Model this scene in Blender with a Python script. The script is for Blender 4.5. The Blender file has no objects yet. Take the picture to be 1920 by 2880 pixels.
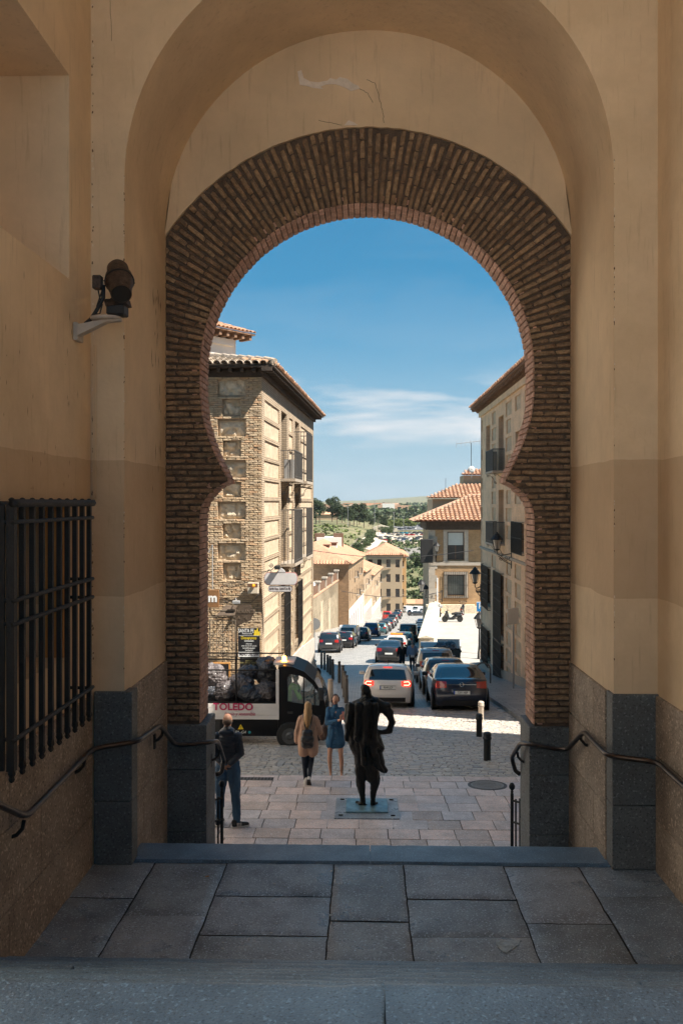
import bpy, bmesh, math, random
from math import sin, cos, pi, radians, sqrt, atan, atan2, tan
from mathutils import Matrix, Vector, noise
SC = bpy.context.scene
COL = SC.collection
# ------------------------------------------------------------------ camera
F = 2570.0; HY = 1415.0; CAMZ = 3.19
PSI = atan(65 / F)
def ray(px, py):
    u = (px - 960) / F
    return Vector((u * cos(PSI) - sin(PSI), cos(PSI) + u * sin(PSI), -(py - HY) / F))
CAM = Vector((0, 0, CAMZ))
def atD(px, py, D): return CAM + ray(px, py) * D
def atY(px, py, Y): r = ray(px, py); return CAM + r * (Y / r.y)
def atX(px, py, X): r = ray(px, py); return CAM + r * (X / r.x)
cd = bpy.data.cameras.new('camera'); cam = bpy.data.objects.new('camera', cd); COL.objects.link(cam)
cam.location = CAM; cam.rotation_euler = (pi / 2, 0, PSI)
cd.sensor_width = 36; cd.lens = 36 * F / 2880; cd.shift_y = -25 / 2880
cd.clip_start = 0.05; cd.clip_end = 20000
SC.camera = cam
# ------------------------------------------------------------------ light
EL = radians(54); AZ = radians(65.5)          # to the sun: right of and a little behind the camera
SUN = Vector((sin(AZ) * cos(EL), -cos(AZ) * cos(EL), sin(EL)))
w = bpy.data.worlds.new('World'); SC.world = w; w.use_nodes = True
nt = w.node_tree; N = nt.nodes; L = nt.links; N.clear()
out = N.new('ShaderNodeOutputWorld'); bg = N.new('ShaderNodeBackground')
sky = N.new('ShaderNodeTexSky'); sky.sky_type = 'NISHITA'; sky.sun_disc = False
sky.sun_elevation = EL; sky.sun_rotation = atan2(SUN.x, SUN.y); sky.altitude = 500
sky.air_density = 1.0; sky.dust_density = 0.1; sky.ozone_density = 2.0
tint = N.new('ShaderNodeMix'); tint.data_type = 'RGBA'; tint.blend_type = 'MULTIPLY'
tint.inputs[0].default_value = 1; tint.inputs[7].default_value = (0.14, .66, .95, 1)
gm = N.new('ShaderNodeGamma'); gm.inputs[1].default_value = 0.55; L.new(sky.outputs[0], gm.inputs[0]); L.new(gm.outputs[0], tint.inputs[6])
tc = N.new('ShaderNodeTexCoord'); mp = N.new('ShaderNodeMapping'); mp.inputs['Scale'].default_value = (2.4, 2.4, 12)
mp.inputs['Location'].default_value = (3.1, 0.4, 0.6)
mp.inputs['Rotation'].default_value = (0.0, 0.05, 0.0)
L.new(tc.outputs['Generated'], mp.inputs[0])
n1 = N.new('ShaderNodeTexNoise'); n1.inputs['Scale'].default_value = 1.7; n1.inputs['Detail'].default_value = 9
n1.inputs['Roughness'].default_value = 0.58; n1.inputs['Distortion'].default_value = 0.25
L.new(mp.outputs[0], n1.inputs['Vector'])
r1 = N.new('ShaderNodeValToRGB'); r1.color_ramp.elements[0].position = 0.46; r1.color_ramp.elements[1].position = 0.62
L.new(n1.outputs[0], r1.inputs[0])
sx = N.new('ShaderNodeSeparateXYZ'); L.new(tc.outputs['Generated'], sx.inputs[0])
r2 = N.new('ShaderNodeValToRGB')
for p_, v_ in ((0.0, .15), (0.045, .3), (0.07, 1.0), (0.118, 1.0), (0.145, 0.06), (0.32, 0.05), (0.6, 0.0)):
    e = r2.color_ramp.elements.new(p_); e.color = (v_, v_, v_, 1)
r2.color_ramp.elements.remove(r2.color_ramp.elements[-1])
L.new(sx.outputs[2], r2.inputs[0])
mu = N.new('ShaderNodeMath'); mu.operation = 'MULTIPLY'; L.new(r1.outputs[0], mu.inputs[0]); L.new(r2.outputs[0], mu.inputs[1])
cl = N.new('ShaderNodeMix'); cl.data_type = 'RGBA'; cl.inputs[7].default_value = (3.3, 3.45, 3.55, 1)
hzr = N.new('ShaderNodeMapRange'); hzr.inputs['From Min'].default_value = .24; hzr.inputs['From Max'].default_value = -.01; hzr.inputs['To Max'].default_value = .86; hzr.interpolation_type = 'SMOOTHSTEP'
L.new(sx.outputs[2], hzr.inputs['Value']); hzm = N.new('ShaderNodeMix'); hzm.data_type = 'RGBA'; hzm.inputs[7].default_value = (2.0, 2.6, 3.0, 1); L.new(hzr.outputs[0], hzm.inputs[0]); L.new(tint.outputs[2], hzm.inputs[6])
L.new(mu.outputs[0], cl.inputs[0]); L.new(hzm.outputs[2], cl.inputs[6])
L.new(cl.outputs[2], bg.inputs[0]); bg.inputs[1].default_value = 0.050
L.new(bg.outputs[0], out.inputs[0])
ld = bpy.data.lights.new('sun', 'SUN'); ld.energy = 2.4; ld.angle = radians(0.5); ld.color = (1.0, 0.93, 0.82)
lo = bpy.data.objects.new('sun', ld); COL.objects.link(lo); lo.location = (20, -10, 40)
lo.rotation_euler = SUN.to_track_quat('Z', 'Y').to_euler()
SC.view_settings.view_transform = 'Standard'; SC.view_settings.look = 'None'
SC.view_settings.exposure = 2.3; SC.view_settings.gamma = 1.0; SC.view_settings.use_curve_mapping = False
SC.cycles.max_bounces = 12; SC.cycles.diffuse_bounces = 10; SC.cycles.use_denoising = True
SC.cycles.sample_clamp_indirect = 6
SC.cycles.caustics_reflective = False; SC.cycles.caustics_refractive = False
# ------------------------------------------------------------------ materials
MATS = {}
def mat(name, c=(.5,.5,.5), rough=.85, var=.18, sc=3.0, bump=.15, bs=40, isl=0.0, metal=0, coat=0, stain=0.0, stc=None, emit=None, alpha=1, ior=None, spec=None, streak=0, dist=.02):
    if name in MATS: return MATS[name]
    m = bpy.data.materials.new(name); m.use_nodes = True; t = m.node_tree; N = t.nodes; L = t.links
    b = N['Principled BSDF']; b.inputs['Roughness'].default_value = rough; b.inputs['Metallic'].default_value = metal
    b.inputs['Coat Weight'].default_value = coat; b.inputs['Coat Roughness'].default_value = .06
    if spec is not None: b.inputs['Specular IOR Level'].default_value = spec
    geo = N.new('ShaderNodeNewGeometry')
    def rgb(f): return (min(1, c[0] * f), min(1, c[1] * f), min(1, c[2] * f), 1)
    n = N.new('ShaderNodeTexNoise'); n.inputs['Scale'].default_value = sc; n.inputs['Detail'].default_value = 6; n.inputs['Roughness'].default_value = .62
    if streak:
        mp = N.new('ShaderNodeMapping'); mp.inputs['Scale'].default_value = (1, 1, streak); L.new(geo.outputs['Position'], mp.inputs[0]); L.new(mp.outputs[0], n.inputs['Vector'])
    else: L.new(geo.outputs['Position'], n.inputs['Vector'])
    r = N.new('ShaderNodeValToRGB'); r.color_ramp.elements[0].position = .3; r.color_ramp.elements[1].position = .7
    r.color_ramp.elements[0].color = rgb(1 - var); r.color_ramp.elements[1].color = rgb(1 + var)
    L.new(n.outputs[0], r.inputs[0]); colr = r.outputs[0]
    if isl:
        oi = N.new('ShaderNodeObjectInfo'); ad = N.new('ShaderNodeMath'); ad.operation = 'ADD'
        L.new(oi.outputs['Random'], ad.inputs[0]); L.new(geo.outputs['Random Per Island'], ad.inputs[1])
        fr = N.new('ShaderNodeMath'); fr.operation = 'FRACT'; L.new(ad.outputs[0], fr.inputs[0])
        rr = N.new('ShaderNodeValToRGB'); rr.color_ramp.elements[0].position = 0
        cs = isl if isinstance(isl, (list, tuple)) else [(1 - isl,) * 3, (1 + isl * .3,) * 3, (1 + isl,) * 3]
        while len(rr.color_ramp.elements) < len(cs): rr.color_ramp.elements.new(.5)
        for i, cc in enumerate(cs):
            rr.color_ramp.elements[i].position = i / (len(cs) - 1); rr.color_ramp.elements[i].color = tuple(cc) + (1,)
        L.new(fr.outputs[0], rr.inputs[0])
        mx = N.new('ShaderNodeMix'); mx.data_type = 'RGBA'; mx.blend_type = 'MULTIPLY'; mx.inputs[0].default_value = 1
        L.new(colr, mx.inputs[6]); L.new(rr.outputs[0], mx.inputs[7]); colr = mx.outputs[2]
    if stain:
        n2 = N.new('ShaderNodeTexNoise'); n2.inputs['Scale'].default_value = sc * .31; n2.inputs['Detail'].default_value = 8; n2.inputs['Roughness'].default_value = .7
        L.new(geo.outputs['Position'], n2.inputs['Vector'])
        r2 = N.new('ShaderNodeValToRGB'); r2.color_ramp.elements[0].position = .48; r2.color_ramp.elements[1].position = .72
        r2.color_ramp.elements[1].color = (stain,) * 3 + (1,)
        L.new(n2.outputs[0], r2.inputs[0])
        mx = N.new('ShaderNodeMix'); mx.data_type = 'RGBA'; L.new(r2.outputs[0], mx.inputs[0]); L.new(colr, mx.inputs[6])
        mx.inputs[7].default_value = tuple(stc or [v * .45 for v in c]) + (1,); colr = mx.outputs[2]
    L.new(colr, b.inputs['Base Color'])
    if bump:
        nb = N.new('ShaderNodeTexNoise'); nb.inputs['Scale'].default_value = bs; nb.inputs['Detail'].default_value = 5
        L.new(geo.outputs['Position'], nb.inputs['Vector'])
        bp = N.new('ShaderNodeBump'); bp.inputs['Strength'].default_value = min(1, bump * 2); bp.inputs['Distance'].default_value = dist
        L.new(nb.outputs[0], bp.inputs['Height']); L.new(bp.outputs[0], b.inputs['Normal'])
    if emit:
        b.inputs['Emission Color'].default_value = tuple(emit[:3]) + (1,); b.inputs['Emission Strength'].default_value = emit[3]
    if alpha < 1: b.inputs['Alpha'].default_value = alpha
    MATS[name] = m; return m
def mixcol(m, fac_out, color):      # insert a mix before base colour
    t = m.node_tree; b = t.nodes['Principled BSDF']; src = b.inputs['Base Color'].links[0].from_socket
    mx = t.nodes.new('ShaderNodeMix'); mx.data_type = 'RGBA'; t.links.new(fac_out, mx.inputs[0]); t.links.new(src, mx.inputs[6])
    mx.inputs[7].default_value = tuple(color) + (1,); t.links.new(mx.outputs[2], b.inputs['Base Color']); return mx
def brickmat(name, c1, c2, mortar, bw=.28, rh=.067, ms=.012, uv=True, rough=.9, bump=.6, warp=.0, stain=.25, msm=.3, scl=1.0):
    if name in MATS: return MATS[name]
    m = bpy.data.materials.new(name); m.use_nodes = True; t = m.node_tree; N = t.nodes; L = t.links
    b = N['Principled BSDF']; b.inputs['Roughness'].default_value = rough
    geo = N.new('ShaderNodeNewGeometry'); tc = N.new('ShaderNodeTexCoord')
    vec = tc.outputs['UV'] if uv else geo.outputs['Position']
    if warp:
        nw = N.new('ShaderNodeTexNoise'); nw.inputs['Scale'].default_value = 2.2; nw.inputs['Detail'].default_value = 3; L.new(geo.outputs['Position'], nw.inputs['Vector'])
        vm = N.new('ShaderNodeVectorMath'); vm.operation = 'MULTIPLY_ADD'; L.new(nw.outputs['Color'], vm.inputs[0]); vm.inputs[1].default_value = (warp,) * 3; L.new(vec, vm.inputs[2]); vec = vm.outputs[0]
    bt = N.new('ShaderNodeTexBrick'); bt.inputs['Scale'].default_value = scl; bt.inputs['Brick Width'].default_value = bw; bt.inputs['Row Height'].default_value = rh
    bt.inputs['Mortar Size'].default_value = ms; bt.inputs['Mortar Smooth'].default_value = msm
    bt.inputs['Color1'].default_value = tuple(c1) + (1,); bt.inputs['Color2'].default_value = tuple(c2) + (1,); bt.inputs['Mortar'].default_value = tuple(mortar) + (1,)
    L.new(vec, bt.inputs['Vector'])
    n = N.new('ShaderNodeTexNoise'); n.inputs['Scale'].default_value = 1.3; n.inputs['Detail'].default_value = 9; n.inputs['Roughness'].default_value = .7
    L.new(geo.outputs['Position'], n.inputs['Vector'])
    r = N.new('ShaderNodeValToRGB'); r.color_ramp.elements[0].position = .3; r.color_ramp.elements[1].position = .7
    r.color_ramp.elements[0].color = (1 - stain,) * 3 + (1,); r.color_ramp.elements[1].color = (1 + stain * .6,) * 3 + (1,)
    L.new(n.outputs[0], r.inputs[0])
    mx = N.new('ShaderNodeMix'); mx.data_type = 'RGBA'; mx.blend_type = 'MULTIPLY'; mx.inputs[0].default_value = 1
    L.new(bt.outputs[0], mx.inputs[6]); L.new(r.outputs[0], mx.inputs[7]); L.new(mx.outputs[2], b.inputs['Base Color'])
    inv = N.new('ShaderNodeMath'); inv.operation = 'SUBTRACT'; inv.inputs[0].default_value = 1; L.new(bt.outputs['Fac'], inv.inputs[1])
    nf = N.new('ShaderNodeTexNoise'); nf.inputs['Scale'].default_value = 25; L.new(geo.outputs['Position'], nf.inputs['Vector'])
    ad = N.new('ShaderNodeMath'); ad.operation = 'MULTIPLY_ADD'; L.new(nf.outputs[0], ad.inputs[0]); ad.inputs[1].default_value = .6; L.new(inv.outputs[0], ad.inputs[2])
    bp = N.new('ShaderNodeBump'); bp.inputs['Strength'].default_value = bump; bp.inputs['Distance'].default_value = .02
    L.new(ad.outputs[0], bp.inputs['Height']); L.new(bp.outputs[0], b.inputs['Normal'])
    MATS[name] = m; return m
def granite(name, c, rough=.6, dark=.28, light=2.1, isl=0, scale=160, stain=.5, stc=None, bump=.25):
    m = mat(name, c, rough=rough, var=.22, sc=4, bump=bump, bs=90, isl=isl, stain=stain, stc=stc, dist=.006)
    t = m.node_tree; N = t.nodes; L = t.links; geo = [x for x in N if x.type == 'NEW_GEOMETRY'][0]
    for k, (sc, lo, hi, f) in enumerate(((scale, .56, .64, dark), (scale * .8, .58, .66, light))):
        n = N.new('ShaderNodeTexNoise'); n.inputs['Scale'].default_value = sc; n.inputs['Detail'].default_value = 2; n.noise_dimensions = '4D'; n.inputs['W'].default_value = k * 7.3
        L.new(geo.outputs['Position'], n.inputs['Vector'])
        r = N.new('ShaderNodeValToRGB'); r.color_ramp.elements[0].position = lo; r.color_ramp.elements[1].position = hi; r.color_ramp.elements[1].color = (.75,) * 3 + (1,)
        L.new(n.outputs[0], r.inputs[0]); mixcol(m, r.outputs[0], [min(.9, v * f) for v in c])
    # polished by feet in blotches
    nr = N.new('ShaderNodeTexNoise'); nr.inputs['Scale'].default_value = 2.5; nr.inputs['Detail'].default_value = 6; L.new(geo.outputs['Position'], nr.inputs['Vector'])
    mr = N.new('ShaderNodeMapRange'); mr.inputs['To Min'].default_value = max(.1, rough - .22); mr.inputs['To Max'].default_value = rough + .2; L.new(nr.outputs[0], mr.inputs['Value'])
    L.new(mr.outputs[0], N['Principled BSDF'].inputs['Roughness'])
    return m
def glassmat(name, c=(.02, .03, .035), rough=.04, trans=.0, alpha=1.0):
    m = mat(name, c, rough=rough, var=.05, bump=0, alpha=alpha, spec=.8); return m
# ------------------------------------------------------------------ objects
def tag(o, label=None, cat=None, group=None, kind=None):
    if label: o['label'] = label
    if cat: o['category'] = cat
    if group: o['group'] = group
    if kind: o['kind'] = kind
    return o
def empty(name, loc=(0, 0, 0), rz=0, label=None, cat=None, group=None, kind=None):
    o = bpy.data.objects.new(name, None); COL.objects.link(o); o.location = loc; o.rotation_euler = (0, 0, rz); o.empty_display_size = .2
    return tag(o, label, cat, group, kind)
def link(name, me, parent=None, M=None):
    o = bpy.data.objects.new(name, me); COL.objects.link(o)
    if parent is not None: o.parent = parent
    if M is not None: o.matrix_local = M
    return o
def kids(o): return [c for c in ALLKIDS(o)]
def ALLKIDS(o): return [c for c in bpy.data.objects if c.parent == o]
def tree_index():
    d = {}
    for c in bpy.data.objects:
        if c.parent: d.setdefault(c.parent.name, []).append(c)
    return d
def copy_tree(o, idx, parent=None):
    c = o.copy(); COL.objects.link(c)
    if parent is not None: c.parent = parent; c.matrix_parent_inverse = o.matrix_parent_inverse.copy()
    for ch in idx.get(o.name, ()): copy_tree(ch, idx, c)
    return c
I4 = Matrix.Identity(4)
def T(x, y, z): return Matrix.Translation((x, y, z))
def S(x, y, z): return Matrix.Diagonal((x, y, z, 1))
def R(a, ax): return Matrix.Rotation(a, 4, ax)
def fr(O, U, Nn):
    U = Vector(U).normalized(); Nn = Vector(Nn).normalized(); Z = Vector((0, 0, 1)); M = Matrix.Identity(4)
    for i in range(3): M[i][0] = U[i]; M[i][1] = Nn[i]; M[i][2] = Z[i]; M[i][3] = O[i]
    return M
class MB:
    def __init__(s, M=None): s.v = []; s.f = []; s.uv = None; s.M = M; s.mi = []; s.cur = 0
    def add(s, vs, fs, M=None):
        n = len(s.v); MM = s.M
        if M is not None: MM = M if MM is None else MM @ M
        s.v += [MM @ Vector(v) for v in vs] if MM is not None else [Vector(v) for v in vs]
        s.f += [tuple(i + n for i in f) for f in fs]; s.mi += [s.cur] * len(fs); return s
    def box(s, x0, x1, y0, y1, z0, z1, M=None):
        return s.add([(x0, y0, z0), (x1, y0, z0), (x1, y1, z0), (x0, y1, z0), (x0, y0, z1), (x1, y0, z1), (x1, y1, z1), (x0, y1, z1)],
                     [(0, 3, 2, 1), (4, 5, 6, 7), (0, 1, 5, 4), (1, 2, 6, 5), (2, 3, 7, 6), (3, 0, 4, 7)], M)
    def bbox(s, x0, x1, y0, y1, z0, z1, b=.01, M=None):   # chamfered box
        X = (x0, x0 + b, x1 - b, x1); Y = (y0, y0 + b, y1 - b, y1); Z = (z0, z0 + b, z1 - b, z1)
        vs = []; ix = {}
        for (i, j, k) in [(a, b_, c) for a in range(4) for b_ in range(4) for c in range(4)]:
            ext = (i in (0, 3)) + (j in (0, 3)) + (k in (0, 3))
            if ext == 1: ix[(i, j, k)] = len(vs); vs.append((X[i], Y[j], Z[k]))
        fs = []
        for a in (0, 3):
            fs += [(ix[(a, 1, 1)], ix[(a, 2, 1)], ix[(a, 2, 2)], ix[(a, 1, 2)]), (ix[(1, a, 1)], ix[(2, a, 1)], ix[(2, a, 2)], ix[(1, a, 2)]), (ix[(1, 1, a)], ix[(2, 1, a)], ix[(2, 2, a)], ix[(1, 2, a)])]
        inn = {0: 1, 3: 2}
        for a in (0, 3):
            for c in (0, 3):
                fs += [(ix[(a, inn[c], 1)], ix[(a, inn[c], 2)], ix[(inn[a], c, 2)], ix[(inn[a], c, 1)]),
                       (ix[(a, 1, inn[c])], ix[(a, 2, inn[c])], ix[(inn[a], 2, c)], ix[(inn[a], 1, c)]),
                       (ix[(1, a, inn[c])], ix[(2, a, inn[c])], ix[(2, inn[a], c)], ix[(1, inn[a], c)])]
                for d in (0, 3): fs.append((ix[(a, inn[c], inn[d])], ix[(inn[a], c, inn[d])], ix[(inn[a], inn[c], d)]))
        return s.add(vs, fs, M)
    def quad(s, a, b, c, d, M=None): return s.add([a, b, c, d], [(0, 1, 2, 3)], M)
    def prism(s, poly, d0, d1, axis='y', M=None):   # poly in the two other axes
        n = len(poly)
        def P(p, d): return (p[0], d, p[1]) if axis == 'y' else ((d, p[0], p[1]) if axis == 'x' else (p[0], p[1], d))
        vs = [P(p, d0) for p in poly] + [P(p, d1) for p in poly]
        fs = [tuple(range(n)), tuple(range(2 * n - 1, n - 1, -1))] + [(i, (i + 1) % n, n + (i + 1) % n, n + i) for i in range(n)]
        return s.add(vs, fs, M)
    def tube(s, pts, r, n=8, M=None, cap=True):
        pts = [Vector(p) for p in pts]; k = len(pts); rs = r if isinstance(r, (list, tuple)) else [r] * k
        vs = []; fs = []; up = None
        for i, p in enumerate(pts):
            t = (pts[min(i + 1, k - 1)] - pts[max(i - 1, 0)]).normalized()
            if up is None: up = Vector((0, 0, 1)) if abs(t.z) < .9 else Vector((1, 0, 0))
            a = t.cross(up).normalized(); b = a.cross(t).normalized(); up = b
            for j in range(n):
                th = 2 * pi * j / n; vs.append(p + a * (cos(th) * rs[i]) + b * (sin(th) * rs[i]))
        for i in range(k - 1):
            for j in range(n): fs.append((i * n + j, i * n + (j + 1) % n, (i + 1) * n + (j + 1) % n, (i + 1) * n + j))
        if cap: fs += [tuple(range(n - 1, -1, -1)), tuple(range((k - 1) * n, k * n))]
        return s.add(vs, fs, M)
    def lathe(s, prof, n=16, M=None, axis='z'):     # prof (r, h)
        vs = []; fs = []; k = len(prof)
        for r, h in prof:
            for j in range(n):
                a = 2 * pi * j / n; x, y = r * cos(a), r * sin(a)
                vs.append((x, y, h) if axis == 'z' else ((h, x, y) if axis == 'x' else (x, h, y)))
        for i in range(k - 1):
            for j in range(n): fs.append((i * n + j, i * n + (j + 1) % n, (i + 1) * n + (j + 1) % n, (i + 1) * n + j))
        fs += [tuple(range(n - 1, -1, -1)), tuple(range((k - 1) * n, k * n))]
        return s.add(vs, fs, M)
    def ball(s, c, r, n=10, M=None):
        r = r if isinstance(r, (list, tuple)) else (r, r, r); k = max(4, n // 2 + 1)
        prof = [(sin(pi * i / k), -cos(pi * i / k)) for i in range(k + 1)]; prof[0] = (.02, -1); prof[-1] = (.02, 1)
        return s.lathe(prof, n, (M or I4) @ T(*c) @ S(*r))
    def build(s, name, m, parent=None, smooth=False, kind=None, uvs=None, ms=None, label=None):
        me = bpy.data.meshes.new(name); me.from_pydata([tuple(v) for v in s.v], [], s.f)
        for mm in (m if isinstance(m, (list, tuple)) else [m]): me.materials.append(mm)
        if isinstance(m, (list, tuple)): me.polygons.foreach_set('material_index', s.mi)
        if smooth:
            me.polygons.foreach_set('use_smooth', [True] * len(me.polygons))
            if smooth is not True:
                try: me.set_sharp_from_angle(angle=smooth)
                except Exception: pass
        if uvs:
            ul = me.uv_layers.new(name='UVMap')
            for i, lp in enumerate(me.loops): ul.data[i].uv = uvs[lp.vertex_index]
        me.update()
        o = bpy.data.objects.new(name, me); COL.objects.link(o)
        if parent is not None: o.parent = parent
        if kind: o['kind'] = kind
        if label: o['label'] = label
        return o
def unit(name, m, bev=.08, jit=.04, seed=0, seg=1):
    rnd = random.Random(seed); bm = bmesh.new(); bmesh.ops.create_cube(bm, size=1)
    for v in bm.verts: v.co += Vector([rnd.uniform(-jit, jit) for _ in range(3)])
    if bev: bmesh.ops.bevel(bm, geom=bm.edges[:], offset=bev, segments=seg, affect='EDGES', profile=.5)
    me = bpy.data.meshes.new(name); bm.to_mesh(me); bm.free(); me.materials.append(m)
    return me
def lay(parent, name, cells, units, maxobj=300, rest=None, seed=1):
    """cells: local matrices of unit pieces, largest in the picture first"""
    rnd = random.Random(seed)
    for c in cells[:maxobj]: link(name, rnd.choice(units), parent, c)
    if cells[maxobj:]:
        mb = MB(); geo = [([v.co.copy() for v in u.vertices], [tuple(p.vertices) for p in u.polygons]) for u in units]
        for c in cells[maxobj:]:
            vs, fs = rnd.choice(geo); mb.add(vs, fs, c)
        mb.build(rest or name + 'work', units[0].materials[0], parent, kind='stuff')
def facade(name, m, parent, M, W, z0, z1, holes, u0=0, depth_m=None, back=None):
    """wall face in frame M (u, n, z) with rectangular holes (u0,u1,z0,z1,depth); reveals included"""
    us = sorted({u0, W} | {h[0] for h in holes} | {h[1] for h in holes}); zs = sorted({z0, z1} | {h[2] for h in holes} | {h[3] for h in holes})
    us = [u for u in us if u0 <= u <= W]; zs = [z for z in zs if z0 <= z <= z1]
    vs = []; fs = []; uv = []
    def q(pts, uvp):
        n = len(vs); vs.extend(M @ Vector(p) for p in pts); uv.extend(uvp); fs.append((n, n + 1, n + 2, n + 3))
    for i in range(len(us) - 1):
        for j in range(len(zs) - 1):
            a, b, c, d = us[i], us[i + 1], zs[j], zs[j + 1]; um, zm = (a + b) / 2, (c + d) / 2
            if any(h[0] < um < h[1] and h[2] < zm < h[3] for h in holes): continue
            q([(a, 0, c), (b, 0, c), (b, 0, d), (a, 0, d)], [(a, c), (b, c), (b, d), (a, d)])
    for h in holes:
        a, b, c, d, e = h[:5]
        q([(a, 0, c), (a, -e, c), (a, -e, d), (a, 0, d)], [(0, c), (e, c), (e, d), (0, d)])
        q([(b, 0, c), (b, -e, c), (b, -e, d), (b, 0, d)], [(0, c), (e, c), (e, d), (0, d)])
        q([(a, 0, c), (b, 0, c), (b, -e, c), (a, -e, c)], [(a, 0), (b, 0), (b, e), (a, e)])
        q([(a, 0, d), (b, 0, d), (b, -e, d), (a, -e, d)], [(a, 0), (b, 0), (b, e), (a, e)])
    me = bpy.data.meshes.new(name); me.from_pydata([tuple(v) for v in vs], [], fs); me.materials.append(m)
    ul = me.uv_layers.new(name='UVMap')
    for i, lp in enumerate(me.loops): ul.data[i].uv = uv[lp.vertex_index]
    me.update(); return link(name, me, parent)
TMPS = bpy.data.scenes.new('workbench')
def ev_mesh(o):
    COL.objects.unlink(o); TMPS.collection.objects.link(o); vl = TMPS.view_layers[0]; vl.update(); dg = vl.depsgraph; me = bpy.data.meshes.new_from_object(o.evaluated_get(dg)); TMPS.collection.objects.unlink(o); return me
def text(name, s, size, M, m, parent, ext=.003, align='CENTER', shear=0, sx=1, bold=0, **k):
    cu = bpy.data.curves.new(name, 'FONT'); cu.body = s; cu.size = size; cu.extrude = ext; cu.align_x = align; cu.align_y = 'CENTER'; cu.shear = shear
    cu.resolution_u = 3; cu.offset = bold; cu.fill_mode = 'BOTH'
    o = bpy.data.objects.new(name, cu); COL.objects.link(o)
    me = ev_mesh(o); bpy.data.objects.remove(o); me.materials.clear(); me.materials.append(m)
    me.transform(M @ S(sx, 1, 1)); r = link(name, me, parent); return r
TF = R(pi / 2, 'X')      # text standing up, readable from -Y
# ---- blobs (voxel remeshed capsules)
def cap_geo(mb, p1, r1, p2, r2, n=10):
    p1 = Vector(p1); p2 = Vector(p2); d = p2 - p1; Ln = d.length or 1e-4; q = d.to_track_quat('Z', 'Y').to_matrix().to_4x4() if d.length > 1e-5 else I4
    prof = [(max(.001, r1 * sin(a)), -r1 * cos(a)) for a in (0.01, .5, 1.0, 1.57)] + [(max(.001, r2 * cos(a)), Ln + r2 * sin(a)) for a in (0, .6, 1.1, 1.56)]
    mb.lathe(prof, n, T(*p1) @ q)
def blob(name, prims, vox, m, parent=None, smooth=4, crease=0, dec=None):
    mb = MB()
    for p in prims:
        if p[0] == 'c': cap_geo(mb, *p[1:])
        elif p[0] == 'e': mb.ball(p[1], p[2], 14, p[3] if len(p) > 3 else None) if len(p) < 4 else mb.add(*_ball(p[1], p[2], p[3]))
        elif p[0] == 'b': mb.box(*p[1])
    o = mb.build(name, m, None); md = o.modifiers.new('r', 'REMESH'); md.mode = 'VOXEL'; md.voxel_size = vox; md.use_smooth_shade = True
    if smooth: sm = o.modifiers.new('s', 'SMOOTH'); sm.iterations = smooth; sm.factor = .5
    if dec: dm = o.modifiers.new('d', 'DECIMATE'); dm.ratio = dec
    me = ev_mesh(o); me.name = name; COL.objects.link(o)
    old = o.data; o.modifiers.clear(); o.data = me; bpy.data.meshes.remove(old)
    if not me.materials: me.materials.append(m)
    me.polygons.foreach_set('use_smooth', [True] * len(me.polygons))
    if crease:
        for v in me.vertices:
            nz = noise.noise(Vector((v.co.x * 14, v.co.y * 14, v.co.z * 7))) + .5 * noise.noise(v.co * 31); v.co += v.normal * (nz * crease)
    if parent is not None: o.parent = parent
    return o
def _ball(c, r, Mx):
    b = MB(); b.ball((0, 0, 0), r, 14); return [tuple(T(*c) @ Mx @ v) for v in b.v], b.f
rnd = random.Random(7)
# ---- materials of the place
def plaster_mat(name, c, z_a=3.56, z_b=2.36):
    m = mat(name, c, rough=.92, var=.13, sc=.9, bump=.25, bs=14, stain=.55, stc=(c[0] * .64, c[1] * .57, c[2] * .47), dist=.01)
    t = m.node_tree; N = t.nodes; L = t.links; geo = [x for x in N if x.type == 'NEW_GEOMETRY'][0]
    sp = N.new('ShaderNodeSeparateXYZ'); L.new(geo.outputs['Position'], sp.inputs[0])
    wz = N.new('ShaderNodeTexNoise'); wz.inputs['Scale'].default_value = 2; wz.inputs['Detail'].default_value = 3; L.new(geo.outputs['Position'], wz.inputs['Vector'])
    ma = N.new('ShaderNodeMath'); ma.operation = 'MULTIPLY_ADD'; L.new(wz.outputs[0], ma.inputs[0]); ma.inputs[1].default_value = .05; L.new(sp.outputs[2], ma.inputs[2])
    r = N.new('ShaderNodeMapRange'); r.inputs['From Max'].default_value = 10; L.new(ma.outputs[0], r.inputs['Value'])
    cr = N.new('ShaderNodeValToRGB'); cr.color_ramp.interpolation = 'CONSTANT'; e = cr.color_ramp.elements
    e[0].position = 0; e[0].color = (0, 0, 0, 1); e[1].position = z_b / 10; e[1].color = (.42,) * 3 + (1,); x = e.new(z_a / 10); x.color = (0, 0, 0, 1)
    L.new(r.outputs[0], cr.inputs[0]); mixcol(m, cr.outputs[0], (c[0] * .55, c[1] * .42, c[2] * .33))
    # vertical drips and scuffs
    mp = N.new('ShaderNodeMapping'); mp.inputs['Scale'].default_value = (9, 9, .7); L.new(geo.outputs['Position'], mp.inputs[0])
    n = N.new('ShaderNodeTexNoise'); n.inputs['Scale'].default_value = 2.2; n.inputs['Detail'].default_value = 7; n.inputs['Roughness'].default_value = .7; L.new(mp.outputs[0], n.inputs['Vector'])
    rr = N.new('ShaderNodeValToRGB'); rr.color_ramp.elements[0].position = .56; rr.color_ramp.elements[1].position = .76; rr.color_ramp.elements[1].color = (.45,) * 3 + (1,)
    L.new(n.outputs[0], rr.inputs[0]); mixcol(m, rr.outputs[0], (c[0] * .42, c[1] * .36, c[2] * .3))
    return m
PLAST = plaster_mat('ochre_plaster', (.74, .565, .37))
PLCHIP = mat('bare_plaster', (.82, .72, .62), rough=.95, var=.1, sc=20, bump=.3)
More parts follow.
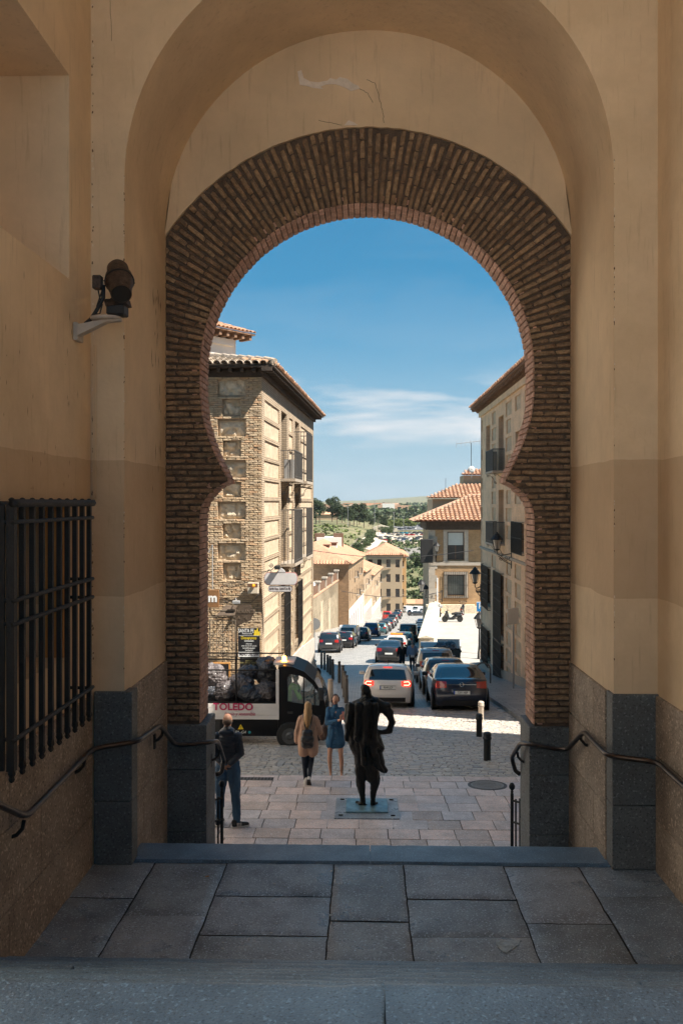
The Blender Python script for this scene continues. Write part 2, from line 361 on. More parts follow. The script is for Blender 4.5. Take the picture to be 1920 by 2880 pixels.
CRACK = mat('crack_dark', (.10, .055, .03), bump=0)
GRW = granite('granite_dado', (.32, .255, .195), rough=.75, scale=48, stain=.6, stc=(.12, .085, .065), isl=.12)
GRD = granite('granite_dark', (.115, .128, .132), rough=.6, scale=50, stain=.5, stc=(.07, .065, .06), isl=.1)
GRS = granite('granite_slab', (.27, .32, .365), rough=.34, scale=80, stain=.8, stc=(.085, .078, .072), isl=[(.62, .68, .76), (1.05, .95, .85), (.8, .88, .98), (1.15, 1.05, 1.0), (.75, .72, .68)], bump=.45)
GRT = granite('granite_tread', (.14, .22, .31), rough=.40, scale=95, stain=.55, bump=.35, dark=.4, light=1.9)
GRP = granite('granite_plaza', (.66, .59, .56), rough=.42, scale=70, stain=.4, isl=[(.78, .8, .86), (1.15, .95, .85), (.95, .93, .95), (1.25, 1.05, .95), (.72, .62, .55)], bump=.3)
MORT = mat('dark_mortar', (.125, .09, .066), rough=.95, var=.3, sc=8, bump=.5, bs=60)
JOINT = mat('joint_dirt', (.03, .027, .024), rough=.95, var=.3, sc=8, bump=.4)
BRA = mat('arch_brick', (.31, .215, .135), rough=.92, var=.4, sc=18, bump=.9, bs=45, isl=[(.8, .78, .78), (.82, .76, .72), (.95, .92, .9), (1.1, 1.05, .98), (.9, .84, .78), (1.35, 1.3, 1.2), (.85, .85, .85)], stain=.75, stc=(.14, .10, .075))
BRS = mat('soffit_brick', (.60, .37, .27), rough=.85, var=.22, sc=12, bump=.5, bs=50, isl=[(.75, .72, .7), (1.0, 1.0, 1.0), (.88, .8, .74), (1.2, 1.2, 1.22)])
IRON = mat('black_iron', (.014, .013, .0125), rough=.6, var=.4, sc=20, bump=.2, bs=80, metal=.0, stain=.25, stc=(.04, .027, .02))
RAIL = mat('bronze_rail', (.06, .045, .038), rough=.3, var=.4, sc=12, bump=.05, metal=.6)
DARK = mat('dark_interior', (.02, .017, .015), bump=0, var=.1)
WOODO = mat('orange_wood', (.62, .30, .09), rough=.6, var=.2, sc=4, streak=.2)
UB = [unit('brick', BRA, .12, .07, k) for k in range(5)]
US = [unit('soffit_brick', BRS, .06, .03, 10 + k) for k in range(4)]
ZC = 3.19 + (HY - 1040) / 264.95; XC = .017; RI = 467.5 / 264.95; RO = 556 * 1.2245 / 264.95
YA, YB = 9.70, 10.19
XL, XR = -2.12, 2.17; NL, NR = -2.42, 2.55
def arch_halfwidth(z):
    y = HY - (z - 3.19) * 264.95
    tb = [(1040, 467.5), (1110, 467.5), (1170, 461), (1230, 444), (1280, 424), (1322, 403), (1352, 387), (1353, 388), (1366, 415), (1380, 431), (1391, 443), (1406, 453), (1420, 461), (1445, 467), (1470, 468), (2500, 468)]
    if y <= 1040: return sqrt(max(0, RI ** 2 - (z - ZC) ** 2))
    for (a, wa), (b, wb) in zip(tb, tb[1:]):
        if y <= b: return (wa + (wb - wa) * (y - a) / (b - a)) / 264.95
    return 468 / 264.95
gate = empty('gate_building', (0, 8, 0), label='ochre plastered gateway building around the horseshoe brick arch', cat='building')
gate.location = (0, 0, 0)
# near bay, side walls with the window holes
ML = fr((NL, 0, 0), (0, 1, 0), (1, 0, 0)); MR = fr((NR, 0, 0), (0, 1, 0), (-1, 0, 0))
def wallslab(name, M, W, z0, z1, holes, u0, thick):
    o = facade(name, PLAST, gate, M, W, z0, z1, holes, u0)
    return o
wallslab('wall', ML, 8.03, 0.0, 9.3, [(5.75, 7.43, 1.93, 3.16, .55), (4.6, 7.44, 5.03, 6.70, .8)], 2.6, 1)
mb = MB(); mb.box(-3.3, -2.42, -3.2, 2.59, 0, 9.6); mb.build('unseen_bounce_wall', mat('pale_grey_render', (.62, .64, .66), rough=.9), gate)  # unseen wall added in cool grey to tone down the warm bounce
wallslab('wall', MR, 8.03, 0.0, 9.3, [], -0.2, 1)
mb = MB(); mb.box(-5.2, -3.3, -3.2, 10.1, -2, 12); mb.box(3.3, 5.2, -0.2, 10.1, -2, 9.6); mb.box(-5.2, 5.2, 2.6, 9.6, 9.3, 12)  # rear wall ends and roof gap, out of view, shaped for the light
mb.box(-3.3, -2.42, 4.5, 4.6, 4.9, 6.8); mb.build('wall', PLAST, gate)
mb = MB(); mb.box(-3.29, -3.22, 4.6, 7.44, 5.03, 6.7); mb.build('wall', PLAST, gate)
mb = MB(); mb.box(-3.05, -2.98, 5.7, 7.5, 1.8, 3.3); mb.build('interior_shade_panel', DARK, gate)  # dark sheet, shade of the interior put into its colour
mb = MB(); mb.box(-2.6, -2.45, 7.385, 7.43, 1.93, 3.16); mb.build('window_jamb', WOODO, gate)  # orange colour holds the lit strip on the wooden jamb
# transverse arch + barrel vault + side walls of the deep bay (one solid)
RV = (XR - XL) / 2; XV = (XR + XL) / 2; ZV = 6.05
def vault_pts(r, n=48, z0=-2.0): return [(XV - r, z0)] + [(XV - r * cos(pi * i / n), ZV + r * sin(pi * i / n)) for i in range(n + 1)] + [(XV + r, z0)]
def arch_solid(inner, X0, X1, ztop, y0, y1, name, m, parent):
    """inner: open profile from left foot over the top to right foot"""
    n = len(inner); vs = []; fs = []; outer = []
    for (x, z) in inner:
        dx, dz = x - XV, z - 4.0
        if z <= 4.2: outer.append((X0 if x < XV else X1, z))
        else:
            k = 1e9
            if dx < 0: k = min(k, (X0 - XV) / dx)
            elif dx > 0: k = min(k, (X1 - XV) / dx)
            if dz > 0: k = min(k, (ztop - 4.0) / dz)
            outer.append((XV + dx * k, 4.0 + dz * k))
    for y in (y0, y1): vs += [(x, y, z) for x, z in inner] + [(x, y, z) for x, z in outer]
    for i in range(n - 1):
        fs += [(i, i + 1, n + i + 1, n + i), (2 * n + i, 3 * n + i, 3 * n + i + 1, 2 * n + i + 1), (i, 2 * n + i, 2 * n + i + 1, i + 1)]
    mb = MB(); mb.add(vs, fs); return mb.build(name, m, parent, smooth=radians(30))
inner = vault_pts(RV)
inner = inner[:1] + [(inner[1][0], z) for z in (0, 2, 4, 5)] + inner[1:-1] + [(inner[-2][0], z) for z in (5, 4, 2, 0)] + inner[-1:]
arch_solid(inner, -3.3, 3.4, 9.6, 8.03, 9.72, 'vault', PLAST, gate)
# brick arch wall (mortar core) with the horseshoe opening
prof = []
zz = [-2.0, .835] + [.9 + i * .08 for i in range(int((ZC - .9) / .08))]
ycusp = 3.19 + (HY - 1352.5) / 264.95
zz = sorted(set([z for z in zz if abs(z - ycusp) > .03] + [ycusp - .002, ycusp + .002] + [3.19 + (HY - y) / 264.95 for y in (1366, 1380, 1391, 1406, 1420, 1445)]))
left = [(XC - arch_halfwidth(z) - .012, z) for z in zz]
top = [(XC - (RI + .012) * cos(pi * i / 64), ZC + (RI + .012) * sin(pi * i / 64)) for i in range(65)]
right = [(XC + arch_halfwidth(z) + .012, z) for z in reversed(zz)]
prof = left + top + right
arch_solid(prof, -3.4, 3.5, 12.5, YA + .015, YB, 'arch_core', MORT, gate)
mb = MB(); mb.box(-9, -3.4, 9.9, YB, -3, 13); mb.box(3.5, 9, 9.9, YB, -3, 13); mb.build('wall', PLAST, gate)
# tympanum plaster between the extrados and the vault
n = 60; a0 = math.asin(min(1, 0)); vs = []; fs = []
ti = []; to = []
for i in range(n + 1):
    x = XV - RV + 2 * RV * i / n; ti.append((x, ZC + sqrt(max(0, RO ** 2 - (x - XC) ** 2)) + .012 * noise.noise(Vector((x * 9, 0, 0))))); to.append((x, ZV + sqrt(max(0, RV ** 2 - (x - XV) ** 2)) + .02))
for (x, z) in ti + to: vs.append((x, 9.675, z))
for (x, z) in ti: vs.append((x, 9.72, z))
for i in range(n): fs += [(i, i + 1, n + 2 + i, n + 1 + i), (i, 2 * n + 2 + i, 2 * n + 3 + i, i + 1)]
mb = MB(); mb.add(vs, fs); mb.build('tympanum', PLAST, gate)
# chipped patch and cracks on the tympanum
def Ty(px, py): p = atY(px, py, 9.66); return (p.x, p.z)
pts = [(683, 163), (692, 160), (697, 178), (712, 186), (730, 188), (752, 184), (758, 178), (772, 182), (780, 176), (797, 180), (812, 192), (823, 196), (826, 202), (806, 208), (790, 199), (770, 192), (748, 193), (735, 198), (742, 203), (720, 201), (704, 196), (688, 194)]
mb = MB(); mb.prism([Ty(x * 1.2245, y * 1.2245) for x, y in pts], 9.668, 9.676); mb.build('plaster_chip', PLCHIP, gate)
pts = [(790, 287), (800, 275), (812, 280), (822, 286)]
mb = MB(); mb.prism([Ty(x * 1.2245, y * 1.2245) for x, y in pts], 9.668, 9.676); mb.build('plaster_chip', PLCHIP, gate)
def crack(pts, r=.0028, y=9.674):
    out = []
    for (a, b), (c, d) in zip(pts, pts[1:]):
        for k in range(5):
            t = k / 5; out.append(((a + (c - a) * t) * 1.2245 + rnd.uniform(-1.6, 1.6), (b + (d - b) * t) * 1.2245 + rnd.uniform(-1, 1)))
    mbk.tube([(Ty(px, py)[0], y, Ty(px, py)[1]) for px, py in out], r, 4)
for cr_ in ([(842, 182), (862, 190), (868, 215), (874, 235), (880, 262), (881, 286)], [(730, 275), (760, 281), (790, 287)], [(826, 202), (845, 213), (860, 240)]): mbk = MB(); crack(cr_, .0022); mbk.build('crack', CRACK, gate)
# --- brick face: radial voussoirs above the centre, level courses below
cells = []
K = 90
for i in range(K):
    a = pi * (i + .5) / K; r = RI + rnd.uniform(-.004, .01); off = rnd.choice((.12, .24, .18)) if i % 2 else .25
    while r < RO - .03:
        ln = off if r < RI + .05 else rnd.uniform(.2, .29); ln = min(ln, RO - r)
        if ln < .07: break
        rm = r + ln / 2; x = XC - rm * cos(a); z = ZC + rm * sin(a)
        if XL - .03 < x < XR + .03:
            cells.append(((-z), T(x, YA + .042 + rnd.uniform(-.004, .004), z) @ R(-(pi / 2 - a) if 0 else (a - pi / 2), 'Y') @ R(0, 'Y') @ S(.041 + .012 * (rm - RI), .10, ln - .018)))
        r += ln; off = .25
pitch = .0625; z = ZC - pitch / 2; row = 0
while z > .835 + .02:
    hw = arch_halfwidth(z)
    for sgn in (-1, 1):
        lim = (XC - XL) if sgn < 0 else (XR - XC); r = hw + .004; first = True
        while r < lim:
            ln = (.13 if row % 2 else .26) if first else rnd.uniform(.22, .30); first = False
            ln = min(ln, lim - r + .02); x = XC + sgn * (r + ln / 2)
            if ln > .04: cells.append(((abs(z - 3)), T(x, YA + .042 + rnd.uniform(-.004, .004), z + rnd.uniform(-.003, .003)) @ R(rnd.uniform(-.012, .012), 'Y') @ S(ln - .02, .10, .041 + rnd.uniform(-.002, .002))))
            r += ln
    z -= pitch; row += 1
cells.sort(key=lambda c: c[0])
cells = [c[1] for c in cells]
lay(gate, 'brick', cells, UB, 300, 'brickwork')
# soffit bricks along the profile
full = [(XC - arch_halfwidth(z), z) for z in [.84 + .03 * i for i in range(int((ZC - .84) / .03))]] + [(XC - RI * cos(pi * i / 90), ZC + RI * sin(pi * i / 90)) for i in range(91)]
fullr = [(2 * XC - x, z) for x, z in full[:-91]][::-1]
path = full + fullr
acc = []; d = 0; cells = []; target = .03; sp = .064
for (x0, z0), (x1, z1) in zip(path, path[1:]):
    seg = sqrt((x1 - x0) ** 2 + (z1 - z0) ** 2)
    while target <= d + seg:
        t = (target - d) / seg if seg else 0; x = x0 + (x1 - x0) * t; z = z0 + (z1 - z0) * t; ang = atan2(z1 - z0, x1 - x0)
        acc.append((x, z, ang)); target += sp
    d += seg
for i, (x, z, ang) in enumerate(acc):
    ys = [YA + .012, YA + .17, YA + .33, YB] if i % 2 else [YA + .012, YA + .09, YA + .25, YA + .41, YB]
    for y0, y1 in zip(ys, ys[1:]):
        # normal points to the opening; brick sits outside the profile
        nx, nz = sin(ang), -cos(ang)
        cells.append(T(x - nx * .045 + rnd.uniform(-.003, .003), (y0 + y1) / 2, z - nz * .045) @ R(-ang, 'Y') @ S(.054, (y1 - y0) - .010, .10))
lay(gate, 'soffit_brick', cells, US, 0, 'soffit_brickwork')
# granite bases of the arch piers and pilasters
def stones(x0, x1, y0, y1, zs, m, parent=gate, name='granite_block', b=.006):
    for za, zb in zip(zs, zs[1:]):
        mb = MB(); mb.bbox(x0, x1, y0, y1, za + .003, zb - .003, b); mb.build(name, m, parent)
stones(-2.11, XC - 468 / 264.95 + .075, YA - .045, YB + .03, [-1.9, -.9, -.3, .36, .835], GRD)
stones(XC + 468 / 264.95 - .055, 2.175, YA - .045, YB + .03, [-1.9, -.9, -.3, .33, .835], GRD)
stones(-2.385, -2.045, 8.0, 8.2, [0, .56, 1.53], GRD); stones(2.15, 2.56, 8.0, 8.2, [0, .56, 1.53], GRD)
def dado(x, sgn, y0, y1, rows, step, z1, name='granite_panel'):
    mb = MB(); mb.box(min(x, x + sgn * .016), max(x, x + sgn * .016), y0, y1, rows[0], rows[-1] - .01); mb.build('joint_mortar', JOINT, gate)
    for k, (za, zb) in enumerate(zip(rows, rows[1:])):
        ys = [y0]; y = y0 + (step * (.55 if k % 2 else 1))
        while y < y1 - .15: ys.append(y); y += step
        ys.append(y1)
        for a, b in zip(ys, ys[1:]):
            mb = MB(); d = .03; xx = (x - .02, x + d) if sgn > 0 else (x - d, x + .02)
            mb.bbox(xx[0], xx[1], a + .004, b - .004, za + .004, zb - .004, .004); mb.build(name, GRW, gate)
dado(NL, 1, 5.0, 8.0, [-.02, .45, 1.0, 1.5], 1.1, 0); dado(NR, -1, 5.0, 8.0, [-.02, .45, 1.0, 1.52], 1.15, 0)
dado(XL, 1, 8.2, 9.66, [-1.9, -.9, -.35, .10, .49, 1.0, 1.52], .75, 0); dado(XR, -1, 8.2, 9.66, [-1.9, -.9, -.35, .10, .49, 1.0, 1.52], .75, 0)
mb = MB(); mb.box(-3.3, -2.05, 9.72, 10.2, -3, 0); mb.build('wall', GRW, gate)
# conduit and edge damage down the left inner corner
pipe = MB()
for dx, pts in ((0, [(240, 970), (243, 1000), (243, 1380), (238, 1398), (228, 1404)]), (.018, [(246, 972), (249, 1000), (249, 1384), (240, 1402)])):
    pipe.tube([(-2.385 + dx, 8.0, atY(px, py, 8.0).z) for px, py in pts], .008, 6)
tag(pipe.build('cable_conduit', PLAST, None, smooth=True), 'thin painted cable conduits running down the corner under the spotlight bracket', 'conduit')
# ragged edge damage, rust runs and scuffs on the plaster
CHD = mat('plaster_scar', (.80, .68, .55), rough=.95, bump=.2); RUN = mat('rust_run', (.12, .06, .03), rough=.9, bump=0)
def scar(mb, P, U, V, s, rr):
    n = 9; a0 = rr.random(); mb.add([tuple(P + U * (s * cos(2 * pi * i / n) * rr.uniform(.3, 1)) + V * (s * rr.uniform(.8, 2.2) * sin(2 * pi * i / n))) for i in range(n)], [tuple(range(n))])
rr = random.Random(11); m1, m2 = MB(), MB(); X_, Y_, Z_ = Vector((1, 0, 0)), Vector((0, 1, 0)), Vector((0, 0, 1))
for i in range(90):
    z = 1.6 + 7 * rr.random() ** 1.3; (m1 if rr.random() < .4 else m2).add(*(lambda q: (q.v, q.f))((lambda q: (scar(q, Vector((NL + .012 + .012 * rr.random(), 8.026, z)), X_, Z_, rr.uniform(.003, .010), rr), q)[1])(MB())))
for i in range(60):
    z = 1.6 + 4.5 * rr.random(); scar(m1 if rr.random() < .6 else m2, Vector((XL - .004 * rr.random(), 8.026, z)), X_, Z_, rr.uniform(.003, .008), rr); scar(m1 if rr.random() < .6 else m2, Vector((XR + .004, 8.026, z + .1)), X_, Z_, rr.uniform(.003, .008), rr)
for i in range(70): z = .9 + 3.9 * rr.random(); scar(m1 if rr.random() < .7 else m2, Vector((XL + .004, 9.64 - .01 * rr.random(), z)), Y_, Z_, rr.uniform(.004, .012), rr); scar(m1 if rr.random() < .7 else m2, Vector((XR - .004, 9.64, z)), Y_, Z_, rr.uniform(.004, .010), rr)
for i in range(26):
    y = rr.uniform(9.05, 9.5); z = 5.4 - 2.2 * rr.random() ** 1.5; P_ = Vector((XL + .003, y, z)); ln = rr.uniform(.03, .22); m2.add([tuple(P_ + Y_ * .004), tuple(P_ + Y_ * .012 - Z_ * ln * .5), tuple(P_ - Z_ * ln), tuple(P_ - Y_ * .006 - Z_ * ln * .4)], [(0, 1, 2, 3)])
for i in range(30):
    y = rr.uniform(5.9, 7.9); z = rr.uniform(3.3, 5.0); P_ = Vector((NL + .003, y, z)); ln = rr.uniform(.01, .09); m2.add([tuple(P_), tuple(P_ + Y_ * .005 - Z_ * ln * .5), tuple(P_ - Z_ * ln), tuple(P_ - Y_ * .003 - Z_ * ln * .4)], [(0, 1, 2, 3)])
m1.build('plaster_chips', CHD, gate, kind='stuff'); m2.build('rust_runs', RUN, gate, kind='stuff')
def wallcrack(pts, nrm, r=.0022):
    o_ = []
    for a, b in zip(pts, pts[1:]):
        for k in range(6): t = k / 6; o_.append(Vector(a) * (1 - t) + Vector(b) * t + Vector((0 if nrm == 'x' else rr.uniform(-.008, .008), 0 if nrm == 'y' else rr.uniform(-.008, .008), rr.uniform(-.006, .006))))
    q = MB(); q.tube(o_, r, 4); q.build('crack', CRACK, gate)
wallcrack([(NL + .16, 8.028, 8.6), (NL + .2, 8.028, 8.1), (NL + .17, 8.028, 7.7), (NL + .19, 8.028, 7.2)], 'y', .0015)
# ---------------------------------------------------------------- landing, steps
land = empty('landing', label='stone slab landing under the arch', kind='structure')
mb = MB(); mb.box(-2.44, 2.58, 6.1, 8.12, -.3, -.022); mb.build('slab_bed', JOINT, land)
cols = [(-2.45, -1.86, [7.35]), (-1.86, -1.22, [7.05]), (-1.22, -.27, [7.42, 6.75]), (-.27, .34, [7.0]), (.34, 1.22, [7.40, 6.76]), (1.22, 1.88, [7.0]), (1.88, 2.6, [7.48])]
for (a, b, js) in cols:
    ys = [5.9] + sorted(js) + [8.1]; 
    for y0, y1 in zip(ys, ys[1:]):
        g = .006; bm = bmesh.new(); x0, x1 = a + g, b - g; nx, ny = 14, 14; grid = []
        sk0 = (a if abs(a) < 2.4 else 0) * .0; 
        for i in range(nx + 1):
            rowv = []
            for j in range(ny + 1):
                x = x0 + (x1 - x0) * i / nx; y = y0 + g + (y1 - y0 - 2 * g) * j / ny
                e = min(x - x0, x1 - x, y - y0 - g, y1 - g - y); z = -.0 + .006 * noise.noise(Vector((x * 1.7, y * 1.7, 1))) + .003 * noise.noise(Vector((x * 9, y * 9, 4)))
                wob = .009 * noise.noise(Vector((x * 3.1, y * 3.1, 9))) + .006 * noise.noise(Vector((x * 14, y * 14, 3)))
                if e < .008: z -= .012
                elif e < .03: z -= .002
                # world-continuous wobble keeps joints parallel; skew follows the photo's converging joints
                rowv.append(bm.verts.new((x + wob + .05 * x * (8.1 - y) * .06, y + wob * .8, z)))
            grid.append(rowv)
        for i in range(nx):
            for j in range(ny): bm.faces.new((grid[i][j], grid[i + 1][j], grid[i + 1][j + 1], grid[i][j + 1]))
        bmesh.ops.translate(bm, verts=bm.verts, vec=(0, 0, rnd.uniform(-.004, .003)))
        me = bpy.data.meshes.new('paving_slab'); bm.to_mesh(me); bm.free(); me.materials.append(GRS); me.polygons.foreach_set('use_smooth', [True] * len(me.polygons)); link('paving_slab', me, land)
GUM = mat('gum_spot', (.45, .45, .44), rough=.8, bump=0); CEM = mat('cement_patch', (.36, .44, .50), rough=.8, var=.25, sc=30, bump=.6)
rr = random.Random(3)
for i in range(16):
    x, y = rr.uniform(-1.9, 2.0), rr.uniform(6.4, 8.0); mb = MB(); mb.prism([(x + rr.uniform(.6, 1.2) * .012 * cos(a * pi / 4), y + rr.uniform(.6, 1.2) * .012 * sin(a * pi / 4)) for a in range(8)], .006, .0085, 'z'); mb.build('gum_spot', GUM, land)
def flr(px, py): r = ray(px, py); t = -CAMZ / r.z; return (CAM.x + r.x * t, CAM.y + r.y * t)
mb = MB(); mb.prism([flr(px, py) for px, py in ((1392, 2648), (1462, 2645), (1458, 2660), (1440, 2672), (1424, 2682), (1408, 2676), (1396, 2660))], .004, .0095, 'z'); mb.build('cement_patch', CEM, land)
cb = flr(578, 2469); mb = MB(); mb.tube([(cb[0], cb[1], .011), (cb[0] + .028, cb[1] + .01, .011)], .004, 6); tag(mb.build('cigarette_butt', WOODO), 'orange cigarette butt lying on the left side of the landing', 'cigarette butt')
def wornstep(name, x0, x1, y0, y1, z0, z1, m, parent, b=.018, wear=.006, front='-', n=60):
    """tread block with a rounded, slightly chipped nosing at y1 (far side)"""
    prof = [(y0, z0), (y0, z1), (y1 - b * 2, z1), (y1 - b * .8, z1 - b * .12), (y1 - b * .25, z1 - b * .5), (y1, z1 - b * 1.1), (y1, z0)]
    vs = []; fs = []; k = len(prof)
    for i in range(n + 1):
        x = x0 + (x1 - x0) * i / n
        for j, (y, z) in enumerate(prof):
            q = noise.noise(Vector((x * 5, z1 * 13, 0))) + .6 * noise.noise(Vector((x * 17, z1 * 13, 3))); 
            d = wear * q if j in (2, 3, 4, 5) else 0
            vs.append((x, y + d, z - abs(d) * (1.0 if j in (3, 4) else .3)))
    for i in range(n):
        for j in range(k - 1): fs.append((i * k + j, i * k + j + 1, (i + 1) * k + j + 1, (i + 1) * k + j))
    fs += [tuple(range(k)), tuple(range(n * k + k - 1, n * k - 1, -1))]
    mb = MB(); mb.add(vs, fs); return mb.build(name, m, parent, smooth=radians(40))
for (a, b) in ((-2.2, .045), (.055, 2.3)): wornstep('nosing_stone', a, b, 8.115, 8.52, -.17, .012, GRT, land)
st = empty('entrance_steps', label='granite steps rising to the square behind the camera', kind='structure')
rz = 1.59 / 10
for k in range(10):
    z = 1.59 - rz * k; y1 = 3.05 + .337 * k + (.0 if k else .02); y0 = y1 - .36 if k else -3.2
    jx = [.06, -.9, 1.1, .3, -1.4, .8, -.3, 1.5, -.7, .2][k]
    wornstep('step', -2.46, jx - .006, y0, y1, z - .18, z + rnd.uniform(-.004, .004), GRT, st, b=.022, wear=.010)
    wornstep('step', jx + .006, 2.62, y0, y1, z - .18, z + rnd.uniform(-.004, .004), GRT, st, b=.022, wear=.010)
mb = MB(); mb.box(-2.46, 2.62, -3.2, 3.0, 0, 1.45); mb.build('step_core', JOINT, st)
st2 = empty('lower_steps', label='granite steps going down through the arch', kind='structure')
for k in range(11):
    z = -.163 * (k + 1); y0 = 8.5 + .335 * k; wornstep('step', -2.05 if y0 < 9.6 else -6, 2.17 if y0 < 9.6 else 6, y0, y0 + .34, z - .17, z, GRT, st2, n=20)
# ---------------------------------------------------------------- ground profile
GP = [(8, -1.75), (12.1, -1.72), (17.5, -2.03), (17.56, -2.15), (30, -3.62), (45, -5.5), (62, -7.6), (150, -17), (262, -27.6)]
def zprof(tab, y):
    if y <= tab[0][0]: return tab[0][1]
    for (a, za), (b, zb) in zip(tab, tab[1:]):
        if y <= b: return za + (zb - za) * (y - a) / (b - a)
    return tab[-1][1]
def gz(y): return zprof(GP, y)
def imgz(D, y): return CAMZ - (y - HY) / F * D
# plaza slabs
plz = empty('plaza_paving', label='square granite slabs of the upper pavement beyond the steps', kind='structure')
mb = MB(); mb.add([(-9, 12.1, gz(12.1) - .02), (9, 12.1, gz(12.1) - .02), (9, 17.5, gz(17.5) - .02), (-9, 17.5, gz(17.5) - .02), (-9, 17.5, gz(17.5) - .5), (9, 17.5, gz(17.5) - .5)], [(0, 1, 2, 3), (3, 2, 5, 4)])
mb.build('slab_bed', mat('plaza_joint', (.11, .085, .065), rough=.9, bump=.3), plz)
UP = [unit('paving_slab', GRP, .012, .006, 30 + k) for k in range(4)]
sl = (gz(17.5) - gz(12.1)) / 5.4; cells = []
mb = MB(); mb.add([(-1, 14.2, gz(14.2) - .006), (1.1, 14.2, gz(14.2) - .006), (1.1, 16.3, gz(16.3) - .006), (-1, 16.3, gz(16.3) - .006)], [(0, 1, 2, 3)]); mb.build('paving_slab', GRP, plz)
y = 12.1; row = 0
while y < 17.45:
    h = min(.5, 17.5 - y) if y < 16.9 else 17.5 - y
    x = -5.2 + (row % 3) * .03
    while x < 5.2:
        wd = .5 + rnd.uniform(-.03, .04); cx, cy = x + wd / 2, y + h / 2
        if not (-.50 < cx < .57 and 14.62 < cy < 15.88):
            cells.append((abs(cx), T(cx, cy, gz(cy) - .04 + rnd.uniform(-.003, .003)) @ R(atan(sl), 'X') @ R(rnd.uniform(-.004, .004), 'Z') @ S(wd - .014, h - .014, .08)))
        x += wd
    y += h; row += 1
cells.sort(key=lambda c: c[0]); lay(plz, 'paving_slab', [c[1] for c in cells], UP, 260)
# street sheet
COB = brickmat('cobble_paving', (.50, .47, .43), (.38, .36, .33), (.10, .09, .08), bw=.24, rh=.14, ms=.016, uv=False, rough=.42, bump=.9, warp=.05, stain=.35, msm=.6)
ys = [8, 12, 17.4, 17.56] + [18 + 2 * i for i in range(123)]; vs = []; fs = []
xs = [-14, -7, 0, 7, 14, 22]
def sx(y): return .079 * max(0, y - 45)
for yy in ys:
    for x in xs: vs.append((x + sx(yy), yy, gz(yy) - .03 if yy > 17.5 else gz(yy) - .25))
for i in range(len(ys) - 1):
    for j in range(len(xs) - 1): fs.append((i * 6 + j, i * 6 + j + 1, i * 6 + 7 + j, i * 6 + 6 + j))
mb = MB(); mb.add(vs, fs); tag(mb.build('street', COB), 'cobbled street running downhill', kind='structure')
COBS = mat('cobble_stone', (.45, .42, .385), rough=.38, var=.25, sc=9, bump=.35, bs=40, isl=[(.7, .72, .78), (1.0, 1.0, 1.0), (1.2, 1.1, 1.0), (.85, .8, .76), (1.35, 1.3, 1.25)])
UC = [unit('cobble', COBS, .13, .045, 50 + k, 2) for k in range(5)]
cells = []; y = 17.62; row = 0
sl2 = -.1182
while y < 31.5:
    d = .125 + rnd.uniform(-.008, .008); x = -5.4 + rnd.uniform(0, .2)
    while x < 4.45 if y > 20 else x < 6.5:
        wd = rnd.uniform(.13, .22); yy = y + .06 * sin(x * 1.3 + 1) + .05 * sin(x * .5 + y * .3)
        diag = abs((x - .85) - (yy - 17.6) * .16 - .5 * max(0, (yy - 21.5)) * .3)
        band = diag < .24
        if band: wd = .26
        cells.append((yy + abs(x) * .3, T(x + wd / 2, yy, gz(yy) - .035 + rnd.uniform(-.006, .006)) @ R(sl2, 'X') @ R(rnd.uniform(-.06, .06), 'Z') @ S(wd - .013, d - .012, .08)))
        x += wd
    y += d; row += 1
cells.sort(key=lambda c: c[0])
cob = empty('cobbles', label='grey setts of the cobbled street', kind='structure')
lay(cob, 'cobble', [c[1] for c in cells], UC, 300, 'cobble_field')
# right-hand pavement with kerb
PAVE = brickmat('pavement_planks', (.42, .39, .36), (.33, .31, .29), (.05, .045, .04), bw=1.1, rh=.42, ms=.014, uv=False, rough=.42, bump=.5, stain=.3)
mb = MB(); ysr = [20 + i for i in range(0, 35)]
for a, b in zip(ysr, ysr[1:]): mb.add([(4.75 + .02 * (a - 20) * .3, a, gz(a) + .10), (6.85, a, gz(a) + .10), (6.85, b, gz(b) + .10), (4.75 + .02 * (b - 20) * .3, b, gz(b) + .10)], [(0, 1, 2, 3)])
pv = tag(mb.build('pavement', PAVE), 'right-hand pavement', kind='structure')
KERB = granite('kerb_stone', (.30, .28, .26), rough=.5, scale=60, isl=.15)
uk = [unit('kerb', KERB, .03, .02, 71)]
lay(pv, 'kerb', [T(4.66 + .006 * (a - 20), a + .5, gz(a + .5) + .02) @ R(sl2, 'X') @ S(.16, .985, .18) for a in ysr[:-1]], uk, 60)
# left pavement behind the bollards
mb = MB(); 
for a in range(28, 60, 2):
    mb.add([(-3.2 + .045 * (a - 28), a, gz(a) + .01), (-.75 - .072 * (a - 33), a, gz(a) + .01), (-.75 - .072 * (a - 31), a + 2, gz(a + 2) + .01), (-3.2 + .045 * (a - 26), a + 2, gz(a + 2) + .01)], [(0, 1, 2, 3)])
tag(mb.build('pavement', PAVE), 'left-hand pavement', kind='structure')
# terrace
zt = -7.0
TERR = mat('terrace_concrete', (.38, .355, .32), rough=.85, var=.12, sc=2, bump=.3, bs=20, stain=.3)
mb = MB(); mb.prism([(4.0, 62.5), (6.7, 54.3), (16, 54.3), (16, 92), (6.6, 92)], -20, zt, 'z'); tag(mb.build('terrace', TERR), 'raised terrace', kind='structure')
mb = MB(); mb.add([(4.0, 62.5, zt - .0), (6.7, 54.3, zt + .0), (6.9, 46, gz(46)), (3.6, 56, gz(56))], [(0, 1, 2, 3)]); tag(mb.build('ramp', PAVE), 'ramp up to the terrace', kind='structure')
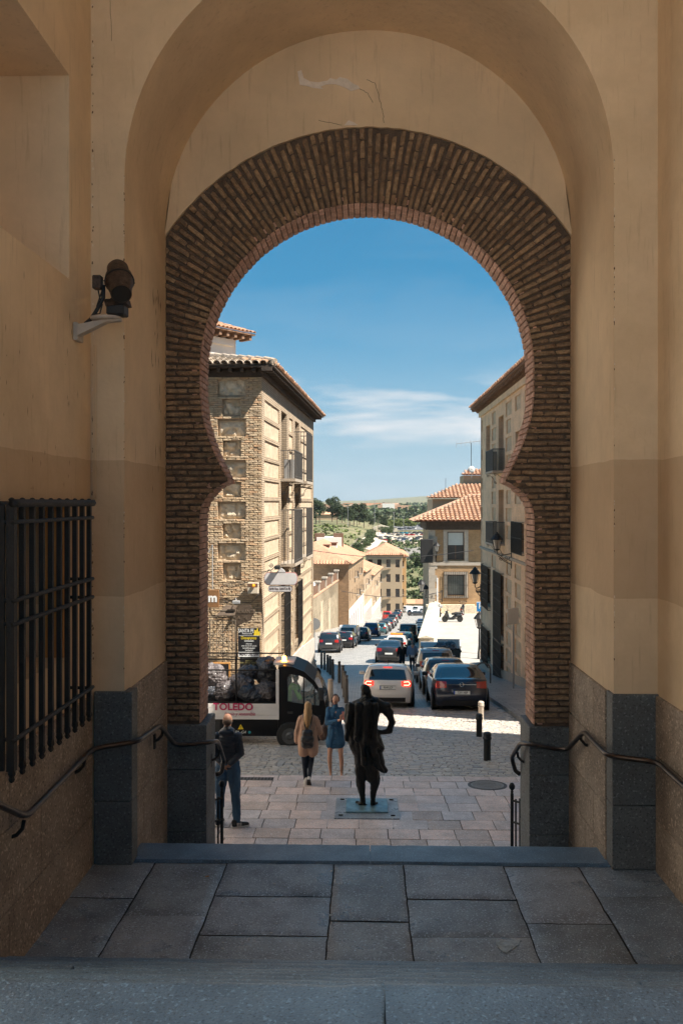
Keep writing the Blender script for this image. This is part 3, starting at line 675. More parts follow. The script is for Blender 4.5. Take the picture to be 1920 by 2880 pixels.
# ground behind the camera
SQ = mat('square_paving', (.45, .45, .45), rough=.8, var=.15, sc=1, bump=.2)
mb = MB(); mb.box(-60, 60, -80, -3.2, 1.2, 1.585); tag(mb.build('square', SQ), 'open square behind the camera', kind='structure')
mb = MB(); mb.box(-60, -5.2, -3.2, 9.9, 1.2, 1.58); mb.box(5.2, 60, -3.2, 9.9, 1.2, 1.58); mb.box(2.6, 5.2, -3.2, -.2, 1.2, 1.583); tag(mb.build('square', SQ), 'paved square beside the gate', kind='structure')
# ---------------------------------------------------------------- far terrain
TP = [(255, 1725), (262, 1715), (300, 1688), (360, 1640), (430, 1590), (460, 1574), (525, 1536), (560, 1523), (620, 1508), (700, 1490), (800, 1478), (1000, 1464), (1500, 1446), (2500, 1432), (4000, 1424), (6500, 1419), (9000, 1416)]
TPz = [(d, imgz(d, y)) for d, y in TP]
def tz(x, y):
    z = zprof(TPz, y); k = x / max(1, y)
    if y > 300: z += (6 if y > 420 else 6 * (y - 300) / 120) * max(0, min(1, (-k + .035) * 14)) * (1 if y < 900 else max(0, 1 - (y - 900) / 600))
    if y > 1200: z += (y - 1200) * .0016 * noise.noise(Vector((k * 6, y * .0006, 0))) * 4
    if y > 3500: z += max(0, (k - .0)) * (y - 3500) * .12 * max(0, min(1, 1)) if k < .4 else 0
    if 262 < y < 900: z += .9 * noise.noise(Vector((x * .03, y * .02, 5)))
    return z
vs = []; fs = []; rowsY = [256 * (9500 / 256) ** (i / 150) for i in range(151)]; nx = 60
for yy in rowsY:
    for j in range(nx + 1): k = -.9 + 1.8 * j / nx; k = k * abs(k) ** .6; vs.append((k * yy * 1.2, yy, tz(k * yy * 1.2, yy)))
for i in range(150):
    for j in range(nx): a = i * (nx + 1) + j; fs.append((a, a + 1, a + nx + 2, a + nx + 1))
HILL = mat('dry_grass', (.135, .135, .06), rough=.95, var=.35, sc=.05, bump=.6, bs=.8, stain=.9, stc=(.30, .24, .14), dist=.5)
HILL.node_tree.nodes['Noise Texture.001'].inputs['Scale'].default_value = .03 if 'Noise Texture.001' in HILL.node_tree.nodes else .1
mb = MB(); mb.add(vs, fs); hl = tag(mb.build('hillside', HILL, smooth=True), 'grassy valley and far hills', kind='structure')
mb = MB()
for a, b in ((-300, 15), (22, 400),): mb.box(a, b, 8, 255, -60, -28.5)
tag(mb.build('ground', HILL), 'ground below the town', kind='structure')
def drape(name, quad, m, lab, n=12, lift=.35):
    vs = []; fs = []; (ax, ay), (bx, by), (cx_, cy_), (dx, dy) = quad
    for i in range(n + 1):
        for j in range(n + 1):
            s_, t_ = j / n, i / n; x = (ax * (1 - s_) + bx * s_) * (1 - t_) + (dx * (1 - s_) + cx_ * s_) * t_; y = (ay * (1 - s_) + by * s_) * (1 - t_) + (dy * (1 - s_) + cy_ * s_) * t_; vs.append((x, y, tz(x, y) + lift))
    for i in range(n):
        for j in range(n): a = i * (n + 1) + j; fs.append((a, a + 1, a + n + 2, a + n + 1))
    mb = MB(); mb.add(vs, fs); return tag(mb.build(name, m), lab, kind='structure')
def xk(px, D): return (px - 1025) / F * D
DIRT = mat('pale_dirt', (.50, .42, .33), rough=.95, var=.15, sc=.2, bump=0); ASPH = mat('asphalt', (.16, .155, .155), rough=.8, var=.15, sc=.5, bump=0)
EARTH = mat('grey_bank', (.20, .185, .165), rough=.95, var=.3, sc=.12, bump=.4, bs=1)
drape('dirt_road', [(xk(985, 480), 480), (xk(1050, 480), 480), (xk(1100, 640), 640), (xk(1062, 640), 640)], DIRT, 'pale dirt road climbing between the trees and the car park')
drape('car_park', [(xk(1035, 545), 545), (xk(1290, 545), 545), (xk(1290, 600), 600), (xk(1050, 600), 600)], DIRT, 'lower pale strip of the far car park')
drape('car_park', [(xk(1055, 612), 612), (xk(1290, 612), 612), (xk(1290, 650), 650), (xk(1065, 650), 650)], DIRT, 'middle strip of the far car park')
drape('car_park', [(xk(1060, 690), 690), (xk(1290, 690), 690), (xk(1290, 830), 830), (xk(1100, 830), 830)], ASPH, 'upper asphalt strip of the far car park')
drape('earth_bank', [(xk(1100, 462), 462), (xk(1330, 462), 462), (xk(1330, 520), 520), (xk(1080, 520), 520)], EARTH, 'grey stony bank below the far car park')
# ---------------------------------------------------------------- building helpers
BR1 = brickmat('brick_wall', (.46, .345, .235), (.39, .29, .19), (.33, .26, .19), ms=.011)
BR1S = brickmat('brick_wall_side', (.52, .40, .28), (.45, .34, .23), (.27, .21, .15), ms=.015)
BR2 = brickmat('brick_wall_tan', (.88, .60, .38), (.80, .53, .33), (.72, .54, .37), ms=.012)
BR3 = brickmat('brick_wall_orange', (.42, .24, .105), (.33, .18, .08), (.40, .31, .2), ms=.012, rh=.075)
BR4 = brickmat('brick_far', (.36, .225, .12), (.30, .185, .10), (.34, .25, .16), ms=.012, bump=.2)
STN = mat('rough_stone_infill', (.68, .56, .41), rough=.95, var=.22, sc=6, bump=.9, bs=9, stain=.4, stc=(.36, .29, .2), dist=.05)
STP = mat('stone_panel_plaster', (.54, .43, .31), rough=.95, var=.22, sc=4, bump=.6, bs=12, stain=.5, stc=(.40, .27, .14), dist=.03)
TRIM = mat('stone_trim', (.40, .34, .275), rough=.9, var=.12, sc=5, bump=.3, bs=30, isl=.12)
CREAM = mat('cream_render', (.62, .54, .42), rough=.9, var=.08, sc=1.5, bump=.15, stain=.3)
WHITE = mat('white_render', (.74, .71, .66), rough=.9, var=.06, sc=1, bump=.1, stain=.25)
TAN = mat('tan_render', (.46, .33, .215), rough=.9, var=.1, sc=1, bump=.1, stain=.3)
TILE = mat('roof_tile', (.50, .29, .185), rough=.9, var=.25, sc=7, bump=.4, bs=30, isl=[(.75, .72, .7), (1, 1, 1), (1.25, 1.25, 1.2), (.9, .8, .7)], stain=.4, stc=(.30, .24, .18))
TILEG = mat('weathered_tile', (.40, .325, .255), rough=.95, var=.35, sc=9, bump=.5, bs=30, isl=[(.8, .8, .8), (1, 1, 1), (1.2, 1.15, 1.05)], stain=.5, stc=(.24, .21, .18))
TILEF = brickmat('far_roof_tile', (.56, .29, .18), (.47, .235, .145), (.40, .23, .13), bw=.24, rh=.5, ms=.03, rough=.9, bump=.5)
EAVE = mat('dark_wood', (.055, .038, .027), rough=.85, var=.4, sc=4, bump=.3)
SOFF = mat('brown_soffit', (.20, .115, .07), rough=.85, var=.3, sc=4, bump=.3)
GLS = glassmat('window_glass', (.03, .035, .04)); GLD = glassmat('dark_glass', (.012, .014, .016))
BLIND = mat('pale_blind', (.45, .47, .44), rough=.8, var=.05, bump=0)
SHUT = mat('shutter_brown', (.16, .085, .05), rough=.7, var=.15, sc=3, bump=.1)
WFR = mat('window_wood', (.12, .06, .035), rough=.6, var=.2, bump=0)
GREYP = mat('grey_sheet', (.30, .30, .30), rough=.6, var=.1, sc=3, bump=.1)
IRONG = mat('grey_iron', (.10, .095, .09), rough=.6, var=.2, bump=.1, metal=.2)
def tilemesh(name, m, ln=.46, r0=.095, r1=.075, n=6, th=.014):
    mb = MB(); vs = []; fs = []
    for (y, r) in ((0, r0), (ln, r1)):
        for rr in (r, r - th):
            for i in range(n + 1): a = pi * i / n; vs.append((-rr * cos(a), y, rr * sin(a) * .9))
    k = n + 1
    for i in range(n):
        fs += [(i, i + 1, 2 * k + i + 1, 2 * k + i), (k + i, 3 * k + i, 3 * k + i + 1, k + i + 1), (i, k + i, k + i + 1, i + 1)]
    fs += [(0, 2 * k, 3 * k, k), (n, k + n, 3 * k + n, 2 * k + n)]
    mb.add(vs, fs); o = mb.build(name, m, None, smooth=radians(40)); me = o.data; bpy.data.objects.remove(o); return me
TM = tilemesh('roof_tile', TILE); TMG = tilemesh('roof_tile', TILEG)
def tile_roof(parent, M, W, Ln, mesh, maxobj=0, u0=0, pitch=.2, inside=None, order=None, step=.36, name='roof_tile', pan=True, sc=1.0):
    """M frame: x along the eave, y up the slope, z out. barrel tiles in columns, plus pan sheet below"""
    cells = []; nc = int((W - u0) / pitch)
    for i in range(nc):
        for j in range(int(Ln / step) + 1):
            x = u0 + (i + .5) * pitch; y = j * step - .03
            if inside and not inside(x, y): continue
            cells.append(M @ T(x + rnd.uniform(-.006, .006), y + rnd.uniform(-.02, .02), .02 + .012) @ R(rnd.uniform(-.03, .03), 'Z') @ R(-.035, 'X') @ S(sc, 1, sc))
    if order: cells.sort(key=lambda c: order(c.translation))
    lay(parent, name, cells, [mesh], maxobj, 'roof_tiling')
def pane_window(parent, M, u0, u1, z0, z1, depth=.25, fm=None, gm=None, cross=True, name='window', mull=1, fw=.06):
    fm = fm or WFR; gm = gm or GLD; mb = MB(M)
    mb.box(u0, u1, -depth, -depth + .05, z0, z0 + fw); mb.box(u0, u1, -depth, -depth + .05, z1 - fw, z1)
    mb.box(u0, u0 + fw, -depth, -depth + .05, z0 + fw, z1 - fw); mb.box(u1 - fw, u1, -depth, -depth + .05, z0 + fw, z1 - fw)
    for k in range(mull): c = u0 + (u1 - u0) * (k + 1) / (mull + 1); mb.box(c - fw / 2, c + fw / 2, -depth, -depth + .045, z0 + fw, z1 - fw)
    if cross: zc = z0 + (z1 - z0) * .62; mb.box(u0 + fw, u1 - fw, -depth, -depth + .04, zc - fw / 2, zc + fw / 2)
    o = mb.build(name, fm, parent); mb = MB(M); mb.box(u0 + fw * .5, u1 - fw * .5, -depth + .005, -depth + .02, z0 + fw * .5, z1 - fw * .5); mb.build('pane', gm, o); return o
def grille(parent, M, u0, u1, z0, z1, off=.1, pitch=.12, r=.011, rails=3, name='window_grille', box=False):
    mb = MB(M); n = max(2, int((u1 - u0) / pitch))
    for i in range(n + 1): u = u0 + (u1 - u0) * i / n; mb.box(u - r, u + r, off - r, off + r, z0, z1)
    for k in range(rails + 2): z = z0 + (z1 - z0) * k / (rails + 1); mb.box(u0, u1, off - r * .7 + .002, off + r * .7 + .002, z - r, z + r)
    if box:
        for u in (u0, u1):
            for k in range(rails + 2): z = z0 + (z1 - z0) * k / (rails + 1); mb.box(u - r, u + r, 0, off, z - r, z + r)
            for q in range(1, int(off / pitch)): mb.box(u - r, u + r, q * pitch - r, q * pitch + r, z0, z1)
    return mb.build(name, IRON, parent)
def scroll(mb, M, x0, z0, s, flip=1, r=.009, turns=1.6, n=26):
    pts = []
    for i in range(n + 1):
        t = i / n; a = t * turns * 2 * pi; rr = s * (1 - t * .85); pts.append((x0 + flip * (s - rr * cos(a)), 0, z0 + rr * sin(a) * -1))
    mb.tube(pts, r, 5, M)
def balcony(parent, M, u0, u1, z, proj=.55, h=1.0, slab=.09, dens=.12, solid=None, scrolls=True):
    mb = MB(M); mb.box(u0, u1, .002, proj, z - slab, z); b = mb.build('balcony', TRIM, parent)
    mb = MB(M); r = .008
    n = int((u1 - u0) / dens)
    for i in range(n + 1): u = u0 + .03 + (u1 - u0 - .06) * i / n; mb.box(u - r, u + r, proj - .04, proj - .02, z, z + h)
    for u in (u0 + .03, u1 - .03):
        for q in range(1, int(proj / dens) + 1): mb.box(u - r, u + r, q * dens - .03, q * dens - .01, z, z + h)
        mb.box(u - .015, u + .015, 0, proj - .02, z + h - .02, z + h + .015)
    mb.box(u0 + .015, u1 - .015, proj - .045, proj - .015, z + h - .02, z + h + .015); mb.box(u0 + .02, u1 - .02, proj - .04, proj - .02, z + .08, z + .1)
    mb.build('railing', IRONG, b)
    if scrolls:
        mb = MB()
        for u in (u0 + .1, u1 - .1):
            MM = M @ T(u, 0, z - slab) @ R(pi / 2, 'Z')
            mb.tube([(0.02, 0, -.5), (.12, 0, -.42), (.2, 0, -.22), (.35, 0, -.08), (proj - .04, 0, -.03)], .012, 5, MM); scroll(mb, MM, .02, -.42, .07, 1); scroll(mb, MM, proj - .2, -.1, .06, 1)
        mb.build('scroll_bracket', IRON, b)
    return b
def person_free(): pass
# ---------------------------------------------------------------- left building
TH = atan(116 / F)     # street side bearing
LB = empty('corner_building', label='tall brick and stone corner building left of the street with iron balconies', cat='building')
C0 = Vector((-3.15, 28, 0)); Uf = (-1, 0, 0); Us = Vector((sin(TH), cos(TH), 0)); Ns = Vector((cos(TH), -sin(TH), 0))
MF = fr(C0, Uf, (0, -1, 0)); MS = fr(C0, Us, Ns)
ZT = 7.07; ZB = -5.5
def fz(py): return 3.19 - (py - HY) / 91.8
holes = []; row = 0; pan = []
pitch = 58.2
for k in range(-2, 10):
    ytop = 880 + 1180 * .2551 + k * pitch; wide = (k % 2 == 0)
    u0, u1 = ((.50, 1.36) if wide else (.65, 1.20)); z1 = fz(ytop); z0 = z1 - .50 if wide else z1 - .47
    if k == -2: u0, u1 = .5, 1.36
    if k < 8: holes.append((u0, u1, z0, z1, .10))
    # repeat further left, out of the arch opening
    if k < 8: holes.append((u0 + 2.6, u1 + 2.6, z0, z1, .13))
facade('wall', BR1, LB, MF @ T(0, -.05, 0), 7, ZB, ZT, holes)
for h in holes:
    mb = MB(MF @ T(0, -.05, 0)); nx, nz = 12, 7; vs = []; fs = []
    for i in range(nx + 1):
        for j in range(nz + 1):
            u = h[0] + (h[1] - h[0]) * i / nx; z = h[2] + (h[3] - h[2]) * j / nz
            e = min(i, nx - i, j, nz - j); q = noise.noise(Vector((u * 3.3, z * 4.1, 2))) + .6 * noise.noise(Vector((u * 8, z * 9, 7)))
            ridge = abs(noise.noise(Vector((u * 2.6, z * 2.6, 11)))); vs.append((u, -.095 + (.05 * q + (.05 if ridge > .08 else -.02) if e > 0 else 0), z))
    for i in range(nx):
        for j in range(nz): a = i * (nz + 1) + j; fs.append((a, a + 1, a + nz + 2, a + nz + 1))
    mb.add(vs, fs); mb.build('stone_panel', STN, LB, smooth=radians(50))
UB1 = [unit('brick', mat('facade_brick', (.47, .355, .24), rough=.92, var=.22, sc=9, bump=.5, bs=35, isl=[(.95, .93, .9), (1, 1, 1), (1.08, 1.07, 1.02), (1.0, .82, .70), (1.05, 1.02, .95), (1.0, .98, .92)]), .10, .07, 80 + k) for k in range(5)]
cells = []; z = ZT - .04; r_ = 0
while z > -3.0:
    u = (.0 if r_ % 2 else -.14) 
    while u < 1.95:
        ln = .27; a, b = max(0.0, u), u + ln; cut = [(a, b)]
        for h in holes[::2]:
            if h[2] - .02 < z < h[3] + .02:
                nc = []
                for (p, q) in cut:
                    if q <= h[0] or p >= h[1]: nc.append((p, q))
                    else:
                        if p < h[0] - .04: nc.append((p, h[0]))
                        if q > h[1] + .04: nc.append((h[1], q))
                cut = nc
        for p, q in cut:
            if q - p > .05: cells.append((abs(z - 2.5), MF @ T((p + q) / 2, -.035 + rnd.uniform(-.004, .006), z + rnd.uniform(-.002, .002)) @ S(q - p - .012, .10, .057 + rnd.uniform(-.003, .003))))
        u += ln
    z -= .0672; r_ += 1
cells.sort(key=lambda c: c[0]); lay(LB, 'brick', [c[1] for c in cells], UB1, 300, 'brickwork')
# street side
cold = [(.45, 3.95), (6.45, 7.75), (10.35, 15.1)]
sh = []; spn = []
for k in range(-1, 16):
    z1 = fz(880 + 1180 * .2551) + .06 - k * .634; 
    for ci, (a, b) in enumerate(cold):
        off = .12 if k % 2 else 0
        z0 = z1 - .5
        if z0 < -3.3: continue
        sh.append((a + off, b - off, z0, z1, .05))
wins = [(4.4, 5.9, 4.06, 6.48, .5), (8.4, 9.8, 4.06, 6.48, .5), (4.4, 5.9, 1.05, 3.6, .5), (8.4, 9.8, 1.05, 3.6, .5), (4.4, 5.9, -2.4, -.05, .35), (8.4, 9.8, -2.4, -.05, .35)]
facade('wall', BR1S, LB, MS, 15.7, ZB, ZT, sh + wins)
for h in sh:
    mb = MB(MS); vs = []; fs = []; nx, nz = 10, 4
    for i in range(nx + 1):
        for j in range(nz + 1):
            u = h[0] + (h[1] - h[0]) * i / nx; z = h[2] + (h[3] - h[2]) * j / nz; vs.append((u, -.04 + .014 * noise.noise(Vector((u * 3, z * 5, 0))), z))
    for i in range(nx):
        for j in range(nz): a = i * (nz + 1) + j; fs.append((a, a + 1, a + nz + 2, a + nz + 1))
    mb.add(vs, fs); mb.build('stone_panel', STP, LB, smooth=True)
for k, h in enumerate(wins):
    pane_window(LB, MS, h[0], h[1], h[2], h[3], .42 if k < 4 else .28)
    if k >= 4: grille(LB, MS, h[0] - .05, h[1] + .05, h[2] - .1, h[3] + .1, .14, .13, .012, 4, box=True)
for (u0, u1, z) in ((4.2, 6.7, 4.06), (8.07, 10.4, 4.06), (4.2, 6.7, 1.05), (8.07, 10.4, 1.05)):
    b = balcony(LB, MS, u0, u1, z, .52, 1.0 if u0 < 5 and z > 4 else 1.9 if u0 < 5 else 1.95, .1, .14)
mb = MB(MS); mb.box(4.6, 5.0, .08, .42, 4.07, 4.75); mb.build('air_conditioner', GREYP, LB)
# plinth, body, eaves
PLG = granite('plinth_stone', (.56, .50, .44), rough=.7, scale=60)
mb = MB(MS); mb.prism([(-.02, -5.6), (15.72, -5.6), (15.72, -3.25), (10, -2.85), (-.02, -2.5)], -.02, .05); mb.build('plinth', PLG, LB)
mb = MB(MS); mb.box(.75, 15.5, -7, -.55, ZB, ZT + .2); mb.build('wall', DARK, LB)
mb = MB(MS); mb.box(15.55, 15.7, -7, -.0, ZB, ZT); mb.build('wall', BR1, LB)
mb = MB(MS); ov = .44
mb.box(-ov, 15.7 + ov, -7.5, ov, ZT + .24, ZT + .30); mb.build('eave_board', EAVE, LB)
mb = MB(MS); mb.box(-.12, 15.8, -7.4, .10, ZT - .0, ZT + .22)
mb.build('cornice', EAVE, LB)
mb = MB(MS)
for k in range(46): u = -.45 + k * .36; mb.box(u - .05, u + .05, .06, ov - .06, ZT + .12, ZT + .235)
for k in range(16): v = -.2 - k * .36; mb.box(-ov + .06, -.06, v - .05, v + .05, ZT + .12, ZT + .235)
mb.build('rafter_ends', EAVE, LB, kind='stuff')
# hipped roof surfaces with tiles: front slope and street slope
MFt = fr(C0 + Vector((0, 0, ZT + .33)) - Vector((0, 1, 0)) * ov + Vector((1, 0, 0)) * ov, Uf, (0, -1, 0))
SLP = radians(13)
def slopeM(O, U, inward, ang):
    U = Vector(U).normalized(); I = Vector(inward).normalized(); Y = I * cos(ang) + Vector((0, 0, 1)) * sin(ang); Z = U.cross(Y); 
    if Z.z < 0: Z = -Z
    M = Matrix.Identity(4)
    for i in range(3): M[i][0] = U[i]; M[i][1] = Y[i]; M[i][2] = Z[i]; M[i][3] = O[i]
    return M
Oc = C0 + Vector((ov, -ov, ZT + .32))
MA = slopeM(Oc, Uf, (0, 1, 0), SLP); MBs = slopeM(Oc, Us, -Ns, SLP)
mb = MB(MA); mb.add([(0, 0, 0), (8, 0, 0), (8, 3.4, 0), (3.4, 3.4, 0)], [(0, 1, 2, 3)]); mb.build('roof', TILEG, LB)
mb = MB(MBs); mb.add([(0, 0, 0), (17.1, 0, 0), (14, 3.4, 0), (3.4, 3.4, 0)], [(0, 1, 2, 3)]); mb.build('roof', TILEG, LB)
tile_roof(LB, MA, 4.2, 3.2, TMG, 60, pitch=.235, inside=lambda x, y: x > y * .95, order=lambda p: p.x * -1 + p.z * 2, step=.34, sc=1.2)
tile_roof(LB, MBs, 17.1, .9, TM, 80, pitch=.22, inside=lambda x, y: x > y * .95, order=lambda p: p.y, step=.36, sc=1.1)
hp = MB()
for k in range(9): p = Oc + (Vector((-1, 1, 0)) * k * .3 + Vector((0, 0, 1)) * k * .3 * tan(SLP)); hp.lathe([(.12, 0), (.10, .5)], 8, T(p.x, p.y, p.z + .06) @ Vector((-1, 1, .4)).to_track_quat('Z', 'Y').to_matrix().to_4x4())
hp.build('hip_tiles', TILEG, LB, kind='stuff')
# rear block top-left behind the corner building
L2 = empty('tall_rear_house', label='white rendered upper storey with a carved eave rising behind the corner building', cat='building')
p0 = atD(690, 980, 36); XE = p0.x
def L2x(px, D): return atD(px, 0, D).x
ez = atD(660, 965, 40).z
Me = fr(Vector((L2x(690, 38), 38, 0)), (-1, 0, 0), (0, -1, 0)); M2 = fr(Vector((L2x(662, 38), 38, 0)), Vector((-.62, -.78, 0)), Vector((.78, -.62, 0)))
# eave runs toward the viewer and left; wall below
mb = MB(M2); mb.box(0, 9, -6, 0, 2, ez - .15); mb.build('wall', WHITE, L2)
mb = MB(M2); mb.box(-.55, 9, -6.5, .6, ez - .02, ez + .04); mb.build('eave_board', SOFF, L2)
mb = MB(M2)
for k in range(22): u = -.35 + k * .42; mb.box(u - .07, u + .07, -.1, .52, ez - .22, ez - .03)
mb.build('rafter_ends', SOFF, L2, kind='stuff')
mb = MB(M2); mb.box(.2, 9, -.0, .12, ez - .5, ez - .24); mb.build('cornice', WHITE, L2)
MM2 = slopeM(M2 @ Vector((-.55, .62, ez + .05)), Vector((-.62, -.78, 0)), Vector((-.78, .62, 0)), radians(20))
mb = MB(MM2); mb.add([(0, 0, 0), (9, 0, 0), (9, 4, 0), (3, 4, 0)], [(0, 1, 2, 3)]); mb.build('roof', TILE, L2)
tile_roof(L2, MM2, 9, 1.2, TM, 40, pitch=.22, inside=lambda x, y: x > y * .9, order=lambda p: -p.y)
mb = MB(M2)
for (u, z) in ((1.0, ez - 1.2), (1.9, ez - 1.5)): mb.box(u, u + .5, 0, .06, z - .5, z)
mb.build('brick_pier', mat('yellow_brick', (.50, .34, .13), var=.2, isl=.2), L2)
# ---------------------------------------------------------------- right building
RB = empty('shaded_brick_building', label='tall shaded brick building along the right pavement', cat='building')
XW = 6.8; MRB = fr(Vector((XW, 0, 0)), (0, 1, 0), (-1, 0, 0)); ZR = 8.49
rw = [(49.8, 51.5, 4.9, 7.48, .45), (45.0, 46.7, 4.8, 7.55, .45), (45.0, 46.7, 1.21, 3.86, .45), (39.3, 41.9, 1.0, 2.3, .3), (49.7, 52.4, -2.5, -.4, .3), (45.0, 47.5, -3.6, -.4, .3), (49.7, 52.4, -5.6, -3.85, .3), (45.0, 47.5, -5.65, -3.9, .3), (40.3, 41.5, 4.8, 6.4, .4)]
ph = []
colsR = [(53.0, 53.5), (47.6, 49.2), (42.6, 44.3), (40.0, 41.7), (37.4, 39.1), (34.6, 36.4), (31.8, 33.6), (29, 30.8)]
for k in range(16):
    z1 = 8.0 - k * .84
    for ci, (a, b) in enumerate(colsR):
        z0 = z1 - .66
        if any(not (b < w_[0] - .1 or a > w_[1] + .1 or z1 < w_[2] - .1 or z0 > w_[3] + .1) for w_ in rw): continue
        if .45 < z1 < .8 + .66 and z0 < .7 < z1: continue
        ins = .14 if (k + ci) % 2 else 0
        ph.append((a + ins, b - ins, z0, z1, .08))
facade('wall', BR2, RB, MRB, 53.8, -8, ZR, rw + ph, u0=26.2)
for h in ph: mb = MB(MRB); mb.box(h[0], h[1], -.10, -.06, h[2], h[3]); mb.build('stone_panel', STP, RB)
for h in rw: pane_window(RB, MRB, h[0], h[1], h[2], h[3], .4 if h[4] > .35 else .25)
balcony(RB, MRB, 44.6, 47.3, 4.78, .6, 1.05, .1, .05)
balcony(RB, MRB, 44.6, 47.3, 1.21, .6, 1.05, .1, .05)
grille(RB, MRB, 39.2, 42.0, .95, 2.35, .12, .12, .012, 1, box=True)
for h in rw[4:8]: grille(RB, MRB, h[0] - .08, h[1] + .08, h[2] - .12, h[3] + .12, .16, .11, .014, 4, box=True)
mb = MB(MRB); mb.box(26.2, 53.82, 0, .08, .55, .67); mb.build('string_course', TRIM, RB)
mb = MB(); mb.prism([(26.2, -8), (53.8, -8), (53.8, -6.0), (40, -4.4), (26.2, -2.6)], XW - .05, XW + .02, 'x'); mb.build('plinth', TRIM, RB)
mb = MB(); mb.box(XW + .5, XW + 9, 26.2, 53.8, -8, ZR); mb.box(XW + .0, XW + .5, 26.2, 26.4, -8, ZR); mb.box(XW + .0, XW + .5, 53.6, 53.8, -8, ZR); mb.build('wall', BR2, RB)
mb = MB(); mb.box(XW - .12, XW + .1, 26.1, 53.9, ZR - .28, ZR); mb.build('cornice', BR2, RB)
mb = MB(); mb.box(XW - .56, XW + 9.5, 25.5, 54.3, ZR + .22, ZR + .28); mb.build('eave_board', SOFF, RB)
mb = MB()
for k in range(80): y = 25.7 + k * .36; mb.prism([(XW - .50, ZR + .19), (XW - .45, ZR + .07), (XW - .25, ZR + .10), (XW - .18, ZR + .0), (XW + .0, ZR + .0), (XW + .0, ZR + .215), (XW - .50, ZR + .215)], y - .06, y + .06, 'y')
mb.build('rafter_ends', SOFF, RB, kind='stuff')
MRr = slopeM(Vector((XW - .6, 25.4, ZR + .3)), (0, 1, 0), (1, 0, 0), radians(20))
mb = MB(MRr); mb.add([(0, 0, 0), (28.9, 0, 0), (26, 4, 0), (3, 4, 0)], [(0, 1, 2, 3)]); mb.build('roof', TILE, RB)
tile_roof(RB, MRr, 28.9, 1.3, TM, 120, pitch=.24, order=lambda p: -p.y, sc=1.15)
# first block on the right, out of sight beside the gate: it shades the square
R0 = empty('unseen_side_block', label='rendered house beside the gate right of the small square', cat='building')
mb = MB(); mb.prism([(6.8, 10.3), (6.8, 23.1), (16, 18.9), (16, 10.3)], -4, 13.5, 'z'); mb.build('wall', WHITE, R0)
mb = MB(); mb.prism([(6.6, 10.3), (6.6, 23.2), (16, 19.0), (16, 10.3)], 13.5, 13.75, 'z'); mb.build('roof', TILE, R0)
for k in range(3):
    for j in range(3): pane_window(R0, fr(Vector((6.8, 0, 0)), (0, 1, 0), (-1, 0, 0)), 12 + k * 4, 13.2 + k * 4, 1 + j * 4, 3 + j * 4, -.02)
# pale block added out of sight on the left to bounce sunlight
L0 = empty('unseen_side_block', label='added unseen block bouncing light left of the small square', cat='building')
mb = MB(); mb.box(-16, -5.7, 10.3, 20.5, -4, 11); mb.build('wall', WHITE, L0); mb = MB(); mb.box(-16, -5.5, 10.3, 20.7, 11, 11.25); mb.build('roof', TILE, L0)
# ---------------------------------------------------------------- middle building with stone window frames
MBD = empty('tiled_roof_building', label='orange brick building with stone window frames and hipped tile roof behind the terrace', cat='building')
YM = 85.0; MX0 = atY(1206, 0, YM).x; MM = fr(Vector((MX0, YM, 0)), (1, 0, 0), (0, -1, 0))
def mu_(px): return (atY(px, 0, YM).x - MX0)
def mz(py): return atY(1200, py, YM).z
u = lambda cx: mu_(1130 + cx * .2551)
wA = (u(497), u(685), mz(980 + 2330 * .2551), mz(980 + 2020 * .2551), .3); wB = (u(497), u(688), mz(1550 + 488 * .2551), mz(1550 + 262 * .2551), .3)
facade('wall', BR3, MBD, MM, 12, -7.2, mz(1467) - .1, [wA, wB])
pane_window(MBD, MM, *wA[:4], depth=.22, fm=WFR, gm=GLS); pane_window(MBD, MM, *wB[:4], depth=.22, gm=GLS)
mb = MB(MM); mb.box(wA[0] + .1, wA[1] - .1, -.19, -.17, wA[3] - 1.25, wA[3] - .1); mb.build('blind', BLIND, MBD)
mb = MB(MM); mb.box(wB[0] + .1, wB[1] - .1, -.19, -.17, wB[2] + .1, wB[3] - .1); mb.build('blind', mat('grey_blind', (.16, .17, .15), bump=0), MBD)
def surround(wd, g, n='window_surround'):
    mb = MB(MM); mb.box(wd[0] - g, wd[0], 0, .06, wd[2] - g * .3, wd[3]); mb.box(wd[1], wd[1] + g, 0, .06, wd[2] - g * .3, wd[3]); mb.box(wd[0] - g, wd[1] + g, 0, .07, wd[3], wd[3] + g); mb.box(wd[0] - g - .05, wd[1] + g + .05, 0, .1, wd[2] - g * .3 - .12, wd[2] - g * .3); mb.build(n, TRIM, MBD)
surround(wA, .36); surround(wB, .3)
grille(MBD, MM, wB[0] - .3, wB[1] + .3, wB[2] - .25, wB[3] + .3, .16, .16, .016, 1, box=True)
za = mz(1581); mb = MB(MM); mb.box(-.05, 12, 0, .09, za - .3, za); mb.build('string_course', TRIM, MBD)
k = 0; z = -7.1
while z < mz(1480): wq = .75 if k % 2 else .55; mb = MB(MM); mb.box(-.04, wq, -.5, .05, z + .005, z + .59); mb.build('quoin', TRIM, MBD); z += .6; k += 1
mb = MB(MM); mb.box(-.3, 4.2, -.3, .5, -7.2, -6.2); mb.box(4.2, 8, -.3, .35, -7.2, -6.35); mb.build('rock_base', STN, MBD)
mb = MB(MM); mb.box(.02, 12, -9, -.5, -12, mz(1467)); mb.box(0, 0.5, -9, -.0, -12, mz(1467)); mb.build('wall', BR3, MBD)
mb = MB(MM); mb.box(-.3, 12, -9, .3, mz(1467) - .75, mz(1467) - .05); mb.build('cornice', EAVE, MBD)
mb = MB(MM); mb.box(-1.35, 12, -9, 1.1, mz(1467) - .04, mz(1467) + .04); mb.build('eave_board', EAVE, MBD)
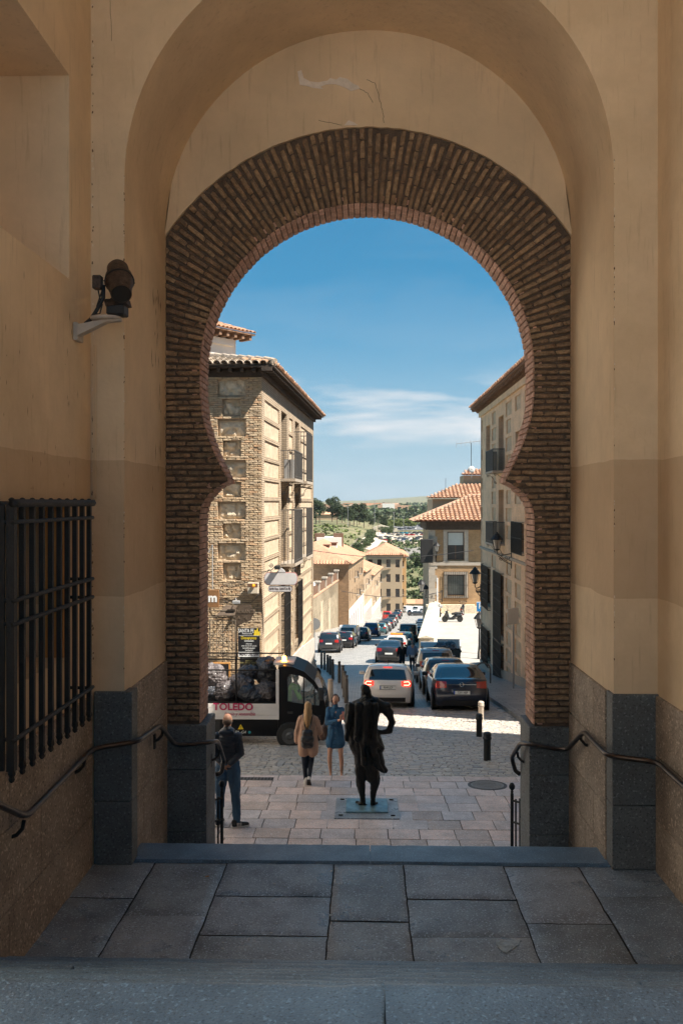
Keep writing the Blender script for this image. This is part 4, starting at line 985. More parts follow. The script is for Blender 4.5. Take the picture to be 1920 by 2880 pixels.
ez = mz(1467) + .06; OM = MM @ Vector((-1.45, 1.2, ez)); MR2 = slopeM(OM, (1, 0, 0), (0, 1, 0), radians(22)); MR3 = slopeM(OM, (0, 1, 0), (1, 0, 0), radians(22))
mb = MB(MR2); mb.add([(0, 0, 0), (14, 0, 0), (14, 6.5, 0), (6.0, 6.5, 0)], [(0, 1, 2, 3)]); mb.build('roof', TILE, MBD)
mb = MB(MR3); mb.add([(0, 0, 0), (11, 0, 0), (11, 6.5, 0), (6.0, 6.5, 0)], [(0, 1, 2, 3)]); mb.build('roof', TILE, MBD)
tile_roof(MBD, MR2, 8.6, 6.3, TM, 280, pitch=.42, inside=lambda x, y: x > y * .93, order=lambda p: p.x * .3 + p.y, step=.5, sc=2.1)
# upper roof behind, chimney block, aerials
B2 = empty('upper_tiled_house', label='second tiled roof and brick stair tower above the hipped roof building', cat='building')
Y2 = 97.0
def q2(px, py): return atY(px, py, Y2)
x0 = q2(1130 + 335 * .2551, 0).x; z0_ = q2(0, 980 + 1660 * .2551).z
mb = MB(); mb.box(x0, 22, Y2, Y2 + 8, -10, z0_); mb.build('wall', TAN, B2)
OM = Vector((q2(1130 + 262 * .2551, 0).x, Y2 - .7, z0_ + .05)); M4 = slopeM(OM, (1, 0, 0), (0, 1, 0), radians(20))
mb = MB(M4); mb.add([(0, 0, 0), (14, 0, 0), (14, 4.5, 0), (3.5, 4.5, 0)], [(0, 1, 2, 3)]); mb.build('roof', TILE, B2)
tile_roof(B2, M4, 9.5, 4.2, TM, 0, pitch=.42, inside=lambda x, y: x > y * .8, step=.5, sc=2.1)
tx0, tx1 = q2(1130 + 722 * .2551, 0).x, 16; tz0 = q2(0, 980 + 1392 * .2551).z
mb = MB(); mb.box(tx0, tx1, Y2 + 4, Y2 + 8, 0, tz0); mb.build('stair_tower', BR3, B2)
M5 = slopeM(Vector((tx0 - .3, Y2 + 3.7, tz0 + .03)), (1, 0, 0), (0, 1, 0), radians(20)); mb = MB(M5); mb.add([(0, 0, 0), (6, 0, 0), (5, 2, 0), (1, 2, 0)], [(0, 1, 2, 3)]); mb.build('roof', TILE, B2)
tile_roof(B2, M5, 6, 1.8, TM, 0, pitch=.42, inside=lambda x, y: x > y * .5, step=.5, sc=2.1)
a = empty('tv_aerial', q2(1130 + 762 * .2551, 980 + 1300 * .2551), label='tall thin television aerial on the brick stair tower', cat='aerial')
ht = (1300 - 1042) * .2551 / F * Y2
mb = MB(); mb.tube([(0, 0, -.6), (0, 0, ht)], .035, 6); mb.build('mast', IRON, a)
mb = MB(); mb.tube([(-1.6, 0, ht - .1), (1.3, 0, ht + .25)], .03, 5)
for k in range(7): t = k / 6; x = -1.6 + 2.9 * t; z = ht - .1 + .35 * t; hh = .25 + .2 * (1 - t); mb.tube([(x, 0, z - hh), (x + .06, 0, z + hh)], .015, 4)
mb.build('antenna_bars', GREYP, a)
a = empty('satellite_dish', q2(1130 + 765 * .2551, 980 + 1335 * .2551), label='small white satellite dish beside the aerial mast', cat='dish')
mb = MB(); mb.lathe([(.02, 0), (.2, .02), (.36, .10), (.35, .12), (.02, .02)], 16, R(pi / 2, 'X')); mb.build('dish', WHITE, a, smooth=True); mb = MB(); mb.tube([(0, 0, -.1), (0, .1, -.9)], .03, 5); mb.build('bracket', GREYP, a)
a = tag(MB().tube([q2(1130 + 480 * .2551, 980 + 1600 * .2551), q2(1130 + 480 * .2551, 980 + 1430 * .2551)], .02, 5).build('whip_aerial', IRON), 'bare whip aerial sticking up over the upper tiled roof', 'aerial')
# parapet along the terrace
PP = empty('parapet_wall', label='cream topped parapet wall between the street and the terrace', cat='wall')
CAPM = mat('parapet_cap', (.68, .60, .47), rough=.9, var=.1, sc=3, bump=.2, stain=.3)
mb = MB(); mb.prism([(3.75, 63.2), (4.75, 63.0), (7.2, 87), (6.3, 87)], -12.5, -6.1, 'z'); mb.build('wall', STN, PP)
nseg = 9
for k in range(nseg):
    t0, t1 = k / nseg, (k + 1) / nseg - .004
    def e(t, s): return ((3.65 + s * 1.2) + (6.2 - 3.65 - s * .15) * t, 63.0 + 24.2 * t)
    mb = MB(); (ax, ay), (bx, by), (cx_, cy_), (dx, dy) = e(t0, 0), e(t0, 1), e(t1, 1), e(t1, 0)
    mxa, mxb = (ax + bx) / 2, (cx_ + dx) / 2
    mb.add([(ax, ay, -6.1), (bx, by, -6.1), (cx_, cy_, -6.1), (dx, dy, -6.1), (mxa, ay, -5.92), (mxb, cy_, -5.92)], [(0, 4, 5, 3), (4, 1, 2, 5), (0, 1, 4), (3, 5, 2)]); mb.build('cap_stone', CAPM, PP)
# retaining wall under the terrace edge
mb = MB(); mb.prism([(3.7, 62.6), (4.4, 62.4), (7.1, 54.2), (6.75, 54.2)], -10, -6.98, 'z'); tag(mb.build('low_wall', STN), 'low rough stone wall edging the ramp beside the terrace', 'wall')
# ---------------------------------------------------------------- arched stone wall beyond the corner building
AW = empty('arched_stone_wall', label='rough stone wall with two arched doorways and balustrade posts left of the parked cars', cat='wall')
B5 = radians(5.2); Oa = Vector((-4.2, 145, 0)); Ua = Vector((-sin(B5), -cos(B5), 0)); Na = Vector((cos(B5), -sin(B5), 0)); MAW = fr(Oa, Ua, Na)
RUB = brickmat('rubble_wall', (.54, .44, .31), (.44, .35, .24), (.34, .28, .2), bw=.75, rh=.34, ms=.03, warp=.25, stain=.35)
doors = [(9.5, 11.5, -20, -10.9, 1.0), (17.5, 20, -20, -10.4, 1.0)]
facade('wall', RUB, AW, MAW, 80, -20, -9.15, doors)
for d in doors:
    mb = MB(MAW); uc = (d[0] + d[1]) / 2; rr = (d[1] - d[0]) / 2; mb.box(d[0], d[1], -1.0, -.9, -20, d[3] + 1); mb.build('door', SHUT, AW)
    mb = MB(MAW); 
    for s_ in (-1, 1): mb.prism([(uc + s_ * rr, d[3] + .02), (uc + s_ * rr, d[3] - rr * 1.3), (uc + s_ * rr * .8, d[3] - rr * .55), (uc + s_ * rr * .45, d[3] - rr * .15), (uc, d[3] + .02)], -.5, .04)
    mb.build('door_arch', RUB, AW)
mb = MB(MAW); mb.box(0, 80, -1.2, .0, -20, -9.16); mb.box(-.0, .3, -8, 0, -20, -9.2)
mb.build('wall', RUB, AW)
mb = MB(MAW); mb.box(-.1, 80, -.5, .1, -9.15, -8.95); mb.build('coping', TILE, AW)
for uu in (.6, 7.5, 14.5, 21.5, 28.5):
    mb = MB(MAW); mb.box(uu - .35, uu + .35, -.45, .05, -8.95, -7.6); mb.bbox(uu - .5, uu + .5, -.6, .2, -7.6, -7.35, .04); mb.build('post', TRIM, AW)
mb = MB(MAW)
for uu in (.6, 7.5, 14.5, 21.5): mb.box(uu + .35, uu + 6.55, -.25, -.15, -8.9, -7.75)
mb.build('metal_screen', SHUT, AW)
mb = MB(MAW); mb.box(0, 60, -9, -1.2, -20, -9.3); mb.build('roof_terrace', WHITE, AW)
# ---------------------------------------------------------------- houses down the street
def row_house(name, label, O, bear, ln, depth, zbase, zeave, rise, wallm, rows, cols, base_h=0, roofm=TILEF, hip=True, win=(1.0, 1.7), z_off=None, blind=SHUT, balc=(), front_cols=0, front_m=None, ov=.5):
    h = empty(name, label=label, cat='house'); U = Vector((sin(bear), cos(bear), 0)); Nn = Vector((cos(bear), -sin(bear), 0)); M = fr(O, U, Nn)
    holes = []; H = zeave - zbase - base_h * .3; 
    for r in range(rows):
        zc = zeave - (r + .55) * (zeave - zbase) / (rows + .15)
        for c in range(cols): uc = ln * (c + .6) / (cols + .2); holes.append((uc - win[0] / 2, uc + win[0] / 2, zc - win[1] / 2, zc + win[1] / 2, .3))
    facade('wall', wallm, h, M, ln, zbase - 4, zeave, holes)
    for i, q in enumerate(holes):
        wo = pane_window(h, M, *q[:4], depth=.28, fm=blind, gm=GLD, cross=False)
        if i in balc: balcony(h, M, q[0] - .4, q[1] + .4, q[2], .6, 1.0, .12, .14, scrolls=False)
    if base_h: mb = MB(M); mb.box(-.02, ln, .0, .07, zbase - 4, zbase + base_h); mb.build('white_plinth', WHITE, h)
    if base_h:
        for c in range(cols + 1): uc = ln * (c + .35) / (cols + 1); mb = MB(M); mb.box(uc - .5, uc + .5, .072, .1, zbase - 1, zbase + base_h * .62); mb.build('door', SHUT, h)
    # camera-facing end wall
    M2 = fr(O, -Nn, -U); fh = []
    for r in range(rows):
        zc = zeave - (r + .55) * (zeave - zbase) / (rows + .15)
        for c in range(front_cols): uc = depth * (c + .5) / front_cols if front_cols > 1 else depth * .5; fh.append((uc - win[0] / 2, uc + win[0] / 2, zc - win[1] / 2, zc + win[1] / 2, .3))
    facade('wall', front_m or wallm, h, M2, depth, zbase - 4, zeave, fh)
    for q in fh: pane_window(h, M2, *q[:4], depth=.28, fm=blind, gm=GLD, cross=False)
    mb = MB(M); mb.box(.3, ln - .02, -depth, -.35, zbase - 4, zeave - .02); mb.build('wall', wallm, h)
    mb = MB(M); mb.box(-ov, ln + ov * .3, -depth - ov, ov, zeave - .02, zeave + .14); mb.build('eave_board', SOFF, h)
    e0 = zeave + .15; a = (-ov - .1, ov + .1); b = (ln + .2, ov + .1); c = (ln + .2, -depth - ov - .1); d = (-ov - .1, -depth - ov - .1); mid = -depth / 2
    i0 = depth / 2 if hip else -.6
    P = [(a[0], a[1], e0), (b[0], b[1], e0), (c[0], c[1], e0), (d[0], d[1], e0), (i0, mid, e0 + rise), (ln + .2, mid, e0 + rise)]
    for idx in ((0, 1, 5, 4), (3, 4, 5, 2), (0, 4, 3)):
        pts = [M @ Vector(P[i]) for i in idx]; uv = [(0, 0)] * len(idx); e1 = (pts[1] - pts[0]).normalized(); nn = (pts[1] - pts[0]).cross(pts[2] - pts[0]).normalized(); e2 = nn.cross(e1)
        if idx == (0, 4, 3): e1 = (pts[2] - pts[0]).normalized(); e2 = nn.cross(e1)
        mbx = MB(); mbx.add(pts, [tuple(range(len(idx)))]); mbx.build('roof', roofm, h, uvs=[((p - pts[0]).dot(e1), (p - pts[0]).dot(e2)) for p in pts])
    # eave tile ends
    mbx = MB(M); 
    for k in range(int((ln + ov) / .5)): mbx.lathe([(.13, 0), (.10, 1.2)], 6, T(-ov + k * .5, ov + .16, e0 + .02) @ R(pi / 2, 'X') @ R(-atan(rise / (depth / 2)), 'X'))
    if i0 > 0 or True:
        for k in range(int(depth / .5)): mbx.lathe([(.13, 0), (.10, 1.2)], 6, T(-ov - .16, ov - k * .5, e0 + .02) @ R(pi / 2, 'Y') @ R(-atan(rise / (depth / 2)), 'Y'))
    mbx.build('eave_tiles', TILE, h, kind='stuff')
    return h, M
def chimney(h, M, u, n, z, w=1.0, hh=1.0):
    mb = MB(M); mb.box(u - w / 2, u + w / 2, n - w / 2, n + w / 2, z, z + hh); c = mb.build('chimney', WHITE, h)
    mb = MB(M); mb.box(u - w / 2 - .1, u + w / 2 + .1, n - w / 2 - .1, n + w / 2 + .1, z + hh + .4, z + hh + .55); mb.box(u - w * .42, u + w * .42, n - w * .42, n + w * .42, z + hh, z + hh + .4); mb.build('chimney_cap', SHUT, c)
O2 = Vector((-2.5, 145, 0)); h2, M_ = row_house('brick_house', 'brown brick house with hipped orange tile roof and white painted ground floor', O2, radians(4.8), 27, 13, -17.2, -6.6, 3.2, BR4, 3, 7, 3.4, balc=(2, 4, 10, 12), win=(.9, 1.7), front_m=brickmat('brick_end_wall_shaded', (.30, .18, .095), (.22, .13, .07), (.24, .17, .11), bw=.5, rh=.2, ms=.03, warp=.2))  # end wall in brown brick, darkened to hold its shadow
chimney(h2, M_, 8, -4.5, -5.3); chimney(h2, M_, 14, -4, -5.2)
tw = empty('roof_terrace_house', label='white stair house and grey railing on the roofs behind the corner building', cat='house')
def B_(px, py, D): return atD(px, py, D)
a_, b_ = B_(890, 1520, 165), B_(960, 1560, 165)
mb = MB(); mb.box(a_.x, b_.x, 165, 172, -14, B_(0, 1512, 165).z); mb.build('stair_house', WHITE, tw)
mb = MB(); mb.box(B_(906, 0, 165).x, B_(926, 0, 165).x, 164.9, 164.95, B_(0, 1538, 165).z, B_(0, 1523, 165).z); mb.build('window', GLD, tw)
mb = MB(); mb.box(-16, B_(932, 0, 163).x, 163, 163.2, -8.2, B_(0, 1536, 163).z); mb.build('railing_panel', GREYP, tw)
for px in (898, 951): p = B_(px, 1508, 166); mb = MB(); mb.box(p.x - .9, p.x + .9, 166, 167.5, p.z - 2, p.z + .5); mb.build('chimney', SHUT, tw)
O3 = Vector((-2.5 + 27.6 * sin(radians(4.8)) + .0, 173, 0)); row_house('tiled_house', 'narrow cream house with single slope tile roof next to the brown brick house', O3, radians(5.4), 17, 12, -19.6, -10.0, 3.0, TAN, 3, 6, 3.0, hip=False, balc=(1, 4), win=(.8, 1.6))
O3b = Vector((O3.x + 17.3 * sin(radians(5.4)), 190.5, 0)); row_house('terraced_house', 'pale rendered terraced house with rows of brown shutters before the tall block', O3b, radians(5.4), 24, 12, -22, -12.0, 2.6, TAN, 3, 8, 3.2, hip=False, balc=(2, 5, 9), win=(.8, 1.7))
Ox = atD(1086, 1560, 238); 
# tall block at the end
O4 = Vector((atY(1130, 0, 240).x, 240, 0))
h4, M4_ = row_house('tall_cream_block', 'tall cream and ochre apartment block at the foot of the street', O4, radians(3), 18, 9.5, -26.5, CAMZ - (1562 - HY) / F * 240, 2.6, mat('cream_block', (.43, .32, .21), var=.06, bump=.1), 4, 4, 0, win=(1.1, 2.1), front_cols=4, balc=(0, 5, 9))
M2_ = fr(O4, (-1, 0, 0), (0, -1, 0))
for r in range(4):
    for c in (1, 2):
        zc = -10.5 - (r + .55) * 16 / 4.15
        if (r + c) % 2: balcony(h4, M2_, 9.5 * (c + .5) / 4 - .9, 9.5 * (c + .5) / 4 + .9, zc - 1.0, .6, 1.0, .12, .14, scrolls=False)
O4b = Vector((atY(1141, 0, 246).x, 246, 0)); row_house('ochre_bay_house', 'slim ochre bay at the right corner of the tall cream block', O4b, radians(3), 10, 2.2, -26.8, CAMZ - (1566 - HY) / F * 246, .8, mat('ochre_wall', (.42, .27, .13), var=.08, bump=.1), 4, 2, 0, win=(.9, 1.9), front_cols=1)
# wall closing the foot of the street
EW = empty('end_wall', label='long stone wall with tiled coping closing the foot of the street', cat='wall')
xa, xb = atY(1118, 0, 262).x, 60
mb = MB(); mb.box(xa, xb, 262, 262.6, -32, imgz(262, 1697)); mb.build('wall', RUB, EW); 
for k in range(20): a = xa + (xb - xa) * k / 20; mb = MB(); mb.prism([(261.5, imgz(262, 1697)), (263.1, imgz(262, 1697)), (262.3, imgz(262, 1685))], a + .03, a + (xb - xa) / 20 - .03, 'x'); mb.build('coping', TILE, EW)
# ---------------------------------------------------------------- vehicles
def paint(name, c, metal=.35, rough=.28): return mat(name, c, rough=rough, var=.04, sc=2, bump=0, metal=metal, coat=1.0)
P_WHITE = paint('paint_white', (.72, .68, .63), .0); P_NAVY = paint('paint_navy', (.010, .016, .035), .4); P_GREY = paint('paint_grey', (.06, .062, .066), .5); P_SILV = paint('paint_silver', (.38, .37, .36), .6)
P_DKG = paint('paint_dark_grey', (.045, .045, .048), .5); P_BLUE = paint('paint_blue', (.02, .06, .16), .4); P_RED = paint('paint_red', (.45, .02, .012), .1); P_BLK = paint('paint_black', (.012, .012, .014), .2); P_TEAL = paint('paint_teal', (.05, .14, .16), .4); P_MAR = paint('paint_maroon', (.12, .008, .015), .3)
CGL = mat('car_glass', (.012, .02, .025), rough=.03, var=0.0, bump=0, spec=1.0, coat=.5)
RUBB = mat('tyre_rubber', (.018, .018, .018), rough=.85, var=.2, bump=.1); RIM = mat('rim_alloy', (.35, .35, .36), rough=.35, var=.1, bump=0, metal=.8)
BLKP = mat('black_plastic', (.02, .02, .021), rough=.6, var=.1, bump=0)
TL = mat('tail_light', (.32, .012, .01), rough=.15, var=.05, bump=0, coat=1); TLON = mat('tail_light_on', (.6, .02, .01), rough=.2, bump=0, emit=(1, .05, .03, .35)); TLED = mat('tail_light_strip', (1, .3, .2), bump=0, emit=(1, .16, .10, 2.5))
HL = mat('head_light', (.6, .62, .62), rough=.1, var=.05, bump=0, coat=1); PLT = mat('number_plate', (.72, .72, .68), rough=.5, var=.02, bump=0); INK = mat('ink_black', (.015, .015, .016), bump=0); BLUEINK = mat('plate_blue', (.01, .06, .35), bump=0)
CHR = mat('chrome', (.6, .6, .6), rough=.12, bump=0, metal=1, var=.02); SEAT = mat('car_seat', (.03, .03, .03), bump=0)
KIND = {
 'hatch': dict(L=4.3, W=1.78, H=1.44, belt=.93, roofk=.74, prof=[(.14, .20, 0), (.03, .34, 0), (.0, .55, 0), (.04, .74, 0), (.10, .94, 1), (.36, 1.30, 0), (.50, 1.40, 0), (1.3, 1.44, 0), (2.1, 1.42, 0), (2.65, 1.33, 1), (3.35, .98, 0), (3.95, .86, 0), (4.22, .68, 0), (4.3, .48, 0), (4.24, .22, 0)], glass=(.62, 2.95), pil=(1.15, 2.05)),
 'sedan': dict(L=4.83, W=1.86, H=1.47, belt=.96, roofk=.72, prof=[(.16, .20, 0), (.03, .36, 0), (.0, .60, 0), (.05, .80, 0), (.10, 1.02, 0), (.28, 1.06, 0), (.42, 1.05, 1), (1.30, 1.38, 0), (1.75, 1.46, 0), (2.5, 1.46, 0), (3.0, 1.36, 1), (3.75, 1.0, 0), (4.45, .86, 0), (4.76, .66, 0), (4.83, .46, 0), (4.76, .2, 0)], glass=(1.0, 3.3), pil=(1.7, 2.5)),
 'suv': dict(L=4.35, W=1.80, H=1.62, belt=1.05, roofk=.80, prof=[(.12, .26, 0), (.02, .42, 0), (.0, .65, 0), (.05, .9, 0), (.10, 1.08, 1), (.30, 1.44, 0), (.42, 1.57, 0), (1.2, 1.62, 0), (2.1, 1.60, 0), (2.6, 1.50, 1), (3.2, 1.10, 0), (3.95, .98, 0), (4.25, .78, 0), (4.35, .55, 0), (4.28, .28, 0)], glass=(.55, 2.85), pil=(1.15, 2.0)),
 'van': dict(L=4.8, W=1.9, H=1.85, belt=1.1, roofk=.90, prof=[(.10, .24, 0), (.02, .36, 0), (.0, .8, 0), (.02, 1.15, 1), (.10, 1.62, 0), (.20, 1.80, 0), (1.5, 1.86, 0), (3.0, 1.82, 0), (3.4, 1.72, 1), (4.0, 1.12, 0), (4.5, .98, 0), (4.74, .76, 0), (4.8, .5, 0), (4.72, .24, 0)], glass=(2.6, 3.7), pil=(2.9, 9)),
}
def car(name, kind, label, pm, loc, rz, group='cars on the street', plate=None, lights_on=False, tilt=0, roof_bar=None, detail=True, third=True, emblem=False, cat='car'):
    k = KIND[kind]; Lc, Wc, Hc, belt = k['L'], k['W'], k['H'], k['belt']; root = empty(name, loc, rz, label, cat, group); root.rotation_euler = (tilt, 0, rz)
    hw = Wc / 2; pr = k['prof']; P = []
    for (a, b) in zip(pr, pr[1:]):
        d = sqrt((a[0] - b[0]) ** 2 + (a[1] - b[1]) ** 2); n = max(2, int(d / (.11 if a[1] > belt - .1 or a[2] else .16)))
        for i in range(n): t = i / n; P.append((a[0] + (b[0] - a[0]) * t, a[1] + (b[1] - a[1]) * t, a[2], i / n if a[2] else 0, (i + 1) / n if a[2] else 0))
    P.append((pr[-1][0], pr[-1][1], 0, 0, 0))
    # light smoothing away from the glass
    Q = [list(p) for p in P]
    for _ in range(2):
        for i in range(1, len(P) - 1):
            Q[i][0] = (P[i - 1][0] + 2 * P[i][0] + P[i + 1][0]) / 4; Q[i][1] = (P[i - 1][1] + 2 * P[i][1] + P[i + 1][1]) / 4
        P = [tuple(q) for q in Q]
    def W(y, z):
        e = abs(y - Lc / 2) / (Lc / 2); w_ = hw * (1 - .13 * max(0, e) ** 5)
        if z < belt: w_ *= 1 - .055 * ((z - .62) / .42) ** 2
        else: w_ *= (1 - .025) * (1 - (1 - k['roofk']) * ((z - belt) / (Hc - belt)) ** 1.25)
        return w_
    def off(y, t): return .13 * t * t * math.exp(-y / .35) + .05 * abs(t) ** 6 * math.exp(-y / .3) - .26 * t * t * math.exp(-(Lc - y) / .5)
    ts = [-1, -.93, -.82, -.6, -.3, 0, .3, .6, .82, .93, 1]
    def shell(i, t):
        y, z = P[i][0], P[i][1]; return (t * W(y, z), y + off(y, t), z - (.045 if z > belt + .1 else .02) * abs(t) ** 4)
    body = MB(); gl = MB(); n = len(P); m = len(ts); vs = [shell(i, t) for i in range(n) for t in ts]; fb = []; fg = []
    gw = 0; gr = []
    for i in range(n - 1):
        for j in range(m - 1):
            f = (i * m + j, i * m + j + 1, (i + 1) * m + j + 1, (i + 1) * m + j); tm = abs(ts[j] + ts[j + 1]) / 2
            g = P[i][2] and .02 < (P[i][3] + P[i][4]) / 2 < .99 and tm < .86
            if g and kind == 'van' and P[i][0] < 1: g = tm < .72 and tm > .1
            (fg if g else fb).append(f)
    body.add(vs, fb)
    def sub(vs, fs): 
        used = sorted({i for f in fs for i in f}); mp = {u: q for q, u in enumerate(used)}; return [vs[u] for u in used], [tuple(mp[i] for i in f) for f in fs]
    v2, f2 = sub(vs, fg)
    sg = []
    for s_ in (-1, 1):
        rows = 9; sv = []
        for i in range(n):
            y, zt = shell(i, s_)[1:]; zb = .2 + (.0 if .5 < P[i][0] < Lc - .4 else 0)
            for j in range(rows + 1):
                if j <= 4: z = zb + (min(belt, zt) - zb) * j / 4
                else: z = min(belt, zt) + max(0, zt - belt) * (j - 4) / (rows - 4)
                x = W(P[i][0], min(z + (.045 if j == rows else 0), P[i][1])) * s_
                if j == rows: x = shell(i, s_)[0]; z = zt
                sv.append((x, y, z))
        fbs = []; fgs = []
        for i in range(n - 1):
            for j in range(rows):
                a = i * (rows + 1) + j; f = (a, a + 1, a + rows + 2, a + rows + 1); y = P[i][0]
                g = 5 <= j <= 7 and k['glass'][0] < y < k['glass'][1] and P[i][1] > belt + .18 and P[i + 1][1] > belt + .1 and not any(abs(y - q) < .07 for q in k['pil'])
                (fgs if g else fbs).append(f)
        body.add(sv, fbs)
        if fgs: sg.append(sub(sv, fgs))
    bo = body.build('body', pm, root, smooth=radians(38))
    if f2:
        mid = [f for f in f2 if min(v2[i][1] for i in f) < Lc / 2]; fro = [f for f in f2 if f not in mid]
        for nm, ff in (('rear_window', mid), ('windscreen', fro)):
            if ff: a_, b_ = sub(v2, ff); g = MB(); g.add(a_, b_); g.build(nm, CGL, root, smooth=True)
    for a_, b_ in sg: g = MB(); g.add(a_, b_); g.build('side_window', CGL, root, smooth=True)
    # rear surface helper
    def rear(z, t, out=.012):
        best = None
        for a, b in zip(P, P[1:]):
            if a[1] <= z <= b[1] and a[0] < Lc * .3: q = (z - a[1]) / (b[1] - a[1] + 1e-6); best = a[0] + (b[0] - a[0]) * q; break
        if best is None: best = 0
        return (t * W(best, z) * 1.004, best + off(best, t) - out, z)
    def patch(nm, t0, t1, z0, z1, m_, nt_=6, nz=3, out=.012, par=root, z0b=None, z1b=None):
        vs = []; fs = []
        for i in range(nt_ + 1):
            t = t0 + (t1 - t0) * i / nt_; q = i / nt_; za = z0 + ((z0b if z0b is not None else z0) - z0) * q; zc = z1 + ((z1b if z1b is not None else z1) - z1) * q
            for j in range(nz + 1): vs.append(rear(za + (zc - za) * j / nz, t, out))
        for i in range(nt_):
            for j in range(nz): a = i * (nz + 1) + j; fs.append((a, a + 1, a + nz + 2, a + nz + 1))
        mb = MB(); mb.add(vs, fs); return mb.build(nm, m_, par, smooth=True)
    lz0, lz1 = (.72, .92) if kind == 'hatch' else (.74, .98) if kind == 'sedan' else (.80, 1.03) if kind == 'suv' else (.7, 1.1)
    for s_ in (-1, 1):
        tl = patch('tail_light', s_ * (.60 if kind != 'van' else .88), s_ * 1.0, lz0 + .03, lz1 - .02, TLON if lights_on else TL, z0b=lz0, z1b=lz1)
        if lights_on:
            pts = [rear(lz1 - .045, s_ * .70, .02), rear(lz1 - .035, s_ * .9, .02), rear((lz0 + lz1) / 2, s_ * .965, .02), rear(lz0 + .05, s_ * .9, .02), rear(lz0 + .055, s_ * .70, .02)]
            mb = MB(); mb.tube(pts, .013, 6); mb.build('light_strip', TLED, tl)
    patch('bumper_insert', -.78, .78, .21, .36, BLKP, 8, 2, .010)
    if detail:
        y_, = (rear(.62, 0, .02)[1],)
        pl = MB(); pz = {'hatch': .69, 'sedan': .62, 'suv': .72, 'van': .8}[kind]; y_ = rear(pz, 0, .022)[1]; pl.box(-.26, .26, y_, y_ + .012, pz - .055, pz + .055); po = pl.build('number_plate', PLT, root)
        if plate:
            text('plate_text', plate, .098, T(.02, y_ - .003, pz) @ TF, INK, po, .001, sx=.86, bold=.001)
            mb = MB(); mb.box(-.26, -.225, y_ - .003, y_, pz - .055, pz + .055); mb.build('plate_band', BLUEINK, po)
            mb = MB(); f_ = .008
            for q in ((-.275, .275, pz + .055, pz + .067), (-.275, .275, pz - .067, pz - .055)): mb.box(q[0], q[1], y_ - .004, y_ + .01, q[2], q[3])
            mb.build('plate_frame', BLKP, po)
    if third: patch('brake_light', -.22, .22, {'hatch': 1.335, 'sedan': 1.035, 'suv': 1.50, 'van': 1.72}[kind], {'hatch': 1.36, 'sedan': 1.055, 'suv': 1.525, 'van': 1.75}[kind], TLON if lights_on else TL, 4, 1, .014)
    if emblem:
        p = rear(.88, 0, .02); patch('chrome_strip', -.58, .58, .862, .882, CHR, 8, 1, .018)
        mb = MB(); mb.tube([(.062 * cos(a_ * pi / 8), p[1], .872 + .062 * sin(a_ * pi / 8)) for a_ in range(17)], .010, 6); e_ = mb.build('emblem', CHR, root); mb = MB(); mb.box(-.07, .07, p[1] - .006, p[1] + .002, .866, .878); mb.build('emblem_bolt', CHR, e_)
    for s_ in (-1, 1):
        mb = MB(); y0 = Lc - .12; mb.bbox(s_ * hw * .78 - .16, s_ * hw * .78 + .16, Lc - .42, Lc - .16, .62, .78, .04); mb.build('headlight', HL, root)
        mb = MB(); ym = Lc * .655; mb.bbox(s_ * (hw + .10) - .10, s_ * (hw + .10) + .10, ym - .06, ym + .06, belt + .02, belt + .15, .025); mb.build('wing_mirror', pm if kind != 'sedan' else P_BLK, root)
        for yw in (.18 * Lc, Lc - .19 * Lc):
            r = .33 if kind != 'van' else .34; mb = MB(T(s_ * (hw + .004), yw, r)); mb.lathe([(r + .065, -.02), (r + .065, .006), (r + .0, .006)], 24, axis='x', M=I4 if s_ > 0 else S(-1, 1, 1)); ar = mb.build('wheel_arch', BLKP, root)
            mb = MB(T(s_ * (hw - .10), yw, r)); mb.lathe([(r * .6, -.1), (r * .95, -.1), (r, -.06), (r, .07), (r * .93, .115), (r * .66, .12), (.02, .10)], 22, axis='x', M=I4 if s_ > 0 else S(-1, 1, 1)); wh = mb.build('wheel', RUBB, root, smooth=radians(35))
            mb = MB(T(s_ * (hw + .018), yw, r))
            for q in range(7): a_ = q * 2 * pi / 7; mb.box(-.008, .010, .04, r * .64, -.028, .028, R(a_, 'X'))
            mb.lathe([(r * .68, -.01), (r * .68, .008), (r * .60, .008), (r * .6, -.01)], 18, axis='x'); mb.build('rim', RIM, wh)
    mb = MB(); mb.box(-hw * .86, hw * .86, .25, Lc - .3, .17, .3); mb.build('underbody', BLKP, root)
    mb = MB(); mb.tube([(0, 1.25 if kind != 'sedan' else 1.9, Hc - .01), (0, 1.05 if kind != 'sedan' else 1.75, Hc + (.16 if kind != 'sedan' else .08))], .008, 5); mb.build('aerial', BLKP, root)
    if kind == 'suv':
        for s_ in (-1, 1): mb = MB(); mb.tube([(s_ * .6, .5, Hc - .03), (s_ * .6, .65, Hc + .05), (s_ * .6, 2.0, Hc + .05), (s_ * .6, 2.2, Hc - .03)], .018, 6); mb.build('roof_rail', BLKP, root)
    if roof_bar: mb = MB(); mb.bbox(-.5, .5, 1.3, 1.6, Hc + .0, Hc + .14, .04); mb.build('roof_sign', mat('amber_sign', (.7, .25, .03), bump=0, rough=.3), root)
    return root
def road_tilt(y): return (gz(y + 2) - gz(y - 2)) / 4
def put(name, kind, label, pm, px, Y, hd=None, **k):
    x = (px - 1025) / F * Y + PSI * 0; rz = -(TH if Y < 60 else radians(4.5)) if hd is None else hd
    return car(name, kind, label, pm, (x, Y, gz(Y) + .0), rz, tilt=atan(road_tilt(Y + 1.5)), **k)
put('parked_car', 'sedan', 'dark navy saloon with chrome strip and plate 7201 HSP parked nearest on the right', P_NAVY, 1298, 29.7, hd=-.012, plate='7201 HSP', emblem=True)
